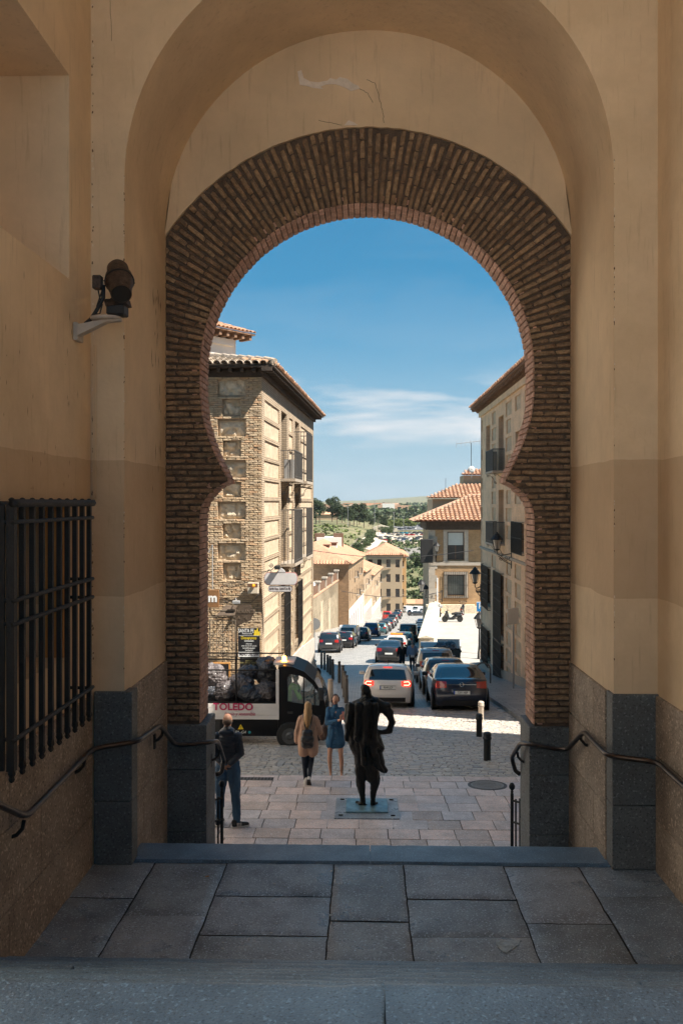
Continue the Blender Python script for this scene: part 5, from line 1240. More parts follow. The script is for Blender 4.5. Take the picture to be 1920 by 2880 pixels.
put('car', 'hatch', 'cream white hatchback with lit red brake lights waiting behind the statue', P_WHITE, 1089, 30.7, plate='9049 JCP', lights_on=True, hd=-.045)
put('parked_car', 'hatch', 'dark grey hatchback parked between the navy saloon and the silver crossover', P_GREY, 1254, 36.0, hd=-.012)
put('parked_car', 'suv', 'silver crossover parked third along the right kerb with red tail lights', P_SILV, 1226, 42.3, hd=-.02)
put('car', 'sedan', 'dark grey saloon queueing beside the walking couple', P_DKG, 1092.5, 61.0, plate=None)
put('car', 'hatch', 'white taxi with an orange roof sign ahead of the dark grey saloon', P_WHITE, 1112, 72, roof_bar=True)
put('car', 'hatch', 'teal dark hatchback ahead of the white taxi', P_TEAL, 1133, 80)
put('car', 'van', 'grey van in the downhill queue past the teal hatchback', P_GREY, 1146, 92)
put('parked_car', 'suv', 'dark grey crossover parked first in the left row beside the arched wall', P_DKG, 924, 73, hd=-.03)
put('parked_car', 'hatch', 'black hatchback tucked against the dark grey crossover on the left', P_BLK, 965, 80.5)
put('parked_van', 'van', 'white van parked in the left row between dark cars', P_WHITE, 976, 87, cat='van')
lab = ['black hatchback directly ahead of the white van on the left', 'mid blue crossover parked in the left row in the shade', 'dark teal hatchback after the mid blue crossover', 'dark grey hatchback sixth beyond the white van row', 'black saloon far down the left row by the white plinth', 'grey hatchback far down the left row under the cream house', 'black crossover before the red van at the foot of the left row']
for (px, Y, kd, pm, lb) in [(1012, 94.5, 'hatch', P_BLK, 0), (1042, 106, 'suv', P_BLUE, 1), (1066, 113.5, 'hatch', P_TEAL, 2), (1078, 124, 'hatch', P_DKG, 3), (1088, 136, 'sedan', P_BLK, 4), (1097, 149, 'hatch', P_GREY, 5), (1103, 163, 'suv', P_BLK, 6)]:
    put('parked_car', kd, lab[lb], pm, px, Y, detail=False, third=False)
put('parked_van', 'van', 'bright red van parked at the foot of the left row', P_RED, 1087, 178, detail=False, third=False, cat='van')
lab = ['dark saloon beyond the red van near the street end', 'green-black hatchback at the top of the right row by the parapet', 'teal hatchback second in the right row below the parapet', 'black hatchback third in the right row below the parapet', 'dark blue hatchback fourth in the right row below the parapet', 'black crossover turning at the foot of the street', 'dark hatchback turning left of the white crossover', 'white crossover crossing at the foot of the street', 'maroon saloon at the far right of the street end']
for (px, Y, kd, pm, lb, hd) in [(1113, 186, 'sedan', P_BLK, 0, None), (1176, 99, 'hatch', P_TEAL, 1, None), (1179, 108, 'hatch', P_GREY, 2, None), (1183, 122, 'hatch', P_BLK, 3, None), (1186, 140, 'hatch', P_BLUE, 4, None), (1118, 204, 'suv', P_BLK, 5, None), (1145, 212, 'hatch', P_DKG, 6, -1.2), (1182, 222, 'suv', P_WHITE, 7, -.9), (1190, 246, 'sedan', P_MAR, 8, -1.3)]:
    put('car', kd, lab[lb], pm, px, Y, hd=hd, detail=False, third=False)
put('white_minibus', 'van', 'white minibus at the foot of the street before the end wall', paint('paint_pure_white', (.75, .74, .72), 0), 1166, 236, hd=-.5, detail=False, third=False, cat='van')
put('white_minibus', 'van', 'small white van behind the black cars left of the minibus', paint('paint_pure_white', (.75, .74, .72), 0), 1134, 240, hd=-.9, detail=False, third=False, cat='van')
mc = car('parked_car', 'hatch', 'maroon car nose hidden behind the shaded building on the terrace side', P_MAR, (6.9 + 1.3, 56.5, zt + .02), radians(-70), detail=False); mc.location = (7.35, 57.3, zt)
# parked cars of the far car park
def far_car():
    body = MB(); body.add([(-.85, 0, .3), (.85, 0, .3), (.88, 0, .8), (-.88, 0, .8), (-.85, 4.4, .3), (.85, 4.4, .3), (.85, 4.3, .7), (-.85, 4.3, .7), (-.86, 3.1, .92), (.86, 3.1, .92), (-.62, .6, 1.42), (.62, .6, 1.42), (-.62, 2.3, 1.44), (.62, 2.3, 1.44), (-.88, .1, .9), (.88, .1, .9)],
        [(0, 1, 2, 3), (4, 7, 6, 5), (10, 11, 13, 12), (7, 8, 9, 6), (0, 3, 14, 8, 7, 4), (1, 5, 6, 9, 15, 2), (3, 2, 15, 14)]); body.cur = 1
    body.add([(-.86, 3.1, .92), (.86, 3.1, .92), (-.62, .6, 1.42), (.62, .6, 1.42), (-.62, 2.3, 1.44), (.62, 2.3, 1.44), (-.88, .1, .9), (.88, .1, .9)], [(6, 7, 3, 2), (0, 1, 5, 4), (6, 2, 4, 0), (7, 1, 5, 3)])
    for s_ in (-1, 1):
        for y in (.8, 3.5): body.lathe([(.32, -.1), (.32, .1)], 8, T(s_ * .8, y, .32), axis='x')
    return body
FC = {}
cols_ = {'white': P_WHITE, 'silver': P_SILV, 'dark grey': P_DKG, 'red': P_RED, 'blue': P_BLUE, 'teal': paint('paint_cyan', (.02, .25, .35), .1), 'black': P_BLK}
for nm, pm in cols_.items():
    o = far_car().build('parked_car', [pm, CGL]); FC[nm] = o.data; bpy.data.objects.remove(o)
wts = ['white'] * 7 + ['silver'] * 4 + ['dark grey'] * 4 + ['red'] * 2 + ['blue'] * 1 + ['black'] * 2
r3 = random.Random(5); CNT = {}; ORD = ['first', 'second', 'third', 'fourth', 'fifth', 'sixth', 'seventh', 'eighth', 'ninth', 'tenth']
for ri, (D, pxa, pxb, nme) in enumerate([(556, 1050, 1180, 'front row'), (572, 1062, 1188, 'second row'), (588, 1075, 1192, 'third row'), (622, 1082, 1195, 'middle row'), (645, 1080, 1200, 'upper middle row'), (700, 1088, 1180, 'upper row'), (770, 1120, 1200, 'top row by canopy')]):
    px = pxa
    while px < pxb:
        cn = r3.choice(wts) if not (ri == 0 and px < 1110 and px > 1098) else 'red'
        if ri == 4 and abs(px - 1138) < 7: cn = 'teal'
        if r3.random() > .12:
            CNT[(ri, cn)] = CNT.get((ri, cn), 0) + 1; x = xk(px, D); o = link('parked_car', FC[cn]); o.location = (x, D, tz(x, D) + .36); o.rotation_euler = (0, 0, r3.uniform(-.35, .15) + (1.2 if ri in (0, 5) else .9))
            tag(o, '%s %s car from the left, %s of far car park' % (ORD[CNT[(ri, cn)] - 1], cn, nme), 'car', 'cars in the far car park')
        px += r3.uniform(11, 15)
tr = empty('parked_lorry', (xk(1146, 800), 800, tz(xk(1146, 800), 800) + .4), label='white lorry beside the flat canopy above the far car park', cat='lorry')
mb = MB(); mb.bbox(-1.3, 1.3, 0, 7, 1, 3.9, .1); mb.build('body', P_WHITE, tr); mb = MB(); mb.box(-1.1, 1.1, -.05, .0, 2.2, 3.2); mb.build('windscreen', CGL, tr)
for s_ in (-1, 1): mb = MB(); mb.lathe([(.5, -.15), (.5, .15)], 10, T(s_ * 1.1, 1.2, .5), axis='x'); mb.build('wheel', RUBB, tr)
cn = empty('flat_canopy', (xk(1130, 820), 820, tz(xk(1130, 820), 820)), label='flat shelter canopy on posts above the far car park', cat='canopy')
mb = MB(); mb.box(-7, 6, 0, 5, 4, 4.5); mb.build('roof', GREYP, cn)
for x in (-6.5, 0, 5.5): mb = MB(); mb.box(x - .15, x + .15, .3, .6, 0, 4); mb.build('post', GREYP, cn)
# ---------------------------------------------------------------- refuse truck
TRK = empty('refuse_truck', (0, 23.0, 0), 0, 'small black and silver refuse truck carrying dark bin bags, lettered TOLEDO', 'truck')
TRX = -.94; TGZ = gz(23.0); TRK.location = (TRX, 22.2, TGZ)     # local x: front at 0, rear negative; y 0..1.5 near to far side
W_T = 1.5; BLKG = mat('truck_black', (.007, .007, .008), rough=.35, var=.05, bump=0, spec=.25); SILT = mat('truck_silver', (.60, .57, .55), rough=.45, var=.08, bump=0, metal=.1)
sc_ = 23.0 / F
def tx(px): return (px - 920) * sc_
def tz_(py): return CAMZ - (py - HY) * sc_ - TGZ
def c2(x, y): return (tx(560 + x * .2551), tz_(1480 + y * .2551))
outer = [c2(*p) for p in [(905, 2230), (905, 1500), (960, 1480), (1060, 1490), (1180, 1540), (1290, 1640), (1365, 1760), (1405, 1880), (1422, 2000), (1425, 2150), (1415, 2250), (1300, 2290), (1250, 2200), (1120, 2170), (1000, 2200), (960, 2240)]]
inner = [c2(*p) for p in [(1000, 1860), (1000, 1600), (1030, 1570), (1120, 1580), (1190, 1610), (1260, 1670), (1320, 1750), (1345, 1840), (1340, 1900), (1200, 1890)]]
def ring(mb, o, i, y0, y1):
    # bridge outer and inner loops with triangles via bmesh
    bm = bmesh.new(); 
    ov = [bm.verts.new((x, y0, z)) for x, z in o]; iv = [bm.verts.new((x, y0, z)) for x, z in i]
    es = [bm.edges.new((ov[k], ov[(k + 1) % len(ov)])) for k in range(len(ov))] + [bm.edges.new((iv[k], iv[(k + 1) % len(iv)])) for k in range(len(iv))]
    bmesh.ops.triangle_fill(bm, use_beauty=True, use_dissolve=False, edges=es); r_ = bmesh.ops.extrude_face_region(bm, geom=bm.faces[:]); bmesh.ops.translate(bm, verts=[g for g in r_['geom'] if isinstance(g, bmesh.types.BMVert)], vec=(0, y1 - y0, 0))
    bm.verts.index_update(); mb.add([tuple(v.co) for v in bm.verts], [tuple(v.index for v in f.verts) for f in bm.faces]); bm.free()
for y_ in (0, W_T - .05): mb = MB(); ring(mb, outer, inner, y_, y_ + .05); mb.build('cab_side', BLKG, TRK)
mb = MB()
top = outer[1:11]
for (a, b) in zip(top, top[1:]):
    if a[0] > inner[3][0] + .25 and a[1] > tz_(1480 + 1900 * .2551): continue
    mb.prism([a, b, (b[0] - .03, b[1] - .04), (a[0] - .03, a[1] - .04)], .05, W_T - .05)
mb.build('roof_panel', mat('truck_roof', (.014, .014, .015), rough=.5, bump=0, var=.05, spec=.15), TRK); mb = MB(); mb.box(outer[0][0], outer[0][0] + .05, .05, W_T - .05, .3, c2(0, 1880)[1]); mb.box(outer[0][0], -.1, .06, W_T - .06, .28, .5)
cab = mb.build('cab', BLKG, TRK)
mb = MB(); mb.prism([(x, z) for x, z in inner], .018, .03); mb.build('side_window', mat('clear_glass', (.35, .42, .42), rough=.02, var=0, bump=0, alpha=.22, spec=1), TRK)
for xx in (1175, 1290):
    x_ = c2(xx, 0)[0]; mb = MB(); mb.box(x_ - .012, x_ + .012, -.004, .03, c2(0, 1895)[1], c2(0, 1575 if xx < 1200 else 1700)[1]); mb.build('window_bar', BLKG, TRK)
mb = MB(); ws = [p for p in outer[5:9]]
for a, b in zip(ws, ws[1:]): mb.prism([a, b, (b[0] - .012, b[1] - .012), (a[0] - .012, a[1] - .012)], .06, W_T - .06)
mb.build('windscreen', mat('clear_glass', ()), TRK)
mb = MB(); mb.box(c2(1040, 0)[0], c2(1120, 0)[0], .2, .7, c2(0, 2050)[1], c2(0, 1760)[1]); mb.box(c2(1040, 0)[0], c2(1220, 0)[0], .2, 1.3, c2(0, 2100)[1], c2(0, 2040)[1]); mb.box(c2(1250, 0)[0], c2(1380, 0)[0], .1, 1.4, c2(0, 2000)[1], c2(0, 1900)[1]); mb.build('seat', SEAT, TRK)
mb = MB(); c_ = c2(1240, 1800); mb.tube([(c_[0] + .05 * cos(a) , .45 + .17 * sin(a), c_[1] + .15 * cos(a)) for a in [q * pi / 8 for q in range(17)]], .014, 6); mb.build('steering_wheel', BLKP, TRK)
mb = MB(); m0 = c2(1330, 1700); m1 = c2(1392, 1830); mb.bbox(m0[0], m1[0], -.2, -.08, m1[1], m0[1], .03); mb.box(m0[0], m0[0] + .03, -.1, .02, m0[1] - .06, m0[1] - .02); mb.build('wing_mirror', BLKP, TRK)
mb = MB(); mb.bbox(c2(1000, 0)[0], c2(1060, 0)[0], -.02, 0, c2(0, 1990)[1], c2(0, 1965)[1], .005); mb.build('door_handle', BLKP, TRK)
bx, bz = c2(948, 1470); mb = MB(); mb.lathe([(.07, 0), (.07, .02), (.055, .03), (.05, .12), (.02, .14)], 14, T(bx, .5, bz)); mb.build('beacon', mat('beacon_orange', (.9, .3, .02), bump=0, emit=(1, .35, .04, 5)), TRK, smooth=radians(40))
mb = MB(); mb.box(outer[1][0] - .15, bx + .25, .3, 1.2, bz - .06, bz - .0); mb.build('roof_rack', SILT, TRK)
# bed: drop sides, frame posts, mesh cage
xr = c2(-420, 0)[0]; xf = c2(900, 0)[0]
zt0, zt1 = c2(0, 2045)[1], c2(0, 1880)[1]
bed = MB()
for y0, y1 in ((-.03, .01), (W_T, W_T + .04)):
    bed.prism([(y0, zt0), (y1, zt0), (y1, zt1), (y0, zt1)], xr, xf, 'x')
for k in range(4): zz_ = zt0 + (zt1 - zt0) * (k + .5) / 4; bed.box(xr, xf, -.042 if k != 1 else -.05, -.03, zz_ - .055, zz_ + .045) if k in (0, 2, 3) else bed.box(xr, xf, -.045, -.03, zz_ - .03, zz_ + .04)
bed.build('drop_side', SILT, TRK)
mb = MB(); mb.box(xr, xf, 0, W_T, zt0 - .04, zt0 + .03); mb.box(xf - .03, xf, 0, W_T, zt0, zt1 + .3); mb.build('bed_floor', BLKP, TRK)
zc0, zc1 = zt1 + .0, c2(0, 1520)[1]; zc2 = c2(0, 1450)[1]
mb = MB(); mb.box(c2(880, 0)[0], c2(912, 0)[0], -.045, -.0, c2(0, 1890)[1], zc1); mb.box(xf, xf + .03, -.045, 0, c2(0, 2050)[1], c2(0, 1890)[1] - .002); mb.build('corner_post', SILT, TRK)
text('lettering', 'HOCHS', .07, T(c2(897, 0)[0], -.048, c2(0, 1820)[1]) @ R(pi / 2, 'Y') @ TF @ I4, INK, TRK, .001) if 0 else None
mb = MB()
for y_ in (-.02, W_T + .02):
    mb.box(xr, xf, y_ - .018, y_ + .018, zc1 - .03, zc1); mb.box(xr, xf, y_ - .018, y_ + .018, zc0, zc0 + .04)
    for q in (455, -30, -250): x_ = c2(q, 0)[0]; mb.box(x_ - .015, x_ + .015, y_ - .015, y_ + .015, zc0 + .04, zc1 - .03)
mb.box(xr, xf, W_T + .0, W_T + .04, zc2 - .03, zc2); 
for q in (370, -30): x_ = c2(q, 0)[0]; mb.box(x_ - .013, x_ + .013, W_T + .005, W_T + .035, zc1, zc2 - .03)
mb.build('cage_frame', BLKG, TRK)
mb = MB(); x_ = xr
while x_ < xf: mb.box(x_ - .0016, x_ + .0016, -.004, 0, zc0 + .04, zc1 - .03); x_ += .038
z_ = zc0 + .05
while z_ < zc1 - .03: mb.box(xr, xf, -.0045, -.0035, z_ - .0016, z_ + .0016); z_ += .038
mb.build('wire_mesh', BLKG, TRK, kind='stuff')
mb = MB(); mb.box(xr, c2(1000, 0)[0], .05, W_T - .05, .42, zt0 - .04); mb.box(xr + .3, c2(960, 0)[0], .02, .2, .30, .62); mb.build('chassis', BLKP, TRK)
mb = MB(); mb.box(c2(280, 0)[0], c2(900, 0)[0], .0, .04, c2(0, 2230)[1], c2(0, 2060)[1]); mb.build('side_skirt', BLKG, TRK)
for (x_, rr) in ((c2(1030, 0)[0], .33), (c2(170, 0)[0] - .3, .33)):
    for y_ in (.02, W_T - .02):
        mb = MB(T(x_, y_, rr)); mb.lathe([(rr * .6, .1), (rr * .96, .1), (rr, .06), (rr, -.06), (rr * .94, -.1), (rr * .62, -.1), (.02, -.07)], 24, axis='y'); wh = mb.build('wheel', RUBB, TRK, smooth=radians(35))
        mb = MB(T(x_, y_ - .085, rr)); mb.lathe([(.2, 0), (.19, -.02), (.1, -.01), (.06, -.04), (.02, -.04)], 16, axis='y'); mb.build('rim', mat('steel_rim', (.10, .10, .10), rough=.5, bump=0, metal=.5), wh)
MAG = mat('magenta_print', (.38, .008, .075), rough=.5, bump=0, var=.03)
cx_, cz_ = c2(425, 1918); text('lettering', 'TOLEDO', .235, T(cx_, -.056, cz_) @ TF, MAG, TRK, .002, sx=1.04, bold=.006)
cx_, cz_ = c2(495, 1990); text('lettering', 'limpio y sostenible', .125, T(cx_, -.056, cz_) @ TF, MAG, TRK, .001, shear=.3, sx=.8)
cx_, cz_ = c2(500, 2190); text('lettering', 'PIL-G4', .095, T(cx_, -.004, cz_) @ TF, PLT, TRK, .001, shear=.2)
cx_, cz_ = c2(503, 2135); mb = MB(); mb.prism([(cx_ - .07, cz_ - .055), (cx_ + .07, cz_ - .055), (cx_, cz_ + .07)], -.006, -.001); mb.build('warning_triangle', mat('warning_yellow', (.85, .6, .02), bump=0), TRK)
text('warning_mark', '!', .09, T(cx_, -.008, cz_ - .01) @ TF, INK, TRK, .0005)
cx_, cz_ = c2(597, 2190); mb = MB(T(cx_, -.005, cz_)); mb.lathe([(.035, 0), (.035, -.003)], 14, axis='y'); mb.build('round_sticker', mat('sticker_teal', (.02, .25, .3), bump=0), TRK)
# bin bags
BAG = mat('bin_bag', (.06, .065, .08), rough=.33, var=.5, sc=5, bump=.9, bs=11, coat=.4, dist=.06); BAG2 = mat('bin_bag_brown', (.13, .11, .11), rough=.38, var=.4, sc=5, bump=.9, bs=11, coat=.3, dist=.06)
def bag(r, loc, m, lab, grp, sq=.8, seed=0):
    bm = bmesh.new(); bmesh.ops.create_icosphere(bm, subdivisions=5, radius=1)
    for v in bm.verts:
        n_ = v.co.copy(); q = noise.noise(n_ * 1.6 + Vector((seed * 3.1, 0, 0))); w_ = abs(noise.noise(n_ * 3.4 + Vector((seed, 5, 0)))); w2 = abs(noise.noise(n_ * 7 + Vector((seed, 9, 0))))
        v.co = n_ * (1 + .22 * q - .30 * (.35 - w_) * .6 - .16 * (.3 - w2) - .06 * (.3 - abs(noise.noise(n_ * 15 + Vector((seed, 2, 0)))))); v.co.z *= sq
    for v in bm.verts: v.co *= r
    me = bpy.data.meshes.new('bin_bag'); bm.to_mesh(me); bm.free(); me.materials.append(m); me.polygons.foreach_set('use_smooth', [True] * len(me.polygons))
    o = link('bin_bag', me); o.location = loc; o.rotation_euler = (0, 0, seed * 1.7); return tag(o, lab, 'bag', grp)
bl = [((-90 + 240, 1640), .42, BAG2, 'large brownish bin bag at the left of the truck bed'), ((310, 1790), .36, BAG2, 'round grey bin bag low in the middle of the truck bed'), ((470, 1720), .38, BAG2, 'bin bag with brown tint behind the cage post of the truck'), ((560, 1800), .30, BAG, 'small dark bin bag low beside the middle of the truck bed'), ((760, 1790), .37, BAG2, 'large dark bin bag low at the front of the truck bed'), ((740, 1640), .36, BAG, 'black bin bag on top near the front of the truck bed'), ((740, 1510), .27, BAG, 'shiny bin bag sticking up above the cage by the cab'), ((540, 1610), .28, BAG, 'flat bluish bin bag on top in the middle of the truck'), ((130, 1800), .33, BAG, 'half hidden bin bag at the left end of the truck bed'), ((640, 1830), .28, BAG, 'dark bin bag squeezed low between two larger bags'), ((-120, 1700), .45, BAG, 'bin bag at the rear end of the truck bed behind the pier'), ((-300, 1780), .4, BAG2, 'last bin bag at the tail of the truck')]
for i, ((bx_, by_), r, m_, lb) in enumerate(bl):
    x_, z_ = c2(bx_, by_); bag(r * .88, (TRX + x_, 22.2 + .42 + (i % 3) * .12 + (.3 if by_ < 1660 else 0), TGZ + z_ - .02), m_, lb, 'bin bags on the refuse truck', .82, i + 1)
for i in range(4): bag(.4, (TRX - 1.7 - i * .62, 23.35, TGZ + 1.0), BAG, ['rearmost','second rearmost','third','foremost'][3 - i] + ' black bin bag along the far side of the truck bed', 'bin bags at the far side of the truck bed', .8, 20 + i)
# dumpsters
DM = mat('dumpster_grey', (.07, .075, .075), rough=.6, var=.2, bump=.1); DML = mat('dumpster_lid', (.42, .44, .44), rough=.5, var=.1, bump=.1)
def dumpster(x, y, z, lab, mm, lid_open, w=1.35, d=1.0, h=1.15):
    o = empty('dumpster', (x, y, z), -.06, lab, 'dumpster', 'rubbish containers by the terrace')
    mb = MB(); vs = [(-w / 2 + .08, .1, .15), (w / 2 - .08, .1, .15), (w / 2 - .08, d - .1, .15), (-w / 2 + .08, d - .1, .15), (-w / 2, 0, h), (w / 2, 0, h), (w / 2, d, h), (-w / 2, d, h)]
    mb.add(vs, [(0, 3, 2, 1), (0, 1, 5, 4), (1, 2, 6, 5), (2, 3, 7, 6), (3, 0, 4, 7)]); mb.box(-w / 2 - .04, w / 2 + .04, -.04, .0, h - .1, h); mb.build('bin', mm, o)
    mb = MB(); n = 10
    if lid_open: mb.prism([(d - .25, h), (d + .05, h + .55), (d + .09, h + .53), (d - .2, h)], -w / 2 + .05, w / 2 - .05, 'x')
    else: mb.prism([(-.05 + (d + .1) * i / n, h + .02 + .28 * sin(pi * i / n)) for i in range(n + 1)], -w / 2, w / 2, 'x')
    mb.build('lid', DML, o, smooth=radians(40))
    for s_ in (-1, 1):
        for yy in (.15, d - .15): mb = MB(); mb.lathe([(.09, -.02), (.09, .02)], 10, T(s_ * (w / 2 - .2), yy, .09), axis='x'); mb.build('wheel', RUBB, o)
    return o
zd = -7.15
dumpster(4.15, 58.2, zd, 'dark rubbish container heaped with bags beside the parapet', DM, False, 1.2); dumpster(5.25, 57.2, zd, 'open grey container with bags piled under its raised pale lid', DM, True, 1.5)
dumpster(5.5, 58.9, zd, 'pale recycling container behind the open one', mat('dumpster_pale', (.45, .44, .42), rough=.6, bump=.1), False, 1.3)
for i, (x, y, z, r, m_) in enumerate([(4.85, 57.5, zd + 1.3, .42, BAG), (5.35, 57.5, zd + 1.35, .42, BAG), (5.1, 57.35, zd + 1.15, .28, mat('bag_straw', (.32, .26, .12), rough=.5, bump=.5)), (4.55, 57.6, zd + 1.15, .3, BAG)]):
    bag(r, (x, y, z), m_, ['black bin bag heaped on the left of the container', 'black bin bag heaped on the right of the container', 'small straw coloured bag in the container heap', 'small black bag at the left rim of the container'][i], 'bags heaped on the rubbish container', .75, 30 + i)
# ---------------------------------------------------------------- scooters
def scooter(loc, rz, lab, pm, topbox=False, sc=1.0):
    o = empty('motor_scooter', loc, rz, lab, 'scooter', 'motor scooters on the terrace'); o.scale = (sc,) * 3
    for i, x in enumerate((-.65, .65)):
        mb = MB(T(x, 0, .27)); mb.lathe([(.17, -.05), (.25, -.055), (.27, 0), (.25, .055), (.17, .05)], 20, axis='y'); w_ = mb.build('wheel', RUBB, o, smooth=radians(50)); mb = MB(T(x, 0, .27)); mb.lathe([(.18, -.02), (.03, -.04), (.03, .04), (.18, .02)], 12, axis='y'); mb.build('rim', RIM, w_)
    blob('body', [('c', (-.78, 0, .62), .10, (-.35, 0, .58), .16), ('c', (-.35, 0, .55), .17, (-.1, 0, .42), .13), ('c', (-.1, 0, .3), .12, (.35, 0, .3), .12), ('c', (.35, 0, .35), .12, (.5, 0, .85), .13), ('c', (.5, 0, .8), .12, (.62, 0, .55), .10), ('c', (.55, 0, .55), .09, (.7, 0, .52), .07)], .03, pm, o, 3)
    blob('seat', [('c', (-.75, 0, .78), .08, (-.35, 0, .76), .12), ('c', (-.35, 0, .76), .12, (0, 0, .70), .10)], .03, BLKP, o, 3)
    mb = MB(); mb.tube([(.62, 0, .27), (.5, 0, .75), (.42, 0, 1.0)], .03, 8); mb.tube([(.35, -.33, 1.04), (.42, -.15, 1.0), (.42, .15, 1.0), (.35, .33, 1.04)], .018, 8); mb.tube([(.4, -.2, 1.02), (.38, -.28, 1.25)], .01, 5); mb.tube([(.4, .2, 1.02), (.38, .28, 1.25)], .01, 5); mb.ball((.38, -.3, 1.28), (.02, .07, .045), 8); mb.ball((.38, .3, 1.28), (.02, .07, .045), 8); mb.build('handlebar', BLKP, o, smooth=True)
    mb = MB(); mb.add([(.52, -.2, .95), (.52, .2, .95), (.40, .16, 1.35), (.40, -.16, 1.35)], [(0, 1, 2, 3)]); mb.build('windshield', mat('clear_glass', ()), o)
    mb = MB(); mb.bbox(.6, .68, -.09, .09, .78, .9, .02); mb.build('headlight', HL, o); mb = MB(); mb.bbox(-.9, -.82, -.08, .08, .62, .7, .02); mb.build('tail_light', TL, o)
    mb = MB(); mb.tube([(-.2, -.16, .25), (-.75, -.18, .33)], .05, 8); mb.build('exhaust', RIM, o, smooth=True)
    if topbox: mb = MB(); mb.bbox(-1.0, -.66, -.19, .19, .82, 1.12, .06); mb.build('top_box', GREYP, o)
    return o
s1 = atY(1130 + 548 * .2551, 0, 79).x
scooter((s1, 78.5, zt), radians(183), 'black motor scooter parked broadside nearest on the terrace', P_BLK, sc=1.0)
scooter((s1 - .9, 82.6, zt), radians(100), 'grey motor scooter with a top box behind the nearest black one', P_DKG, True)
scooter((s1 + 1.3, 82.8, zt), radians(75), 'dark scooter with tall windshield standing against the rocks', P_BLK)
s2 = atY(885, 0, 47).x
sw = scooter((s2 - .55, 46.5, gz(46.5)), radians(-8), 'white scooter half hidden at the far corner of the corner building', P_WHITE); sw['group'] = 'scooters by the corner building'
# ---------------------------------------------------------------- ironwork in the gateway
G = empty('window_grille', (0, 0, 0), label='heavy black iron window grille with forged spear ends on the left wall', cat='grille')
xo = -2.25; xw = -2.41; ya, yb = 5.78, 7.42; zt1_, zb1 = 3.24, 1.36
def bar(mb, x, y, z0, z1, r=.014): mb.box(x - r, x + r, y - r, y + r, z0, z1)
n = 10
for i in range(n):
    y = ya + (yb - ya) * (i / (n - 1)); r = .026 if i in (0,) else .017; mb = MB(); bar(mb, xo, y, zb1 + .12, zt1_ - .06, r)
    # forged ends
    for (zc, sg) in ((zt1_ - .06, 1), (zb1 + .12, -1)):
        mb.lathe([(.014, -.02), (.03, -.01), (.036, .02), (.022, .04), (.030, .055), (.020, .07), (.006, .078)], 6, T(xo, y, zc) @ S(.75, .75, sg * (.6 if sg > 0 else 1)))
    mb.build('bar', IRON, G)
for y in (xo + 0, ):
    for j in range(2): mb = MB(); bar(mb, xo - .06 * (j + 1), yb, zb1 + .12, zt1_ - .06); mb.build('bar', IRON, G)
for j in range(2): mb = MB(); bar(mb, xo - .06 * (j + 1), ya, zb1 + .12, zt1_ - .06); mb.build('bar', IRON, G)
for z in (3.19, 3.07, 2.57, 2.42, 1.68):
    mb = MB(); pts = []
    for i in range(30): y = ya - .03 + (yb - ya + .06) * i / 29; pts.append((xo + .022 + .003 * noise.noise(Vector((y * 20, z, 0))), y, z + .004 * noise.noise(Vector((y * 30, z, 1)))))
    mb.tube(pts, .016 if z != 3.19 else .03, 6)
    mb.tube([(xo, yb + .0, z), (xw, yb + .0, z)], .014, 6); mb.tube([(xo, ya, z), (xw, ya, z)], .014, 6); mb.build('rail', IRON, G, smooth=True)
def handrail(name, pts, brk, label):
    H = empty(name, label=label, cat='handrail')
    # smooth the path a little
    P = [Vector(p) for p in pts]; out = [P[0]]
    for i in range(1, len(P) - 1):
        a, b, c = P[i - 1], P[i], P[i + 1]; d = min(.12, (b - a).length * .4, (c - b).length * .4); p = b + (a - b).normalized() * d; q = b + (c - b).normalized() * d
        for k in range(5): t = k / 4; out.append(p * (1 - t) ** 2 + b * 2 * t * (1 - t) + q * t * t)
    out.append(P[-1]); mb = MB(); mb.tube(out, .024, 12); mb.build('rail', RAIL, H, smooth=True)
    for (p, wx) in brk:
        p = Vector(p); s_ = -1 if wx < p.x else 1; mb = MB(); mb.tube([p + Vector((0, 0, -.015)), p + Vector((s_ * .01, 0, -.07)), p + Vector((s_ * .05, 0, -.115)), Vector((wx, p.y, p.z - .13))], .014, 8); mb.box(wx - .008, wx + .008, p.y - .03, p.y + .03, p.z - .2, p.z - .06); mb.build('bracket', IRON, H, smooth=radians(40))
    return H
handrail('handrail', [(-2.31, 3.0, 2.66), (-2.31, 6.19, 1.045), (-2.31, 7.72, 1.10), (-1.97, 7.88, 1.12), (-1.96, 8.72, 1.06), (-1.96, 9.42, .68), (-1.63, 9.62, .66), (-1.585, 9.85, .62), (-1.58, 10.25, .29), (-1.60, 10.18, .17), (-1.66, 10.16, .16)],
         [((-2.31, 6.15, 1.05), -2.40), ((-2.31, 7.5, 1.09), -2.40), ((-1.96, 8.85, 1.0), -2.04), ((-1.585, 9.98, .5), -1.68)], 'dark bronze handrail following the left wall down to the street')
handrail('handrail', [(2.46, 3.0, 2.6), (2.46, 6.2, 1.0), (2.45, 7.72, 1.02), (2.08, 7.9, 1.02), (2.07, 8.7, 1.03), (2.06, 9.4, .66), (1.73, 9.62, .66), (1.66, 9.8, .63), (1.63, 10.2, .36), (1.68, 10.25, .2), (1.72, 10.2, .18)],
         [((2.45, 6.4, 1.0), 2.53), ((2.07, 8.85, .98), 2.16), ((1.655, 9.98, .5), 1.76)], 'dark bronze handrail following the right wall down to the street')
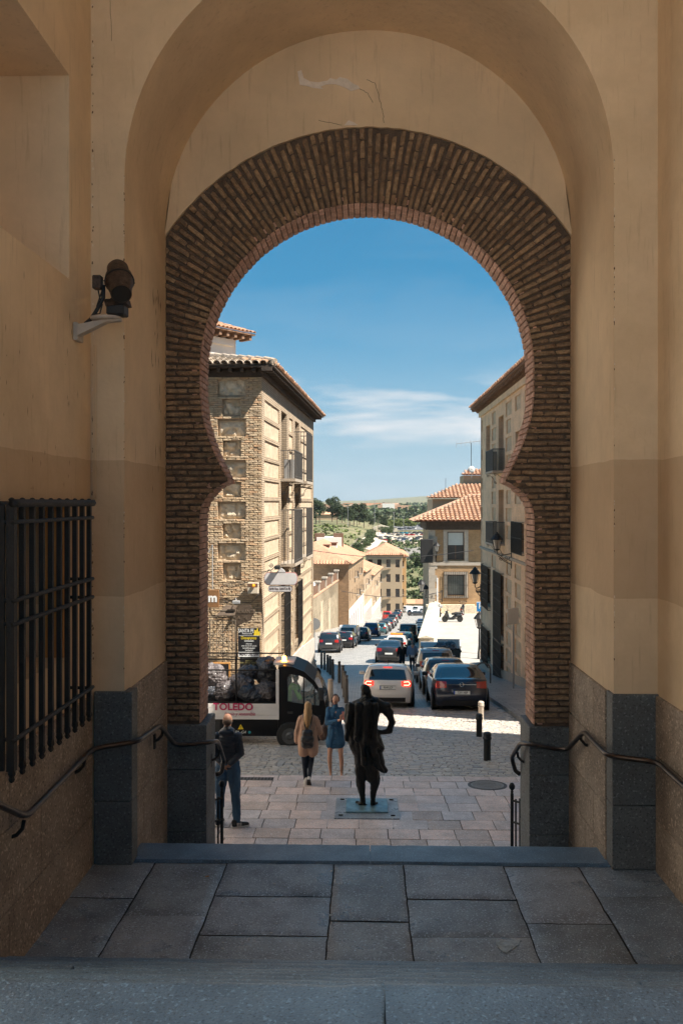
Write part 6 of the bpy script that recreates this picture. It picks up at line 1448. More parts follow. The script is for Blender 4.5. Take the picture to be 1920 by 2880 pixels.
for s_, xi, lb in ((-1, -1.60, 'small black iron gate leaf folded against the left pier'), (1, 1.68, 'small black iron gate leaf folded against the right pier')):
    g = empty('iron_gate', (0, 0, 0), label=lb, cat='gate', group='iron gate leaves at the foot of the arch')
    x0 = atY(624 if s_ < 0 else 1439, 0, 10.7).x; zb_ = -1.35; ztp = CAMZ - (2228 - HY) / F * 10.7; wl = x0 + s_ * .13
    mb = MB(); mb.box(x0 - .016, x0 + .016, 10.69, 10.722, zb_, ztp); mb.lathe([(.012, 0), (.018, .02), (.012, .035), (.032, .06), (.036, .085), (.022, .115), (.004, .125)], 12, T(x0, 10.706, ztp)); mb.build('post', IRON, g, smooth=radians(50))
    for k, (dx, dy) in enumerate(((.035, -.05), (.07, -.12), (.11, -.2))):
        mb = MB(); xx = x0 + s_ * dx; mb.box(xx - .009, xx + .009, 10.7 + dy - .009, 10.7 + dy + .009, zb_, ztp - .05 + .03 * k); mb.build('bar', IRON, g)
    for z in (ztp - .08, ztp - .33, zb_ + .15):
        mb = MB(); mb.tube([(x0, 10.7, z), (x0 + s_ * .13, 10.47, z + .03)], .012, 6); mb.build('rail', IRON, g)
# spotlight / camera on its bracket
PAINTA = mat('bracket_paint', (.50, .43, .36), rough=.7, var=.1, sc=12, bump=.1, stain=.3); LAMPM = mat('sooty_brown_metal', (.075, .052, .04), rough=.6, var=.5, sc=22, bump=.25, bs=60, metal=.3, stain=.3, stc=(.26, .2, .16))
SP = empty('spotlight', (0, 0, 0), label='old brown cylindrical floodlight camera unit on a pale wall bracket', cat='spotlight')
YS = 7.55
def sp(cx, cy, y=YS): return atY(170 + cx * .1594, 700 + cy * .1594, y)
w0 = sp(150, 1450, 7.62); w0.x = -2.395
mb = MB(); zc0_, zc1_ = sp(0, 1620).z, sp(0, 1300).z
mb.bbox(-2.415, -2.375, 7.52, 7.68, zc0_, zc1_, .006); mb.build('wall_plate', PAINTA, SP)
e1 = sp(1080, 1250); mb = MB(); a0 = (-2.375, YS + .0, sp(0, 1450).z)
xs0, xs1 = -2.375, e1.x; za_, zb2 = sp(0, 1350).z, sp(0, 1545).z; zt_, zu_ = sp(0, 1240).z, sp(0, 1300).z
mb.add([(xs0, YS - .05, za_), (xs0, YS - .05, zb2), (xs0, YS + .05, zb2), (xs0, YS + .05, za_), (xs1 - .12, YS - .04, zt_ - .005), (xs1 - .12, YS - .04, zu_), (xs1 - .12, YS + .04, zu_), (xs1 - .12, YS + .04, zt_ - .005), (xs1, YS - .03, zt_ - .0), (xs1, YS - .03, zt_ - .02), (xs1, YS + .03, zt_ - .02), (xs1, YS + .03, zt_)],
       [(0, 1, 5, 4), (3, 7, 6, 2), (0, 4, 7, 3), (1, 2, 6, 5), (4, 5, 9, 8), (7, 11, 10, 6), (4, 8, 11, 7), (5, 6, 10, 9), (8, 9, 10, 11)])
mb.lathe([(.115, 0), (.13, .012), (.13, .028), (.10, .03)], 18, T(xs1 - .13, YS, zt_ - .012) @ S(1, .8, 1)); mb.build('bracket_arm', PAINTA, SP, smooth=radians(40))
q0, q1 = sp(860, 1190), sp(1150, 1010); mb = MB(); mb.bbox(q0.x, q1.x + .01, YS - .09, YS + .07, q0.z, q1.z, .01); mb.bbox(q0.x + .0, q0.x + .09, YS - .05, YS + .05, zt_ + .01, q0.z + .02, .008); mb.build('tilt_head', BLKP, SP)
q0, q1 = sp(760, 880), sp(1180, 960); mb = MB(); mb.add([(q0.x, YS, q0.z), (q1.x, YS, q0.z - .0), (q1.x + .02, YS - .1, sp(0, 1010).z), (sp(860, 0).x, YS - .1, sp(0, 1060).z), (q0.x, YS + .1, q0.z), (q1.x, YS + .1, q0.z), (q1.x + .02, YS + .08, sp(0, 1010).z), (sp(850, 0).x, YS + .08, sp(0, 1060).z)],
                                             [(0, 1, 2, 3), (4, 7, 6, 5), (0, 3, 7, 4), (1, 5, 6, 2), (0, 4, 5, 1), (3, 2, 6, 7)]); mb.build('yoke', LAMPM, SP)
pm_ = sp(1075, 790, YS - .14); pt_ = sp(1010, 330, YS + .12); ax = (pt_ - pm_); Lx = ax.length; Mq = T(*pm_) @ ax.to_track_quat('Z', 'Y').to_matrix().to_4x4()
rm = .185 * .46; rb = .25 * .46
mb = MB(); mb.lathe([(rm * .88, .05), (rm * .92, .0), (rm, -.01), (rm * 1.03, .02), (rm * 1.08, .06), (rb * .98, Lx * .42), (rb, Lx * .5), (rb * .97, Lx * .62), (rb * .82, Lx * .66), (rb * .78, Lx * .95), (rb * .6, Lx * 1.05), (rb * .2, Lx * 1.08)], 28, Mq); mb.build('lamp_body', LAMPM, SP, smooth=radians(40))
mb = MB(); mb.lathe([(rm * .92, -.004), (rm * .9, .03), (rm * .5, .06), (.01, .06)], 24, Mq @ T(0, 0, .0)); mb.build('dark_lens', DARK, SP)
mb = MB(); mb.lathe([(rb * 1.05, Lx * .44), (rb * 1.07, Lx * .46), (rb * 1.05, Lx * .48)], 28, Mq); mb.build('clamp_ring', BLKP, SP)
mb = MB(); 
for s_ in (-1, 1): mb.tube([Mq @ Vector((s_ * rb * 1.08, 0, Lx * .47)), Vector((sp(800 if s_ < 0 else 1180, 0).x, YS, sp(0, 960).z))], .009, 6)
mb.build('yoke_arm', BLKP, SP)
q0, q1 = sp(590, 720), sp(745, 480); mb = MB(); mb.bbox(q0.x, q1.x, YS - .05, YS + .03, q0.z, q1.z, .008); mb.build('junction_box', LAMPM, SP)
mb = MB(); mb.tube([sp(760, 640), sp(760, 860), sp(690, 1000), sp(620, 1120), sp(540, 1240), sp(440, 1320)], .017, 8); mb.build('thick_cable', BLKP, SP, smooth=True)
mb = MB(); mb.tube([sp(670, 730), sp(700, 880), sp(740, 980), sp(700, 1140), sp(640, 1150)], .006, 6); mb.build('thin_cable', BLKP, SP, smooth=True)
mb = MB(); mb.tube([sp(740, 740), sp(690, 880), sp(650, 1000), sp(630, 1110)], .006, 6); mb.build('thin_cable', BLKP, SP, smooth=True)
# ---------------------------------------------------------------- plaza furniture
PS = empty('statue_base', (.036, 15.25, gz(15.25)), label='square granite slab bolted into the paving under the statue', cat='slab'); PS.rotation_euler = (atan(sl), 0, 0)
mb = MB(); mb.bbox(-.525, .525, -.62, .62, -.06, .012, .006); mb.build('base_slab', GRS, PS)
for x in (-.42, .42):
    for y in (-.48, .48): mb = MB(); mb.bbox(x - .035, x + .035, y - .015, y + .015, .012, .03, .004); mb.build('bolt', IRON, PS)
VERD = mat('verdigris_plate', (.20, .32, .35), rough=.38, var=.35, sc=6, bump=.15, metal=.4, stain=.5, stc=(.12, .10, .08))
BRZ = mat('black_bronze', (.006, .0055, .005), rough=.42, var=.5, sc=8, bump=.25, bs=30, metal=.35, stain=.12, stc=(.07, .045, .018))  # brown blotches put golden highlights into the bronze colour
ST = empty('bronze_statue', (.036, 15.25, gz(15.25) + .045), label='black bronze statue of a man in cloak and ruff with one hand on his hip', cat='statue'); ST.scale = (1.07, 1, 1)
mb = MB(); mb.bbox(-.325, .325, -.33, .33, -.033, .012, .005); mb.build('plinth_plate', VERD, ST)
def P3(px, py, y=0): # statue local from crop (900,1900 scale 5.6)
    X = 900 + px / 5.6; Y_ = 1900 + py / 5.6; p = atY(X, Y_, 15.25 + y); return (p.x - .036, y, p.z - (gz(15.25) + .045))
def C_(a, ra, b, rb, ya_=0, yb_=0): return ('c', P3(a[0], a[1], ya_), ra, P3(b[0], b[1], yb_), rb)
k56 = 15.25 / F / 5.6
prm = [C_((710, 210), .083, (735, 250), .075, .02, .0), C_((712, 250), .07, (720, 290), .06, .03, .04), C_((745, 270), .06, (760, 340), .062),
       C_((670, 385), .05, (760, 360), .055), C_((760, 360), .055, (880, 385), .05), C_((700, 400), .07, (850, 400), .07, -.02, -.02),
       C_((560, 480), .09, (700, 440), .10), C_((700, 440), .11, (860, 440), .11), C_((860, 440), .10, (985, 490), .085), C_((470, 480), .045, (560, 460), .06), C_((985, 480), .06, (1050, 470), .045),
       C_((520, 520), .10, (520, 700), .11), C_((640, 560), .15, (640, 800), .15), C_((790, 560), .15, (760, 820), .14), C_((700, 650), .16, (700, 950), .17),
       C_((455, 490), .055, (470, 620), .075), C_((480, 560), .07, (470, 860), .07), C_((470, 860), .07, (460, 1010), .045), C_((560, 900), .12, (560, 1060), .11), C_((640, 950), .15, (640, 1150), .14), C_((800, 900), .13, (840, 1080), .13), C_((880, 1000), .08, (945, 1150), .06),
       C_((560, 1130), .085, (620, 1240), .08), C_((640, 1200), .11, (640, 1500), .07), C_((700, 1150), .14, (780, 1400), .13), C_((780, 1400), .11, (810, 1600), .10), C_((880, 1200), .10, (930, 1400), .08), C_((930, 1400), .07, (1000, 1500), .045), C_((740, 1600), .06, (890, 1610), .055), C_((600, 1500), .045, (660, 1520), .045),
       # legs
       C_((640, 1450), .085, (640, 1650), .078), C_((640, 1650), .078, (650, 1760), .066), C_((650, 1760), .066, (672, 1920), .042), C_((672, 1920), .042, (680, 1990), .045), C_((690, 2040), .04, (590, 1990), .03, 0, .1), C_((640, 2030), .038, (725, 2060), .036),
       C_((850, 1550), .085, (855, 1680), .078), C_((855, 1680), .076, (840, 1800), .062), C_((840, 1800), .06, (822, 1930), .042), C_((822, 1930), .04, (822, 2010), .045), C_((822, 2060), .04, (880, 2010), .028, 0, .1),
       # akimbo arm on the right
       C_((960, 500), .085, (1060, 600), .065), C_((1060, 600), .062, (1110, 740), .052), C_((1110, 740), .058, (1060, 850), .05), C_((1075, 870), .045, (960, 895), .035), C_((960, 895), .035, (880, 880), .045), C_((1050, 540), .05, (1100, 590), .035)]
body = blob('figure', prm, .014, BRZ, ST, 3, crease=.012)
rf = MB(); 
for i in range(26): a = i * 2 * pi / 26; c = P3(768, 372); rf.tube([(c[0] + .07 * cos(a), .07 * sin(a), c[2] + .01), (c[0] + .125 * cos(a), .115 * sin(a), c[2] - .015 + .02 * (i % 2))], [.012, .018], 5)
rf.build('ruff_collar', BRZ, ST, smooth=True)
blob('cape', [C_((500, 470), .06, (455, 800), .05, -.12, -.12), C_((455, 800), .05, (440, 1010), .035, -.12, -.12), C_((620, 470), .07, (590, 1000), .06, -.15, -.16), C_((740, 450), .07, (720, 1060), .06, -.16, -.18), C_((860, 470), .06, (850, 1050), .05, -.15, -.16), C_((850, 1050), .05, (970, 1150), .035, -.16, -.1), C_((660, 1000), .05, (700, 1400), .05, -.16, -.14), C_((800, 1050), .06, (880, 1400), .06, -.16, -.1), C_((880, 1400), .06, (985, 1520), .03, -.1, -.06)], .014, BRZ, ST, 3, crease=.016)
MH = empty('manhole_cover', (2.25, 16.85, gz(16.85)), label='round ornamental iron manhole cover in the paving on the right', cat='manhole cover'); MH.rotation_euler = (atan(sl), 0, 0)
CI = mat('cast_iron', (.10, .10, .10), rough=.5, var=.3, sc=20, bump=.2, metal=.4)
mb = MB(); mb.lathe([(.36, -.02), (.36, .006), (.33, .008), (.33, .002), (.01, .002)], 36); mb.build('cover', CI, MH)
for r in (.3, .2, .13): mb = MB(); mb.lathe([(r, .003), (r, .009), (r - .02, .009), (r - .02, .003)], 32); mb.build('raised_ring', GREYP, MH)
for k in range(20): a = k * 2 * pi / 20; mb = MB(R(a, 'Z')); mb.box(.215, .27, -.012, .012, .002, .009); mb.build('raised_letter', GREYP, MH)
for x in (-.05, 0, .05): mb = MB(); mb.box(x - .01, x + .01, -.07, .07, .002, .009); mb.build('raised_bar', GREYP, MH)
DG = empty('drain_channel', (0, 17.2, gz(17.2)), label='slotted iron drain channel across the pavement behind the standing man', cat='drain'); DG.rotation_euler = (atan(sl), 0, 0)
mb = MB(); mb.box(-3.4, -1.72, -.1, .1, -.02, .006); mb.build('frame', CI, DG)
mb = MB()
for k in range(26):
    for y in (-.045, .045): x = -3.35 + k * .064; mb.box(x, x + .035, y - .028, y + .028, .006, .008)
mb.build('slots', DARK, DG, kind='stuff')
def bollard(x, y, lab, m, h=.62, r=.075, tall=False, grp='bollards on the right of the square', z=None):
    o = empty('bollard', (x, y, gz(y) if z is None else z), label=lab, cat='bollard', group=grp)
    if not tall: mb = MB(); mb.lathe([(r * 1.0, -.05), (r, h * .72), (r * 1.08, h * .74), (r * 1.22, h * .77), (r * 1.22, h * .82), (r * 1.1, h * .85), (r * 1.15, h * .95), (r * .8, h)], 18)
    else: mb = MB(); mb.lathe([(r, -.05), (r * .95, h * .86), (r * .75, h * .87), (r * .75, h * .9), (r * .95, h * .91), (r * .93, h * .985), (r * .7, h)], 14)
    mb.build('post', m, o, smooth=radians(35))
    mb = MB(); zb_ = h * (.79 if not tall else .885); mb.lathe([(r * (1.24 if not tall else .8), zb_), (r * (1.24 if not tall else .8), zb_ + .015)], 14); mb.build('band', IRON if not tall else GREYP, o)
    return o
BOLB = mat('bollard_black', (.022, .022, .022), rough=.45, var=.3, bump=.1, metal=.3); BOLG = mat('bollard_grey', (.11, .10, .09), rough=.55, var=.2, bump=.1); BOLP = mat('bollard_pale', (.50, .42, .34), rough=.7, var=.15, bump=.1)
bollard(2.68, 20.1, 'black cast bollard nearest to the steps on the right', BOLB, .62, .078); bollard(2.98, 23.9, 'black cast bollard second from the steps beside the sunlit strip', BOLB, .60, .078); bollard(3.42, 27.0, 'pale bollard standing in the sunlit strip behind the navy saloon', BOLP, .62, .078)
bl_ = [((738, 1535), 'first slim bollard from the far end of the left line'), ((745, 1538), 'second slim bollard from the far end of the left line'), ((752, 1545), 'third slim bollard from the far end of the left line'), ((758, 1549), 'fourth slim bollard from the far end of the left line'), ((764, 1560), 'slim bollard in the middle of the left line'), ((779, 1567), 'slim bollard standing alone after the gap in the left line'), ((787, 1580), 'slim bollard fourth from the near end of the left line'), ((791, 1600), 'third slim bollard from the near end'), ((795, 1614), 'tall slim bollard nearest to the statue in the left line')]
for (a, b), lb in bl_:
    Y_ = 7993 / (b * 1.2245 - 1734); x = (a * 1.2245 - 1025) / F * Y_; bollard(x, Y_, lb, BOLG, .98, .075, True, 'slim bollards along the left pavement')
bollard(-1.25, 33.5, 'short pale bollard left of the slim bollard line', BOLP, .8, .10, True, 'slim bollards along the left pavement')
# bike rack, post sign, lamps
br = empty('hoop_stand', (5.35, 41.5, gz(41.5) + .1), label='dark metal hoop stand on the right pavement beside the parked crossover', cat='hoop')
mb = MB(); pts = [(-.33, 0, -.05)] + [(-.33, 0, .6)] + [(.33 * -cos(pi * i / 10), 0, .6 + .33 * sin(pi * i / 10)) for i in range(1, 10)] + [(.33, 0, .6), (.33, 0, -.05)]; mb.tube(pts, .035, 10); mb.build('hoop', BOLG, br, smooth=True)
pp = atY(1443, 1932, 38.5); sg = empty('sign_post', (pp.x, 38.5, gz(38.5) + .1), label='white oblong sign seen edge-on upon a tall grey pole by the shaded wall', cat='sign')
hh = atY(0, 1750, 38.5).z - (gz(38.5) + .1); h2_ = atY(0, 1706, 38.5).z - (gz(38.5) + .1)
mb = MB(); mb.lathe([(.035, 0), (.035, h2_)], 10); mb.build('pole', GREYP, sg); mb = MB(R(radians(38), 'Z')); mb.bbox(-.42, .25, -.06, -.03, hh, h2_, .01); mb.build('sign_plate', WHITE, sg)
LG = mat('lantern_glass', (.42, .38, .33), rough=.35, var=.05, bump=0)
def lantern(loc, lab, wall=None, post=None, s=1.0, grp='wrought iron lanterns'):
    o = empty('lantern', loc, label=lab, cat='lantern', group=grp); o.scale = (s,) * 3
    mb = MB(); mb.lathe([(.10, -.33), (.20, .05)], 4, R(pi / 4, 'Z')); mb.build('glass', LG, o)
    mb = MB()
    for k in range(4): a = pi / 4 + k * pi / 2; mb.tube([(.105 * cos(a + pi / 4), .105 * sin(a + pi / 4), -.34), (.205 * cos(a + pi / 4), .205 * sin(a + pi / 4), .05)], .011, 5)
    mb.lathe([(.26, .04), (.25, .07), (.13, .22), (.11, .23), (.10, .28), (.05, .30), (.02, .36)], 8); mb.lathe([(.06, -.40), (.12, -.35), (.12, -.33)], 8); mb.build('frame', IRON, o)
    if wall is not None:
        mb = MB(); v = Vector(wall) / s; mb.tube([(0, 0, -.38), (0, 0, -.52), v * .25 + Vector((0, 0, -.6)), v * .6 + Vector((0, 0, -.55)), v + Vector((0, 0, -.5))], .022, 6)
        U_ = v.normalized(); fx = fr((0, 0, 0), U_, Vector((U_.y, -U_.x, 0)))
        for f_ in (.15, .45, .75): scroll(mb, fx, v.length * f_, -.70, .10, 1, .014)
        mb.tube([v * .1 + Vector((0, 0, -.62)), v * .5 + Vector((0, 0, -.82)), v + Vector((0, 0, -.95))], .016, 6); mb.box(v.x - .03, v.x + .03, v.y - .03, v.y + .03, -1.1, -.4); mb.build('bracket', IRON, o)
    if post: mb = MB(); mb.lathe([(.09, -post / s), (.07, -post / s + .3), (.04, -post / s + .6), (.03, -.4)], 10); mb.build('post', IRON, o)
    return o
p = atY(1130 + 1045 * .2551, 980 + 2120 * .2551, 43); lantern(p, 'lantern on a long scrolled iron bracket high on the shaded wall', (6.8 - p.x, -.5, 0), s=1.15)
p = atY(1130 + 803 * .2551, 1550 + 260 * .2551, 54.5); lantern(p, 'lantern on the far corner of the shaded building over the terrace', (6.85 - p.x, -.3, 0), s=1.35)
p = atY(1130 + 382 * .2551, 980 + 2185 * .2551, 84.0); lantern(p, 'small lantern on the stone corner of the tiled roof building', (0, 1.0, 0), s=1.3)
p = atY(1130 + 213 * .2551, 1550 + 375 * .2551, 78); lantern(p, 'black lantern hanging over the street left of the terrace building', (1.9, 2, 0), s=1.5)
p = atY(1130 + 262 * .2551, 1550 + 425 * .2551, 86); lantern(p, 'small dark lantern below the one over the street', (1.0, 0, 0), s=1.4)
p = atY(1130 + 850 * .2551, 1550 + 755 * .2551, 60); lantern(p, 'post lantern showing beside the shaded wall on the terrace', post=p.z - zt, s=1.5)
p = atY(1130 + 262 * .2551 + 4, 1465 + 85, 84); lb_ = empty('dark_cabinet', (p.x, 84.2, p.z), label='dark upright box fixed to the left edge of the tiled roof building', cat='box')
mb = MB(); mb.bbox(-.6, .55, 0, .5, -1.1, 1.1, .05); mb.build('case', IRON, lb_)
PSN = empty('parking_sign', atY(1130 + 820 * .2551, 1550 + 668 * .2551, 62), label='blue parking sign with a white P at the corner of the terrace', cat='sign')
BLS = mat('sign_blue', (.01, .22, .55), rough=.4, bump=0); WHS = mat('sign_white', (.8, .8, .78), rough=.4, bump=0)
mb = MB(); mb.bbox(0, .66, 0, .03, 0, .66, .01); mb.build('panel', WHS, PSN); mb = MB(); mb.box(.03, .63, -.01, -.001, .03, .63); mb.build('blue_field', BLS, PSN)
text('letter', 'P', .5, T(.24, -.02, .36) @ TF, WHS, PSN, .002, sx=.9, bold=.01); text('pictogram', '&', .6, T(.2, -.02, .45) @ TF, WHS, PSN, .002) if 0 else None
mb = MB(); mb.tube([(.3, .05, 0), (.3, .05, -2.6)], .05, 8); mb.build('pole', GREYP, PSN)
# pale post on the parapet
p = atY(1130 + 388 * .2551, 0, 76); mb = MB(); mb.tube([(p.x, 76, -6), (p.x, 76, atY(0, 1550 + 285 * .2551, 76).z)], .05, 8); tag(mb.build('slim_post', WHS), 'slim white post rising beside the parapet before the brick wall', 'post')
# ---------------------------------------------------------------- signs on the corner building (front at Y=28)
def q28(cx, cy, y=27.8): return atY(560 + cx * .2551, 1480 + cy * .2551, y)
SGN = mat('enamel_white', (.60, .57, .56), rough=.5, var=.08, sc=4, bump=.05, stain=.25); SGE = mat('sign_ink', (.07, .05, .06), bump=0); SGF = mat('faded_red_edge', (.45, .22, .20), bump=0)
OS = empty('oval_sign', (0, 0, 0), label='faded white oval hanging sign with lamp above on a scrolled bracket', cat='sign')
a_, b_ = q28(722, 642), q28(1080, 515); zc = (a_.z + b_.z) / 2; hh = (b_.z - a_.z) / 2; x0, x1 = a_.x, b_.x
def stadium(x0, x1, z0, z1, n=8): r = (z1 - z0) / 2; cz = (z0 + z1) / 2; return [(x0 + r * .6 - r * .6 * sin(pi * i / n), cz - r * cos(pi * i / n)) for i in range(n + 1)] + [(x1 - r * .6 + r * .6 * sin(pi * i / n), cz + r * cos(pi * i / n)) for i in range(n + 1)]
mb = MB(); mb.prism(stadium(x0, x1, a_.z, b_.z), 27.76, 27.84); mb.build('panel', SGN, OS)
mb = MB(); mb.prism(stadium(x0 - .02, x1 + .02, a_.z - .02, b_.z + .02), 27.77, 27.83); mb.build('rim', SGF, OS)
c0, c1 = q28(870, 520), q28(940, 465); mb = MB(); mb.prism([(c0.x - .05, b_.z - .01), (c1.x + .05, b_.z - .01), (c1.x, b_.z + .08), ((c0.x + c1.x) / 2, c1.z + .02), (c0.x, b_.z + .08)], 27.77, 27.83); mb.build('crest', SGN, OS)
mb = MB(); c = q28(690, 470); mb.tube([q28(690, 510), q28(800, 480), q28(850, 430), q28(960, 425)], .012, 6); M_s = fr((0, 0, 0), (1, 0, 0), (0, -1, 0))
for (cx, cy, s_) in ((740, 500, .09), (770, 430, .07), (1010, 480, .08)): q = q28(cx, cy); scroll(mb, T(q.x, 27.8, q.z), 0, 0, s_, 1, .011)
mb.build('scroll_bracket', IRON, OS); q = q28(865, 455); mb = MB(); mb.bbox(q.x - .08, q.x + .09, 27.6, 27.75, q.z - .05, q.z + .06, .01); mb.build('sign_lamp', BLKP, OS)
text('faded_lettering', 'Alfonso', .22, T((x0 + x1) / 2, 27.755, zc) @ TF, mat('faded_ink', (.50, .44, .44), bump=0), OS, .001) if 0 else None
BS = empty('bar_sign', (0, 0, 0), label='small white sign reading BAR Rte. SANTA FE under the oval sign', cat='sign')
a_, b_ = q28(765, 718), q28(1022, 660); mb = MB(); mb.prism(stadium(a_.x, b_.x, a_.z, b_.z, 6), 27.78, 27.82); mb.build('panel', SGN, BS); mb = MB(); mb.prism(stadium(a_.x - .015, b_.x + .015, a_.z - .015, b_.z + .015, 6), 27.785, 27.815); mb.build('rim', SGE, BS)
text('lettering', 'BAR Rte. SANTA FE', .105, T((a_.x + b_.x) / 2, 27.775, (a_.z + b_.z) / 2) @ TF, SGE, BS, .001, sx=.72, bold=.002)
mb = MB(); 
for cx in (800, 990): mb.tube([q28(cx, 662), q28(cx, 640)], .006, 5)
mb.build('hanger', IRON, BS)
YF = 27.86
AB = empty('beacon_box', (0, 0, 0), label='small pale wall box with an orange beacon lamp at the building corner', cat='alarm box')
a_, b_ = q28(540, 738, YF), q28(660, 620, YF); mb = MB(); mb.bbox(a_.x, b_.x, YF - .18, YF + .06, a_.z, b_.z, .012); mb.build('case', mat('box_cream', (.55, .47, .36), bump=0), AB)
mb = MB(); q = q28(600, 655, YF - .2); mb.box(a_.x + .015, b_.x - .015, YF - .185, YF - .181, q.z - .04, b_.z - .015); mb.build('brown_panel', SHUT, AB)
mb = MB(); mb.lathe([(.055, 0), (.055, -.03), (.045, -.10), (.02, -.13)], 12, T(q.x, YF - .18, q.z), axis='y'); mb.build('beacon', mat('beacon_amber', (.9, .32, .02), rough=.2, bump=0, coat=1), AB, smooth=radians(40))
MS_ = empty('brown_letter_sign', (0, 0, 0), label='brown square sign with a white letter m cut off by the arch', cat='sign')
a_, b_ = q28(-20, 895, YF - .1), q28(222, 700, YF - .1); mb = MB(); mb.bbox(a_.x, b_.x, YF - .14, YF - .06, a_.z, b_.z, .01); mb.build('panel', mat('sign_brown', (.24, .12, .05), rough=.5, var=.1), MS_)
text('lettering', 'm', .36, T(q28(150, 0, YF - .14).x, YF - .146, (a_.z + b_.z) / 2 + .02) @ TF, WHS, MS_, .002, bold=.014)
PB = empty('sign_pipe', (0, 0, 0), label='slim metal pipe running up the brick front beside the brown sign', cat='pipe'); mb = MB(); mb.tube([q28(148, 700, YF), q28(148, 200, YF), q28(105, 290, YF)], .018, 6); mb.build('pipe', GREYP, PB)
MT = empty('metal_arrow_sign', (0, 0, 0), label='rusty cut-out metal restaurant sign with pointed end on a post', cat='sign')
RUST = mat('brown_sheet_metal', (.13, .095, .07), rough=.55, var=.3, sc=6, bump=.15, metal=.5, stain=.3)
Ya = 27.45
pts = [(400, 920), (412, 895), (445, 865), (572, 865), (585, 915), (622, 943), (590, 985), (570, 1040), (500, 1060), (450, 1090), (412, 1118), (400, 1110)]
mb = MB(); mb.prism([(q28(x, y, Ya).x, q28(x, y, Ya).z) for x, y in pts][::-1], Ya, Ya + .03); mb.build('plate', RUST, MT)
mb = MB(); a_ = q28(405, 0, Ya); mb.box(a_.x - .035, a_.x + .035, Ya + .03, Ya + .07, -3.3, q28(0, 905, Ya).z); mb.build('post', RUST, MT)
RL = mat('raised_rust_letters', (.26, .2, .15), rough=.5, metal=.4, bump=0)
text('lettering', 'TAURANTE', .155, T(q28(500, 0, Ya).x, Ya - .008, q28(0, 940, Ya).z) @ TF, RL, MT, .006, sx=.78); text('lettering', 'A   FE', .15, T(q28(480, 0, Ya).x, Ya - .008, q28(0, 1008, Ya).z) @ TF, RL, MT, .006, sx=.8)
AW2 = empty('wall_lamp', (0, 0, 0), label='small grey flood lamp on an arm above the metal arrow sign', cat='lamp'); q = q28(410, 835, 27.3); mb = MB(); mb.bbox(q.x - .11, q.x + .11, 27.2, 27.36, q.z - .05, q.z + .04, .012); mb.tube([(q.x, 27.3, q.z), (q.x - .1, 27.9, q.z + .05)], .015, 6); mb.build('lamp', GREYP, AW2)
AWN = empty('awning', (0, 0, 0), label='folded grey canvas awning behind the metal arrow sign', cat='awning')
mb = MB(); pa = [q28(290, 870, 27.6), q28(420, 870, 27.6), q28(395, 985, 27.2), q28(190, 985, 27.2)]; mb.add(pa + [p + Vector((0, .02, -.02)) for p in pa], [(0, 1, 2, 3), (7, 6, 5, 4), (0, 3, 7, 4), (1, 5, 6, 2)]); mb.build('canvas', RUST, AWN)
CB = empty('wall_cables', (0, 0, 0), label='tangle of black cables strung along the brick front at sign height', cat='cables')
for i, pts in enumerate([[(235, 680), (300, 632), (420, 625), (480, 640), (560, 600), (690, 590)], [(225, 700), (250, 800), (330, 850), (430, 830), (560, 850), (620, 800), (660, 740)], [(240, 660), (280, 655), (420, 660), (460, 640), (540, 612)]]): mb = MB(); mb.tube([q28(x, y, YF - .03) for x, y in pts], .010, 5); mb.build('cable', BLKP, CB, smooth=True)
MN = empty('menu_board', (0, 0, 0), label='black menu board headed SANTA FE with yellow and white chalk lettering', cat='menu board')
Ym = 27.3; a_, b_ = q28(430, 1442, Ym), q28(668, 1125, Ym); mb = MB(); mb.bbox(a_.x, b_.x, Ym, Ym + .04, a_.z, b_.z, .005); mb.build('board', mat('menu_black', (.012, .012, .014), rough=.5, bump=0), MN)
lo_ = q28(0, 1690, Ym).z; mb = MB(); mb.box(a_.x + .05, b_.x - .0, Ym + .002, Ym + .03, lo_, a_.z - .005); mb.build('lower_board', mat('menu_black', ()), MN)
YEL = mat('menu_yellow', (.75, .55, .03), bump=0)
def mt(cx, cy, s, size, m_, sx=1.0, par=MN, bold=0, sh=0): q = q28(cx, cy, Ym); text('lettering', s, size, T(q.x, Ym - .004, q.z) @ TF, m_, par, .0012, sx=sx, bold=bold, shear=sh)
mt(518, 1153, 'SANTA FE', .155, WHS, .68, bold=.002); mt(532, 1183, 'Restaurante', .07, WHS, .9); mt(548, 1232, 'Desayunos', .125, YEL, .85, bold=.001); mt(550, 1262, 'tostadas', .10, WHS, .85); mt(548, 1296, 'churro', .065, WHS); mt(550, 1318, 'zumo natural de naranja', .066, WHS, .72); mt(550, 1343, 'bocadillos/pulgas', .07, WHS, .78); mt(550, 1368, 'bolleria', .075, WHS)
mb = MB(); mb.box(a_.x + .01, b_.x - .01, Ym - .006, Ym - .001, q28(0, 1438, Ym).z, q28(0, 1384, Ym).z); mb.build('white_strip', WHS, MN); q = q28(550, 1413, Ym); text('lettering', 'MENÚ DEL DÍA', .125, T(q.x, Ym - .008, q.z) @ TF, SGE, MN, .001, sx=.68, bold=.002)
mb = MB(); mb.box(a_.x + .02, b_.x - .02, Ym - .004, Ym - .001, q28(0, 1207, Ym).z, q28(0, 1204, Ym).z); mb.build('rule_line', WHS, MN)
fl = MB(); q = q28(635, 1160, Ym); fl.prism([(q.x - .09, q.z - .12), (q.x + .10, q.z - .12), (q.x + .09, q.z + .02), (q.x + .05, q.z - .02), (q.x + .03, q.z + .12), (q.x - .02, q.z + .02), (q.x - .06, q.z + .06)], Ym - .006, Ym - .001); fl.build('flame_emblem', YEL, MN)
for j, (s, cy) in enumerate((('tostadas', 1482), ('entrecot con ensalada', 1503), ('menu del dia', 1530))): mt(550, cy, s, .085, mat('chalk_yellow', (.35, .3, .12), bump=0), .75)
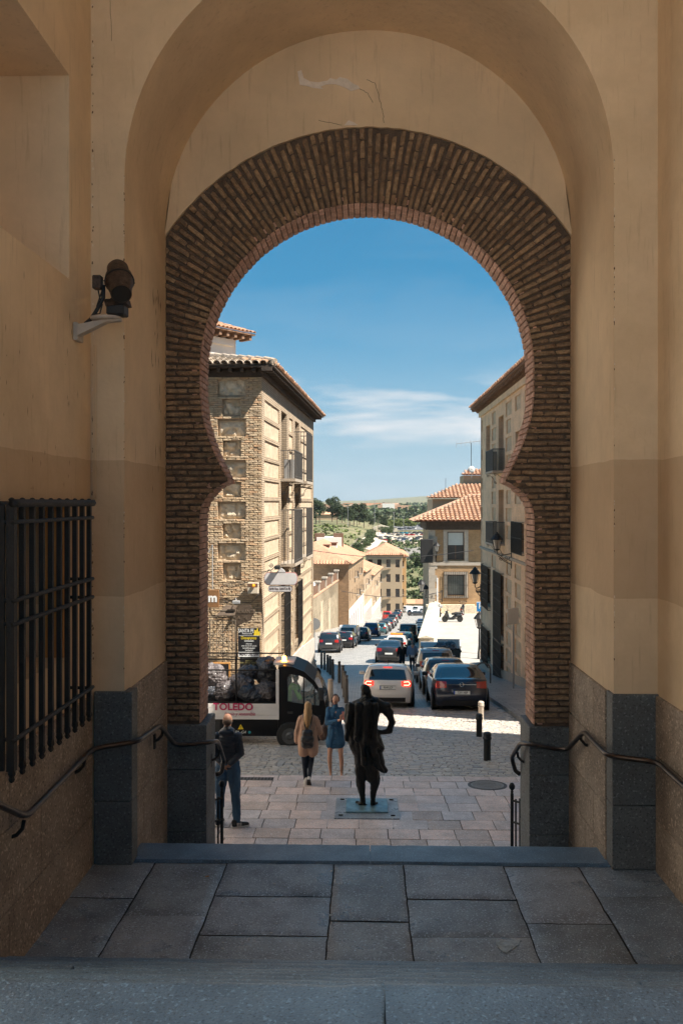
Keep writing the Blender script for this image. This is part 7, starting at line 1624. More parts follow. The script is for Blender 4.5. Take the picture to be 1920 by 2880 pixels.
SGT = empty('scroll_gate', (0, 0, 0), label='ornamental wrought iron railing with scrolls left of the menu board', cat='railing')
Yg = 27.35; a_, b_ = q28(-60, 1430, Yg), q28(402, 925, Yg)
PGT = mat('pale_iron', (.20, .16, .12), rough=.55, var=.2, bump=.05, metal=.3); mb = MB()
for z in (q28(0, 930, Yg).z, q28(0, 1000, Yg).z, q28(0, 1035, Yg).z, q28(0, 1430, Yg).z): mb.box(a_.x, b_.x, Yg - .012, Yg + .012, z - .014, z + .014)
mb.build('rail', PGT, SGT)
for cx in (120, 155, 195, 262, 325, 368, 400): x = q28(cx, 0, Yg).x; mb = MB(); mb.tube([(x, Yg, a_.z), (x, Yg, q28(0, 1035, Yg).z)], .012 if cx not in (120, 400) else .02, 6); mb.build('bar', PGT, SGT)
for i, (cx, cy, s_, f_) in enumerate(((215, 1150, .10, 1), (315, 1230, -.0 + .10, -1), (190, 1300, .11, 1), (310, 1390, .09, -1), (215, 1400, .08, 1))): mb = MB(); q = q28(cx, cy, Yg); scroll(mb, T(q.x, Yg - .01, q.z), 0, 0, s_ * 1.3, f_, .014); mb.build('scroll', PGT, SGT, smooth=True)
OA = empty('easel_board', (0, 0, 0), label='orange framed chalk board standing behind the truck bed', cat='board'); Yo = 27.0; a_, b_ = q28(150, 1625, Yo), q28(345, 1500, Yo)
mb = MB(); 
for (p0, p1, p2, p3) in ((a_.x, b_.x, b_.z - .05, b_.z), (a_.x, a_.x + .05, -3.2, b_.z - .05), (b_.x - .05, b_.x, -3.2, b_.z - .05)): mb.box(p0, p1, Yo, Yo + .03, p2, p3)
mb.build('frame', WOODO, OA); mb = MB(); mb.box(a_.x + .05, b_.x - .05, Yo + .005, Yo + .02, a_.z - .8, b_.z - .05); mb.build('board', mat('menu_black', ()), OA)
RS = empty('round_sign', atD(884, 1755, 46), label='grey back of a round road sign at the far corner of the corner building', cat='sign'); mb = MB(); mb.lathe([(.3, 0), (.3, .015)], 20, axis='y'); mb.build('disc', GREYP, RS); mb = MB(); mb.tube([(0, .03, -2.3), (0, .03, .2)], .03, 6); mb.build('pole', GREYP, RS)
# overhead wires
for i, (a_, b_, lb) in enumerate([(atD(860, 1545, 60), atD(1330, 1548, 60), 'thin black cable sagging across the street below the far car park'), (atD(960, 1662, 110), atD(1206, 1672, 110), 'thin cable across the lower street by the tall cream block')]):
    mb = MB(); mb.tube([a_ + (b_ - a_) * (k / 12) - Vector((0, 0, .5 * sin(pi * k / 12))) for k in range(13)], .02 if i == 0 else .03, 4); tag(mb.build('street_cable', BLKP), lb, 'cable')
# ---------------------------------------------------------------- people
SKIN = mat('skin', (.50, .27, .18), rough=.55, var=.08, sc=12, bump=.05); SKIND = mat('skin_tanned', (.27, .135, .085), rough=.6, var=.08, sc=12, bump=.05)
NAVY = mat('puffer_navy', (.012, .018, .030), rough=.42, var=.3, sc=6, bump=.2); DEN = mat('jeans_blue', (.035, .085, .15), rough=.85, var=.4, sc=9, bump=.3, streak=.3); DEND = mat('jeans_dark', (.012, .017, .028), rough=.85, var=.3, bump=.2)
COAT = mat('beige_coat', (.42, .26, .18), rough=.9, var=.12, sc=9, bump=.25); DRS = mat('denim_dress', (.018, .085, .17), rough=.8, var=.35, sc=8, bump=.3); HB = mat('hair_blond', (.42, .24, .10), rough=.5, var=.35, sc=16, bump=.4, streak=.15); HD = mat('hair_dark', (.045, .025, .018), rough=.45, var=.3, sc=16, bump=.4)
SHW = mat('shoe_white', (.60, .56, .52), rough=.6, var=.05, bump=.1); SHB = mat('shoe_black', (.02, .02, .023), rough=.6, bump=.1); LEA = mat('black_leather', (.016, .014, .014), rough=.35, var=.3, bump=.2, bs=30, coat=.2); LEB = mat('brown_leather', (.08, .04, .025), rough=.5, bump=.2)
PHN = mat('phone_pink', (.45, .16, .13), rough=.3, bump=0); HIV = mat('hi_vis', (.18, .50, .04), rough=.7, bump=.2)
def hand(w, d, side, up=(0, 0, 1), s=1.0, curl=.5):
    """palm and five separate bent fingers; w wrist, d direction, side thumb side"""
    w = Vector(w); d = Vector(d).normalized(); s_ = Vector(side).normalized(); nrm = d.cross(s_).normalized(); out = []
    for q in (-.028, -.009, .010, .029): out.append(('c', w + s_ * q * s * .6, .013 * s, w + d * .075 * s + s_ * q * s, .012 * s))
    for i, (q, ln) in enumerate(((.030, .068), (.011, .078), (-.009, .072), (-.028, .055))):
        k = w + d * .085 * s + s_ * q * s; d2 = (d + nrm * curl).normalized(); m = k + d2 * ln * .5 * s; d3 = (d + nrm * curl * 2.6).normalized(); out += [('c', k, .0095 * s, m, .009 * s), ('c', m, .009 * s, m + d3 * ln * .5 * s, .0075 * s)]
    t0 = w + d * .02 * s + s_ * .03 * s; t1 = t0 + (d * .6 + s_ * .8).normalized() * .035 * s; out += [('c', t0, .013 * s, t1, .011 * s), ('c', t1, .011 * s, t1 + (d + nrm * curl).normalized() * .03 * s, .009 * s)]
    return out
def head(c, f=1, s=1.0, tilt=(0, 0, 0), jaw=1.0):
    """c skull centre; faces +y*f"""
    c = Vector(c); r = []
    Mt = R(tilt[0], 'X') @ R(tilt[2], 'Z')
    def q(x, y, z): return c + (Mt @ Vector((x, y * f, z))) * s
    r += [('e', tuple(q(0, -.008, .02)), (.077 * s, .094 * s, .092 * s)), ('c', q(0, .02, -.03), .062 * s, q(0, .035, -.085), .040 * s * jaw), ('c', q(0, -.01, -.06), .055 * s, q(0, -.02, -.17), .054 * s)]
    r += [('c', q(0, .088, .012), .010 * s, q(0, .106, -.020), .013 * s), ('c', q(-.02, .078, -.055), .011 * s, q(.02, .078, -.055), .011 * s), ('c', q(-.045, .07, .028), .010 * s, q(.045, .07, .028), .010 * s)]
    for x in (-1, 1): r.append(('c', q(x * .077, -.005, .015), .014 * s, q(x * .080, -.0, -.022), .010 * s))
    return r, q
def shoe(par, x, y, z, rz, m1, m2, nm='shoe', L=.27, lift=0, stripes=False):
    M = T(x, y, z) @ R(rz, 'Z') @ R(lift, 'X')
    def q(a, b, c): return M @ Vector((a, b, c))
    o = blob(nm, [('c', q(0, -.07, .055), .042, q(0, .03, .052), .043), ('c', q(0, .03, .05), .042, q(0, .14, .038), .034), ('c', q(0, -.07, .06), .040, q(0, -.07, .10), .042)], .012, m1, par, 2)
    mb = MB(M); pts = [(-.036, -.11), (.036, -.11), (.046, -.02), (.050, .08), (.038, .15), (0, .178), (-.038, .15), (-.050, .08), (-.046, -.02)]
    mb.prism(pts, 0, .03, 'z'); mb.build('sole', m2, o)
    if stripes:
        for k in range(3): mb = MB(M); mb.box(.036, .047, -.035 + k * .028, -.021 + k * .028, .03, .085, R(-.0, 'X')); mb.build('stripe', m2, o)
    return o
def person(loc, rz, lab, skin, prims, s=1.0, cat='person', vox=.0105):
    o = blob('person', prims, vox, skin, None, 2); o.location = loc; o.rotation_euler = (0, 0, rz); o.scale = (s,) * 3; return tag(o, lab, cat)
# 1. bald man seen from behind, hands clasped behind his back (local +y is away from the camera)
hp, q = head((-.0, .02, 1.655), 1, .97, (0, 0, -.35), 1.1)
hn = hand((.05, -.17, .99), (-1, -.1, -.25), (0, -.2, 1), 1.15, .5) + hand((-.03, -.19, .97), (.9, -.1, -.45), (0, -.2, 1), 1.15, .5)
legs = [('c', (-.10, 0, .92), .09, (-.12, .02, .50), .07), ('c', (-.12, .02, .5), .062, (-.13, .02, .1), .045), ('c', (.09, 0, .92), .09, (.13, -.02, .50), .07), ('c', (.13, -.02, .5), .062, (.15, -.06, .1), .045)]
man = person((0, 0, 0), 0, 'bald man in a navy puffer jacket and jeans, hands clasped behind his back', SKIND, hp + hn + legs + [('c', (0, 0, 1.0), .10, (0, 0, 1.38), .11), ('c', (.16, 0, 1.38), .05, (.2, -.06, 1.14), .04), ('c', (.2, -.06, 1.14), .036, (.05, -.17, .99), .03), ('c', (-.16, 0, 1.38), .05, (-.2, -.06, 1.14), .04), ('c', (-.2, -.06, 1.14), .036, (-.03, -.18, .98), .03)], 1.0)
pr = [('c', (0, .0, 1.52), .075, (0, 0, 1.47), .09)]
for i in range(12): z = .93 + i * .048; wdt = .135 + .02 * min(1, i / 7); wdt = wdt if i < 10 else wdt - .03 * (i - 9); pr.append(('e', (0, 0, z), (wdt + .03, .135, .032)))
for s_ in (-1, 1):
    A, B, C = Vector((s_ * .165, 0, 1.41)), Vector((s_ * .215, -.05, 1.15)), Vector((s_ * .07, -.15, 1.02))
    for (p0, p1, r0, r1, n_) in ((A, B, .074, .062, 6), (B, C, .060, .048, 5)):
        for k in range(n_): p_ = p0 + (p1 - p0) * (k / (n_ - 1)); r_ = r0 + (r1 - r0) * k / (n_ - 1); pr.append(('e', tuple(p_), (r_, r_, r_ * .92)))
    pr.append(('c', A, .052, B, .044)); pr.append(('c', B, .044, C, .04))
pr.append(('c', (0, 0, 1.0), .115, (0, 0, 1.38), .12)); pr.append(('c', (-.09, -.10, 1.49), .035, (.09, -.10, 1.49), .035)); pr.append(('e', (0, 0, 1.5), (.12, .11, .05)))
blob('jacket', pr, .012, NAVY, man, 1, crease=.004)
blob('jeans', [('c', (-.06, 0, .98), .13, (.06, 0, .98), .13), ('c', (-.09, 0, .90), .115, (-.12, .02, .50), .080), ('c', (-.12, .02, .5), .078, (-.13, .02, .09), .062), ('c', (.09, 0, .90), .115, (.13, -.02, .50), .080), ('c', (.13, -.02, .5), .078, (.155, -.06, .10), .062)], .014, DEN, man, 2, crease=.012)
blob('hair', [('e', (0, -.012, 1.645), (.081, .094, .062))], .01, mat('hair_stubble', (.10, .065, .045), rough=.9, bump=.3), man, 1)
shoe(man, .185, -.075, 0, -1.15, SHB, SHW, stripes=True, L=.3); shoe(man, -.13, .02, 0, -.2, SHB, SHW)
man.location = (atY(640, 0, 14.2).x + .0, 14.2, gz(14.2)); man.rotation_euler = (0, 0, 0.0); man.scale = (.99,) * 3
# 2. woman in a beige coat walking away, backpack, phone raised in the right hand
hp, q = head((0, 0, 1.50), 1, .95, (0, 0, .1), .9)
hn = hand((.255, .12, 1.13), (.0, .3, 1), (-1, 0, 0), .95, .7) + hand((-.27, .03, .80), (0, .1, -1), (0, 1, 0), .95, .4)
w1 = person((0, 0, 0), 0, 'blond woman in a beige coat walking away with a black backpack', SKIN, hp + hn + [('c', (0, 0, .9), .11, (0, 0, 1.28), .12), ('c', (-.08, 0, .82), .085, (-.08, .0, .42), .06), ('c', (-.08, 0, .42), .055, (-.06, .02, .1), .036), ('c', (.08, 0, .82), .085, (.07, .03, .43), .06), ('c', (.07, .03, .43), .055, (.03, -.12, .12), .036), ('c', (.17, 0, 1.27), .04, (.27, -.02, 1.02), .035), ('c', (.27, -.02, 1.02), .033, (.255, .12, 1.13), .025), ('c', (-.17, 0, 1.27), .04, (-.25, 0, 1.03), .035), ('c', (-.25, 0, 1.03), .033, (-.27, .03, .80), .025)])
blob('coat', [('c', (-.12, 0, 1.27), .085, (.12, 0, 1.27), .085), ('c', (-.07, 0, 1.15), .14, (-.09, 0, .75), .155), ('c', (.07, 0, 1.15), .14, (.09, 0, .75), .155), ('c', (-.10, 0, .75), .14, (-.10, 0, .66), .14), ('c', (.10, 0, .75), .14, (.10, 0, .66), .14), ('c', (-.17, 0, 1.27), .072, (-.255, 0, 1.03), .066), ('c', (-.255, 0, 1.03), .062, (-.275, .03, .84), .05), ('c', (.17, 0, 1.27), .072, (.275, -.02, 1.02), .066), ('c', (.275, -.02, 1.02), .062, (.26, .10, 1.10), .05)], .014, COAT, w1, 2, crease=.013)
blob('hair', [('e', (0, -.02, 1.53), (.088, .098, .10)), ('c', (0, -.06, 1.50), .075, (-.01, -.105, 1.32), .085), ('c', (-.05, -.07, 1.45), .05, (-.06, -.12, 1.20), .04), ('c', (.05, -.07, 1.45), .05, (.045, -.12, 1.22), .04), ('c', (0, -.09, 1.35), .07, (-.01, -.13, 1.16), .04)], .011, HB, w1, 1, crease=.012)
blob('leggings', [('c', (-.08, 0, .75), .09, (-.08, 0, .42), .068), ('c', (-.08, 0, .42), .064, (-.06, .02, .11), .045), ('c', (.08, 0, .75), .09, (.07, .03, .43), .068), ('c', (.07, .03, .43), .064, (.03, -.12, .14), .045)], .013, DEND, w1, 2)
bp_ = blob('backpack', [('c', (-.06, -.22, 1.05), .07, (.06, -.22, 1.05), .07), ('c', (-.075, -.23, .93), .085, (.075, -.23, .93), .085), ('c', (-.07, -.22, .82), .075, (.07, -.22, .82), .075), ('c', (-.05, -.29, .92), .04, (.05, -.29, .92), .04)], .013, LEA, w1, 2, crease=.004)
mb = MB(); 
for s_ in (-1, 1): mb.tube([(s_ * .035, -.18, 1.10), (s_ * .07, -.155, 1.2), (s_ * .10, -.10, 1.33), (s_ * .115, 0, 1.365)], .016, 6)
mb.build('strap', LEA, bp_)
mb = MB(T(.255, .13, 1.22) @ R(.2, 'X')); mb.bbox(-.037, .037, -.006, .006, -.05, .10, .004); mb.build('phone', BLKP, w1)
shoe(w1, -.05, .02, 0, .15, SHW, SHW, L=.24); shoe(w1, .03, -.15, .04, -.05, SHW, SHB, lift=-.85)
pw = atD(866, 2200, 16.85); w1.location = (pw.x, 16.85, gz(16.85)); w1.scale = (.80, .88, .94)
# 3. woman in a denim dress facing the camera, photographing the statue (faces -y)
hp, q = head((0, 0, 1.52), -1, .95, (.25, 0, -.35), .88)
hn = hand((.13, -.33, 1.20), (.1, -.5, .55), (1, 0, .2), .95, .9) + hand((.27, -.34, 1.20), (-.35, -.4, .5), (-1, 0, .2), .95, .9)
w2 = person((0, 0, 0), 0, 'dark haired woman in a blue denim dress photographing the statue with a pink phone', SKIN, hp + hn + [('c', (0, 0, .9), .09, (0, 0, 1.26), .09), ('c', (-.10, 0, .80), .082, (-.13, -.02, .46), .056), ('c', (-.13, -.02, .46), .052, (-.13, 0, .32), .055), ('c', (-.13, 0, .32), .053, (-.11, 0, .08), .032), ('c', (.10, 0, .80), .082, (.125, -.02, .46), .056), ('c', (.125, -.02, .46), .052, (.14, 0, .32), .055), ('c', (.14, 0, .32), .053, (.14, 0, .08), .032),
     ('c', (-.16, 0, 1.32), .04, (-.18, -.16, 1.10), .036), ('c', (-.18, -.16, 1.10), .034, (.13, -.33, 1.20), .024), ('c', (.16, 0, 1.32), .04, (.26, -.14, 1.10), .036), ('c', (.26, -.14, 1.10), .034, (.27, -.34, 1.20), .024), ('c', (-.11, 0, .06), .035, (-.12, -.12, .03), .03), ('c', (.14, 0, .06), .035, (.16, -.12, .03), .03)])
blob('dress', [('c', (-.12, 0, 1.31), .07, (.12, 0, 1.31), .07), ('c', (-.05, 0, 1.22), .115, (-.04, 0, 1.02), .105), ('c', (.05, 0, 1.22), .115, (.04, 0, 1.02), .105), ('c', (-.05, 0, .98), .115, (-.10, 0, .68), .125), ('c', (.05, 0, .98), .115, (.10, 0, .68), .125), ('c', (-.10, 0, .68), .12, (.10, 0, .68), .12), ('c', (0, -.01, 1.36), .06, (0, -.01, 1.40), .06), ('c', (-.16, 0, 1.32), .062, (-.185, -.16, 1.10), .055), ('c', (-.185, -.16, 1.10), .052, (.05, -.28, 1.17), .04), ('c', (.16, 0, 1.32), .062, (.265, -.14, 1.10), .055), ('c', (.265, -.14, 1.10), .052, (.27, -.27, 1.16), .04)], .013, DRS, w2, 1, crease=.012)
mb = MB(); mb.lathe([(.128, 0), (.132, .02), (.128, .04)], 20, T(0, 0, .985) @ S(1.22, .92, 1)); mb.build('belt', DRS, w2)
for k in range(6): mb = MB(); mb.ball((0, -.135 - .01 * (k > 2), 1.30 - k * .10), .008, 6); mb.build('button', GREYP, w2)
blob('hair', [('e', (0, .018, 1.555), (.082, .092, .082)), ('c', (-.03, .07, 1.52), .05, (-.06, .10, 1.38), .035), ('c', (-.06, .10, 1.40), .035, (-.07, .09, 1.25), .02), ('c', (-.07, .0, 1.56), .03, (-.075, .03, 1.48), .03), ('c', (.07, .0, 1.56), .026, (.075, .03, 1.50), .026)], .010, HD, w2, 2, crease=.004)
for s_ in (-1, 1):
    e_ = q(s_ * .03, .087, .01); mb = MB(); mb.ball(tuple(e_), (.011, .006, .006), 8); mb.build('eye', HD, w2)
e_ = q(0, .092, -.055); mb = MB(); mb.ball(tuple(e_), (.022, .006, .006), 8); mb.build('mouth', mat('lips', (.35, .09, .08), bump=0), w2)
mb = MB(T(.20, -.385, 1.285) @ R(-.15, 'X')); mb.bbox(-.038, .038, -.006, .006, -.075, .085, .005); mb.build('phone', PHN, w2)
bg_ = blob('shoulder_bag', [('c', (-.27, .06, .93), .09, (-.23, .06, .82), .10), ('c', (-.33, .06, .86), .08, (-.30, .06, .78), .08)], .014, LEB, w2, 2)
mb = MB(); mb.tube([(-.27, .08, 1.0), (-.20, .09, 1.25), (-.14, .05, 1.375), (-.13, -.05, 1.36)], .012, 6); mb.build('strap', LEB, bg_)
YW = 17.95; pw = atD(943, 2100, YW); w2.location = (pw.x, YW, gz(YW)); w2.scale = (.86, .92, 1.0)
# 4 & 5. couple walking away between the cars
def walker(x, y, lab, top, legm, hair, s=1.0, step=.12, bag_=None):
    hp, q = head((0, 0, 1.62), 1, 1.0, (0, 0, 0), 1.0)
    p = person((x, y, gz(y)), 0, lab, SKIN, hp + hand((-.27, .02, .80), (0, .1, -1), (0, 1, 0), 1, .4) + hand((.27, .02, .80), (0, .1, -1), (0, 1, 0), 1, .4) + [('c', (0, 0, .95), .12, (0, 0, 1.38), .14), ('c', (-.09, 0, .9), .09, (-.09, -step * .5, .5), .065), ('c', (-.09, -step * .5, .5), .06, (-.09, -step, .08), .04), ('c', (.09, 0, .9), .09, (.09, step * .6, .5), .065), ('c', (.09, step * .6, .5), .06, (.09, step, .08), .04)] + [('c', (s_ * .2, 0, 1.36), .045, (s_ * .26, -.02, 1.08), .04) for s_ in (-1, 1)] + [('c', (s_ * .26, -.02, 1.08), .038, (s_ * .27, .02, .82), .028) for s_ in (-1, 1)], s, vox=.016)
    blob('top', [('c', (-.13, 0, 1.37), .09, (.13, 0, 1.37), .09), ('c', (-.06, 0, 1.3), .15, (-.05, 0, .98), .145), ('c', (.06, 0, 1.3), .15, (.05, 0, .98), .145)] + [('c', (s_ * .2, 0, 1.36), .075, (s_ * .265, -.02, 1.08), .065) for s_ in (-1, 1)] + [('c', (s_ * .265, -.02, 1.08), .062, (s_ * .275, .02, .86), .048) for s_ in (-1, 1)], .018, top, p, 2, crease=.006)
    blob('trousers', [('c', (-.06, 0, .97), .13, (.06, 0, .97), .13), ('c', (-.09, 0, .9), .11, (-.09, -step * .5, .5), .08), ('c', (-.09, -step * .5, .5), .075, (-.09, -step, .08), .06), ('c', (.09, 0, .9), .11, (.09, step * .6, .5), .08), ('c', (.09, step * .6, .5), .075, (.09, step, .08), .06)], .018, legm, p, 2)
    blob('hair', [('e', (0, -.02, 1.66), (.088, .098, .085)), ('c', (0, -.05, 1.62), .06, (0, -.06, 1.56), .055)], .014, hair, p, 1)
    shoe(p, -.09, -step, 0, 0, SHB, SHB); shoe(p, .09, step, 0, 0, SHB, SHB); return p
YP = 52.7
walker(atD(1130, 0, YP).x, YP, 'person in black clothes walking away beside the dark grey saloon', mat('black_cloth', (.012, .012, .013), bump=.1), DEND, HD, .95)
walker(atD(1158, 0, YP).x, YP - .3, 'grey haired man in a light blue shirt and dark jeans walking away', mat('blue_shirt', (.16, .24, .36), rough=.85, bump=.2), DEND, mat('hair_grey', (.22, .2, .19), bump=.2), 1.0)
walker(atD(1118, 0, 190).x, 190, 'distant person in white walking between the far cars', WHITE, DEN, HD, 1.0)
# driver
dx, dz = c2(1075, 1760); dr = blob('person', [('e', (dx + .0, .45, dz + .28), (.085, .085, .11)), ('c', (dx, .45, dz + .16), .055, (dx, .45, dz + .08), .06)] + hand((dx + .34, .38, dz - .12), (.9, 0, .3), (0, 0, 1)) + hand((dx + .34, .62, dz - .12), (.9, 0, .3), (0, 0, 1)) + [('c', (dx - .02, .45, dz + .05), .12, (dx - .04, .45, dz - .3), .13), ('c', (dx, .28, dz + .02), .05, (dx + .12, .25, dz - .2), .045), ('c', (dx + .12, .25, dz - .2), .04, (dx + .34, .38, dz - .12), .03), ('c', (dx, .62, dz + .02), .05, (dx + .12, .66, dz - .2), .045), ('c', (dx + .12, .66, dz - .2), .04, (dx + .34, .62, dz - .12), .03), ('c', (dx, .35, dz - .32), .08, (dx + .4, .35, dz - .34), .07), ('c', (dx, .55, dz - .32), .08, (dx + .4, .55, dz - .34), .07)], .014, SKIND, None, 2)
dr.location = TRK.location; tag(dr, 'driver in a yellow-green vest seated inside the truck cab', 'person')
blob('vest', [('c', (dx - .02, .30, dz + .02), .08, (dx - .02, .60, dz + .02), .08), ('c', (dx - .03, .45, dz), .16, (dx - .05, .45, dz - .3), .15), ('c', (dx, .26, dz + .02), .07, (dx + .12, .23, dz - .19), .06)], .016, HIV, dr, 2)
blob('hair', [('e', (dx - .01, .45, dz + .32), (.09, .09, .085))], .014, HD, dr, 1)
# ---------------------------------------------------------------- vegetation
LEAF = [mat('pine_leaf', (.040, .058, .022), rough=.8, var=.35, sc=.6, bump=0, isl=.35), mat('bush_leaf', (.060, .085, .030), rough=.8, var=.35, sc=.6, bump=0, isl=.35), mat('pale_leaf', (.13, .16, .045), rough=.8, var=.3, sc=.4, bump=0, isl=.3)]
BARK = mat('bark', (.16, .11, .075), rough=.9, bump=.3)
def crown_mesh(name, lobes, nleaf, size, m, seed):
    r = random.Random(seed); vs = []; fs = []
    tot = sum(l[1] ** 2 for l in lobes)
    for (c, rad, sq) in lobes:
        for _ in range(int(nleaf * rad * rad / tot)):
            a, b = r.uniform(0, 2 * pi), math.acos(r.uniform(-.85, 1)); d = rad * (r.uniform(.55, 1.05)) * (1 + .22 * noise.noise(Vector((a * 1.5, b * 2, seed))))
            p = Vector((c[0] + d * sin(b) * cos(a), c[1] + d * sin(b) * sin(a), c[2] + d * cos(b) * sq))
            q = Vector((r.gauss(0, 1), r.gauss(0, 1), r.gauss(0, 1))).normalized(); u_ = q.orthogonal().normalized(); v_ = q.cross(u_); s_ = size * r.uniform(.6, 1.4); n = len(vs)
            vs += [p + u_ * s_, p + v_ * s_ * .8, p - u_ * s_, p - v_ * s_ * .8]; fs.append((n, n + 1, n + 2, n + 3))
    me = bpy.data.meshes.new(name); me.from_pydata([tuple(v) for v in vs], [], fs); me.materials.append(m); return me
def trunk_mesh(h, r, limbs, seed):
    q = random.Random(seed); mb = MB(); mb.tube([(0, 0, -1), (q.uniform(-.1, .1), 0, h * .4), (q.uniform(-.3, .3), q.uniform(-.2, .2), h)], [r, r * .75, r * .4], 7)
    for k in range(limbs): a = q.uniform(0, 6.28); z = h * q.uniform(.5, .9); mb.tube([(0, 0, z), (cos(a) * h * .12, sin(a) * h * .12, z + h * .12), (cos(a) * h * .2, sin(a) * h * .2, z + h * .25)], [r * .4, r * .25, r * .1], 5)
    o = mb.build('trunk', BARK); me = o.data; bpy.data.objects.remove(o); return me
KT = {}
for i in range(3):
    q = random.Random(i + 3); KT['pine%d' % i] = (crown_mesh('crown', [((q.uniform(-2.6, 2.6), q.uniform(-2, 2), 6.5 + q.uniform(0, 6.5)), q.uniform(1.7, 3.0), .75) for _ in range(9)], 2600, .34, LEAF[0], i), trunk_mesh(11, .35, 4, i), 14.5)
KT['umb'] = (crown_mesh('crown', [((0, 0, 16.5), 1.9, .8), ((.7, 0, 14.6), 1.4, .8), ((-1.3, .3, 13.2), 1.0, .7), ((.9, 0, 18), 1.4, .7)], 1500, .30, LEAF[0], 9), trunk_mesh(15, .22, 3, 9), 19)
for i in range(2): q = random.Random(i + 30); KT['bush%d' % i] = (crown_mesh('crown', [((q.uniform(-1.5, 1.5), q.uniform(-1, 1), 1.5 + q.uniform(0, 1.8)), q.uniform(1.1, 1.8), .85) for _ in range(6)], 1500, .22, LEAF[1], 20 + i), trunk_mesh(2, .15, 3, 20 + i), 4.6)
for i in range(2): q = random.Random(i + 50); KT['pale%d' % i] = (crown_mesh('crown', [((q.uniform(-2.5, 2.5), q.uniform(-2, 2), 3.5 + q.uniform(0, 4)), q.uniform(1.6, 2.6), .85) for _ in range(8)], 1800, .34, LEAF[2], 40 + i), trunk_mesh(5, .25, 3, 40 + i), 9)
KT['cone'] = (crown_mesh('crown', [((0, 0, 1.2), .9, 1.1), ((0, 0, 2.4), .8, 1.2), ((0, 0, 3.6), .5, 1.3)], 900, .16, LEAF[1], 60), trunk_mesh(2, .1, 2, 60), 4.6)
def tree(kind, px, D, hpx, lab, name='tree', grp=None, wk=1.0, seed=0):
    cm, tm, h0 = KT[kind]; x = xk(px, D); s_ = hpx / F * D / h0; o = empty(name, (x, D, tz(x, D)), seed * 1.3, lab, 'tree' if name != 'bush' else 'bush', grp); o.scale = (s_ * wk, s_ * wk, s_)
    link('crown', cm, o); link('trunk', tm, o); return o
def cp(cx, cy): return 860 + cx * .2551, 1350 + cy * .2551
pines = [(110, 500, 235, 'leftmost dark pine beside the edge of the corner building'), (150, 500, 190, 'dark pine second from the left edge, half behind the first'), (290, 480, 205, 'broad dark pine right of the orange roofed house'), (345, 485, 190, 'dark pine touching the broad one on its right'), (400, 470, 150, 'low rounded pine in the dip of the tree line'), (480, 440, 175, 'tall dark pine left of the crown with the highest tip'), (530, 430, 185, 'dark pine with the highest rounded crown of the left group'), (590, 425, 185, 'wide pine at the right end of the highest group'), (640, 420, 150, 'dark pine right of the wide one'), (690, 415, 110, 'smaller pine before the slender tall pine'), (735, 415, 120, 'smaller pine just left of the slender tall pine'), (858, 380, 120, 'short pine with a flat dark crown right of the slender one'), (430, 460, 110, 'low pine filling the middle of the tree line'), (565, 430, 120, 'low dense pine beneath the highest crown')]
for i, (cx, cy, hp_, lb) in enumerate(pines): px, _ = cp(cx, 0); tree('pine%d' % (i % 3), px, 640 + (i * 37) % 90, hp_ * .2551 * 1.3, lb, 'pine_tree', 'dark pines on the far left ridge', 1.0, i)
px, _ = cp(795, 0); tree('umb', px, 600, 262 * .2551, 'slender tall pine with a small crown standing above the others', 'pine_tree', None, .9, 3)
bs = [(480, 640, 400), (520, 620, 415), (550, 600, 430), (590, 570, 445), (560, 560, 470), (620, 545, 470), (650, 520, 490), (680, 500, 510), (710, 480, 530), (740, 470, 550), (700, 450, 560), (500, 560, 440), (850, 470, 640), (890, 462, 650), (930, 455, 660), (870, 480, 630), (910, 470, 640)]
wh = ['lowest end', 'second from the lowest end', 'third from the lowest end', 'fourth up the slope', 'behind the fourth', 'middle of the slope', 'above the middle', 'two thirds up the slope', 'near the top', 'topmost of the hedge', 'behind the topmost', 'left side of the low end', 'left end of the hedge by the slender pine', 'second in the hedge by the slender pine', 'right end of the hedge by the slender pine', 'front of the hedge by the slender pine', 'front right of the hedge by the slender pine']
for i, (cx, cy, D) in enumerate(bs): px, _ = cp(cx, 0); tree('bush%d' % (i % 2), px, D, 95 * .2551 * (1.0 if i < 12 else .75), 'dark green bush beside the dirt road, ' + wh[i], 'bush', 'bushes along the dirt road', 1.15, i)
for i, (cx, D, hp_, lb) in enumerate([(210, 480, 80, 'green bush on the dry field at the far left'), (170, 470, 60, 'small bush at the left edge of the dry field'), (300, 420, 60, 'low dark bush in the dry field above the rear roofs'), (350, 500, 55, 'bright green bush in the middle of the dry field'), (440, 330, 75, 'pale bush just above the roof terrace house'), (590, 520, 45, 'small round bush alone on the dry slope')]): px, _ = cp(cx, 0); tree('bush%d' % (i % 2), px, D, hp_ * .2551, lb, 'bush', None, 1.5, i)
for i, (cx, D, hp_, lb) in enumerate([(890, 720, 80, 'pale green tree left end of the row behind the car park'), (940, 730, 95, 'pale green tree second in the row behind the car park'), (990, 740, 90, 'pale green tree third in the row behind the car park'), (1040, 720, 110, 'pale green tree fourth in the row behind the car park'), (1085, 730, 120, 'largest pale green tree behind the car park'), (1130, 720, 105, 'pale green tree right of the largest one'), (1170, 740, 90, 'pale green tree before the tiled roof corner'), (1010, 800, 70, 'small pale tree behind the row at the car park'), (1110, 900, 60, 'distant pale tree peeking over the row')]): px, _ = cp(cx, 0); tree('pale%d' % (i % 2), px, D, hp_ * .2551, lb, 'tree', 'pale green trees behind the car park', 1.3, i)
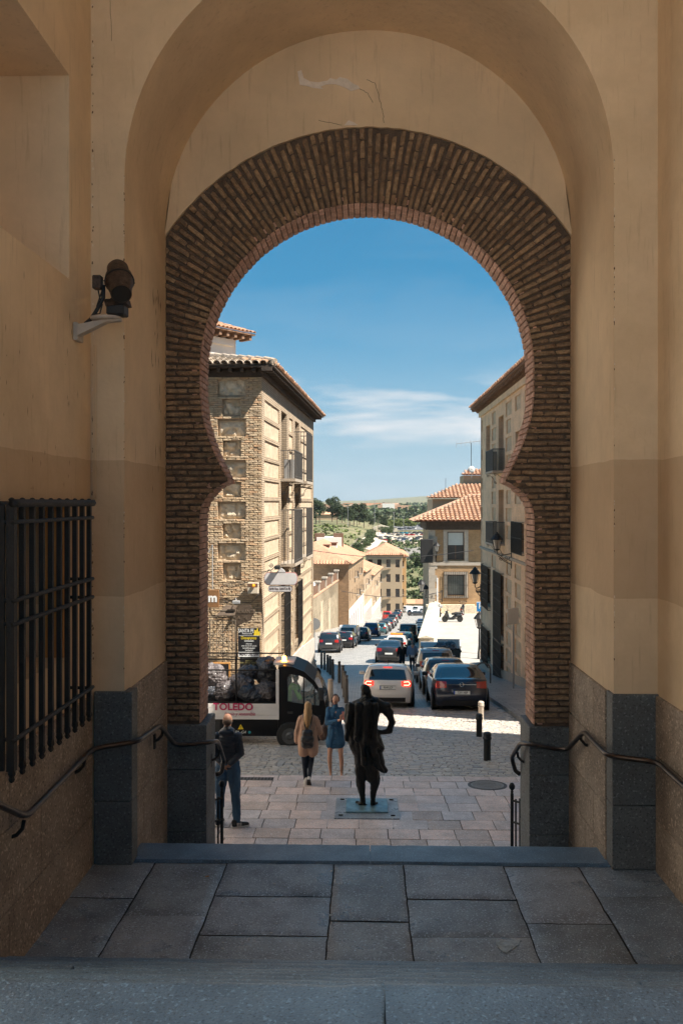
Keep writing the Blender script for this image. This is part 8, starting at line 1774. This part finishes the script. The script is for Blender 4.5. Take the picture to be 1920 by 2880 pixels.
for i, (cx, D, lb) in enumerate([(700, 500, 'slim green cypress bush left of the car park entrance'), (915, 540, 'slim green bush in front of the front row of parked cars'), (1180, 545, 'slim green bush right in front of the parked cars'), (1293, 560, 'slim green bush at the right end of the parked cars')]): px, _ = cp(cx, 0); tree('cone', px, D, 95 * .2551 if i == 0 else 80 * .2551, lb, 'cypress_bush', None, 1.0, i)
px, _ = cp(1235, 0); tree('bush0', px, 415, 165 * .2551, 'single round dark tree on the green slope below the bank', 'round_tree', None, .95, 2)
px, _ = cp(1285, 0); tree('bush1', 1268, 60, 1, 'tiny plant', 'bush') if 0 else None
for i, (cx, cy, D) in enumerate([(1130, 1100, 350), (1240, 1010, 370), (1290, 1120, 340), (1150, 1180, 320), (1220, 1220, 310)]): px, _ = cp(cx, 0); tree('bush%d' % (i % 2), px, D, 26 * .2551 * 1.6, ['small shrub high on the left of the green slope', 'small shrub in the middle of the green slope', 'small shrub at the right of the green slope', 'small shrub low on the left of the green slope', 'small shrub low in the middle of the green slope'][i], 'bush', 'small shrubs on the green slope', 1.6, i)
# wooded band and towns far off
def far_mass(name, m, D0, D1, px0, px1, n, size, lab, seed, hgt=1.0, box=False):
    r = random.Random(seed); vs = []; fs = []
    for _ in range(n):
        D = D0 * (D1 / D0) ** r.random(); px = r.uniform(px0, px1); x = xk(px, D); z = tz(x, D); s_ = size * r.uniform(.5, 1.4) * (D / D0) ** .5
        if box:
            w_, d_, h_ = s_ * r.uniform(.8, 2.4), s_, s_ * r.uniform(.4, 1.0); n_ = len(vs); vs += [(x - w_, D - d_, z), (x + w_, D - d_, z), (x + w_, D + d_, z), (x - w_, D + d_, z), (x - w_, D - d_, z + h_), (x + w_, D - d_, z + h_), (x + w_, D + d_, z + h_), (x - w_, D + d_, z + h_)]
            fs += [tuple(n_ + i for i in f) for f in ((4, 5, 6, 7), (0, 1, 5, 4), (1, 2, 6, 5), (2, 3, 7, 6), (3, 0, 4, 7))]
        else:
            for k in range(9):
                a = r.uniform(0, 6.28); p = Vector((x + cos(a) * s_ * r.random(), D + sin(a) * s_ * .6 * r.random(), z + s_ * r.uniform(.1, 1.0) * hgt)); q = Vector((r.gauss(0, 1), r.gauss(0, 1), r.gauss(0, 1))).normalized(); u_ = q.orthogonal().normalized() * s_ * .42; v_ = q.cross(u_); n_ = len(vs); vs += [p + u_, p + v_, p - u_, p - v_]; fs.append((n_, n_ + 1, n_ + 2, n_ + 3))
    mb = MB(); mb.add(vs, fs); return tag(mb.build(name, m), lab, kind='stuff')
TOWN = mat('far_town', (.50, .34, .24), rough=.9, var=.15, sc=.01, bump=0, isl=[(.8, .7, .6), (1.1, 1.1, 1.1), (1.0, .7, .5), (1.5, 1.6, 1.7)])
far_mass('far_trees', LEAF[0], 760, 1500, 860, 1230, 220, 4.0, 'dark tree belt behind the car park', 2); far_mass('far_trees', LEAF[1], 1400, 4200, 840, 1240, 420, 8, 'far woods of the plain', 3, .5)
far_mass('far_town', TOWN, 1900, 4200, 850, 1125, 150, 9, 'far reddish suburb on the plain', 4, box=True); far_mass('field_scrub', LEAF[1], 300, 560, 1090, 1215, 420, 1.1, 'scrub tufts on the slope', 6, .8)
far_mass('field_scrub', LEAF[2], 320, 640, 870, 1010, 260, 1.2, 'dry scrub tufts on the left fields', 7, .6)
fh_ = empty('far_house', (xk(918, 760), 760, tz(xk(918, 760), 760)), label='low house with an orange roof among the dark pines', cat='house'); mb = MB(); mb.box(-9, 9, 0, 8, 0, 4.5); mb.build('wall', TAN, fh_); mb = MB(); mb.prism([(-1, 4.5), (9, 4.5), (4, 6.6)], -10, 10, 'x'); mb.build('roof', TILE, fh_)
fh_ = empty('far_block', (xk(1092, 1800), 1800, tz(xk(1092, 1800), 1800)), label='pale industrial block below the horizon right of the slender pine', cat='building'); mb = MB(); mb.box(-12, 12, 0, 20, 0, 16); mb.build('wall', WHITE, fh_)
dm_ = empty('pale_mound_building', (xk(1082, 660), 660, tz(xk(1082, 660), 660)), label='pale low roof between the pines and the car park road', cat='building'); mb = MB(); mb.prism([(-9, 0), (9, 0), (9, 2), (-3, 5), (-9, 3)], 0, 8); mb.build('wall', CREAM, dm_)
for i, (px, h_) in enumerate([(978, 14), (1107, 16), (1134, 14), (1053, 22)]):
    D = 640 - i * 10; x = xk(px, D); o = empty('lamp_mast', (x, D, tz(x, D)), label=['tall lamp mast left of the hedge on the dry field', 'thin lamp mast among the pale green trees', 'thin lamp mast right among the pale green trees', 'lattice pylon in front of the slender pine'][i], cat='mast', group='masts round the car park'); mb = MB(); mb.tube([(0, 0, 0), (0, 0, h_)], .14, 5); mb.build('mast', GREYP, o); mb = MB(); mb.box(-.9, .9, -.1, .1, h_ - .2, h_); mb.build('arm', GREYP, o)
# fence along the dirt road
fe = empty('road_fence', (0, 0, 0), label='low pale fence of posts climbing beside the dirt road', cat='fence')
for k in range(34):
    t = k / 33; D = 470 + 170 * t; px = 985 + (1058 - 985) * t; x = xk(px, D); mb = MB(); mb.box(x - .12, x + .12, D, D + .2, tz(x, D), tz(x, D) + 2.0); mb.build('post', CREAM, fe)
# air
if True:
    mb = MB(); mb.box(-5200, 5200, -120, 9800, -320, 330)
    hz = bpy.data.materials.new('air_haze'); hz.use_nodes = True; t = hz.node_tree; t.nodes.remove(t.nodes['Principled BSDF']); pv_ = t.nodes.new('ShaderNodeVolumePrincipled'); pv_.inputs['Density'].default_value = .00004; pv_.inputs['Color'].default_value = (.86, .92, 1, 1); pv_.inputs['Anisotropy'].default_value = .2
    t.links.new(pv_.outputs[0], t.nodes['Material Output'].inputs['Volume']); tag(mb.build('haze', hz), 'thin blue air over the plain', kind='stuff')
bpy.data.scenes.remove(TMPS)
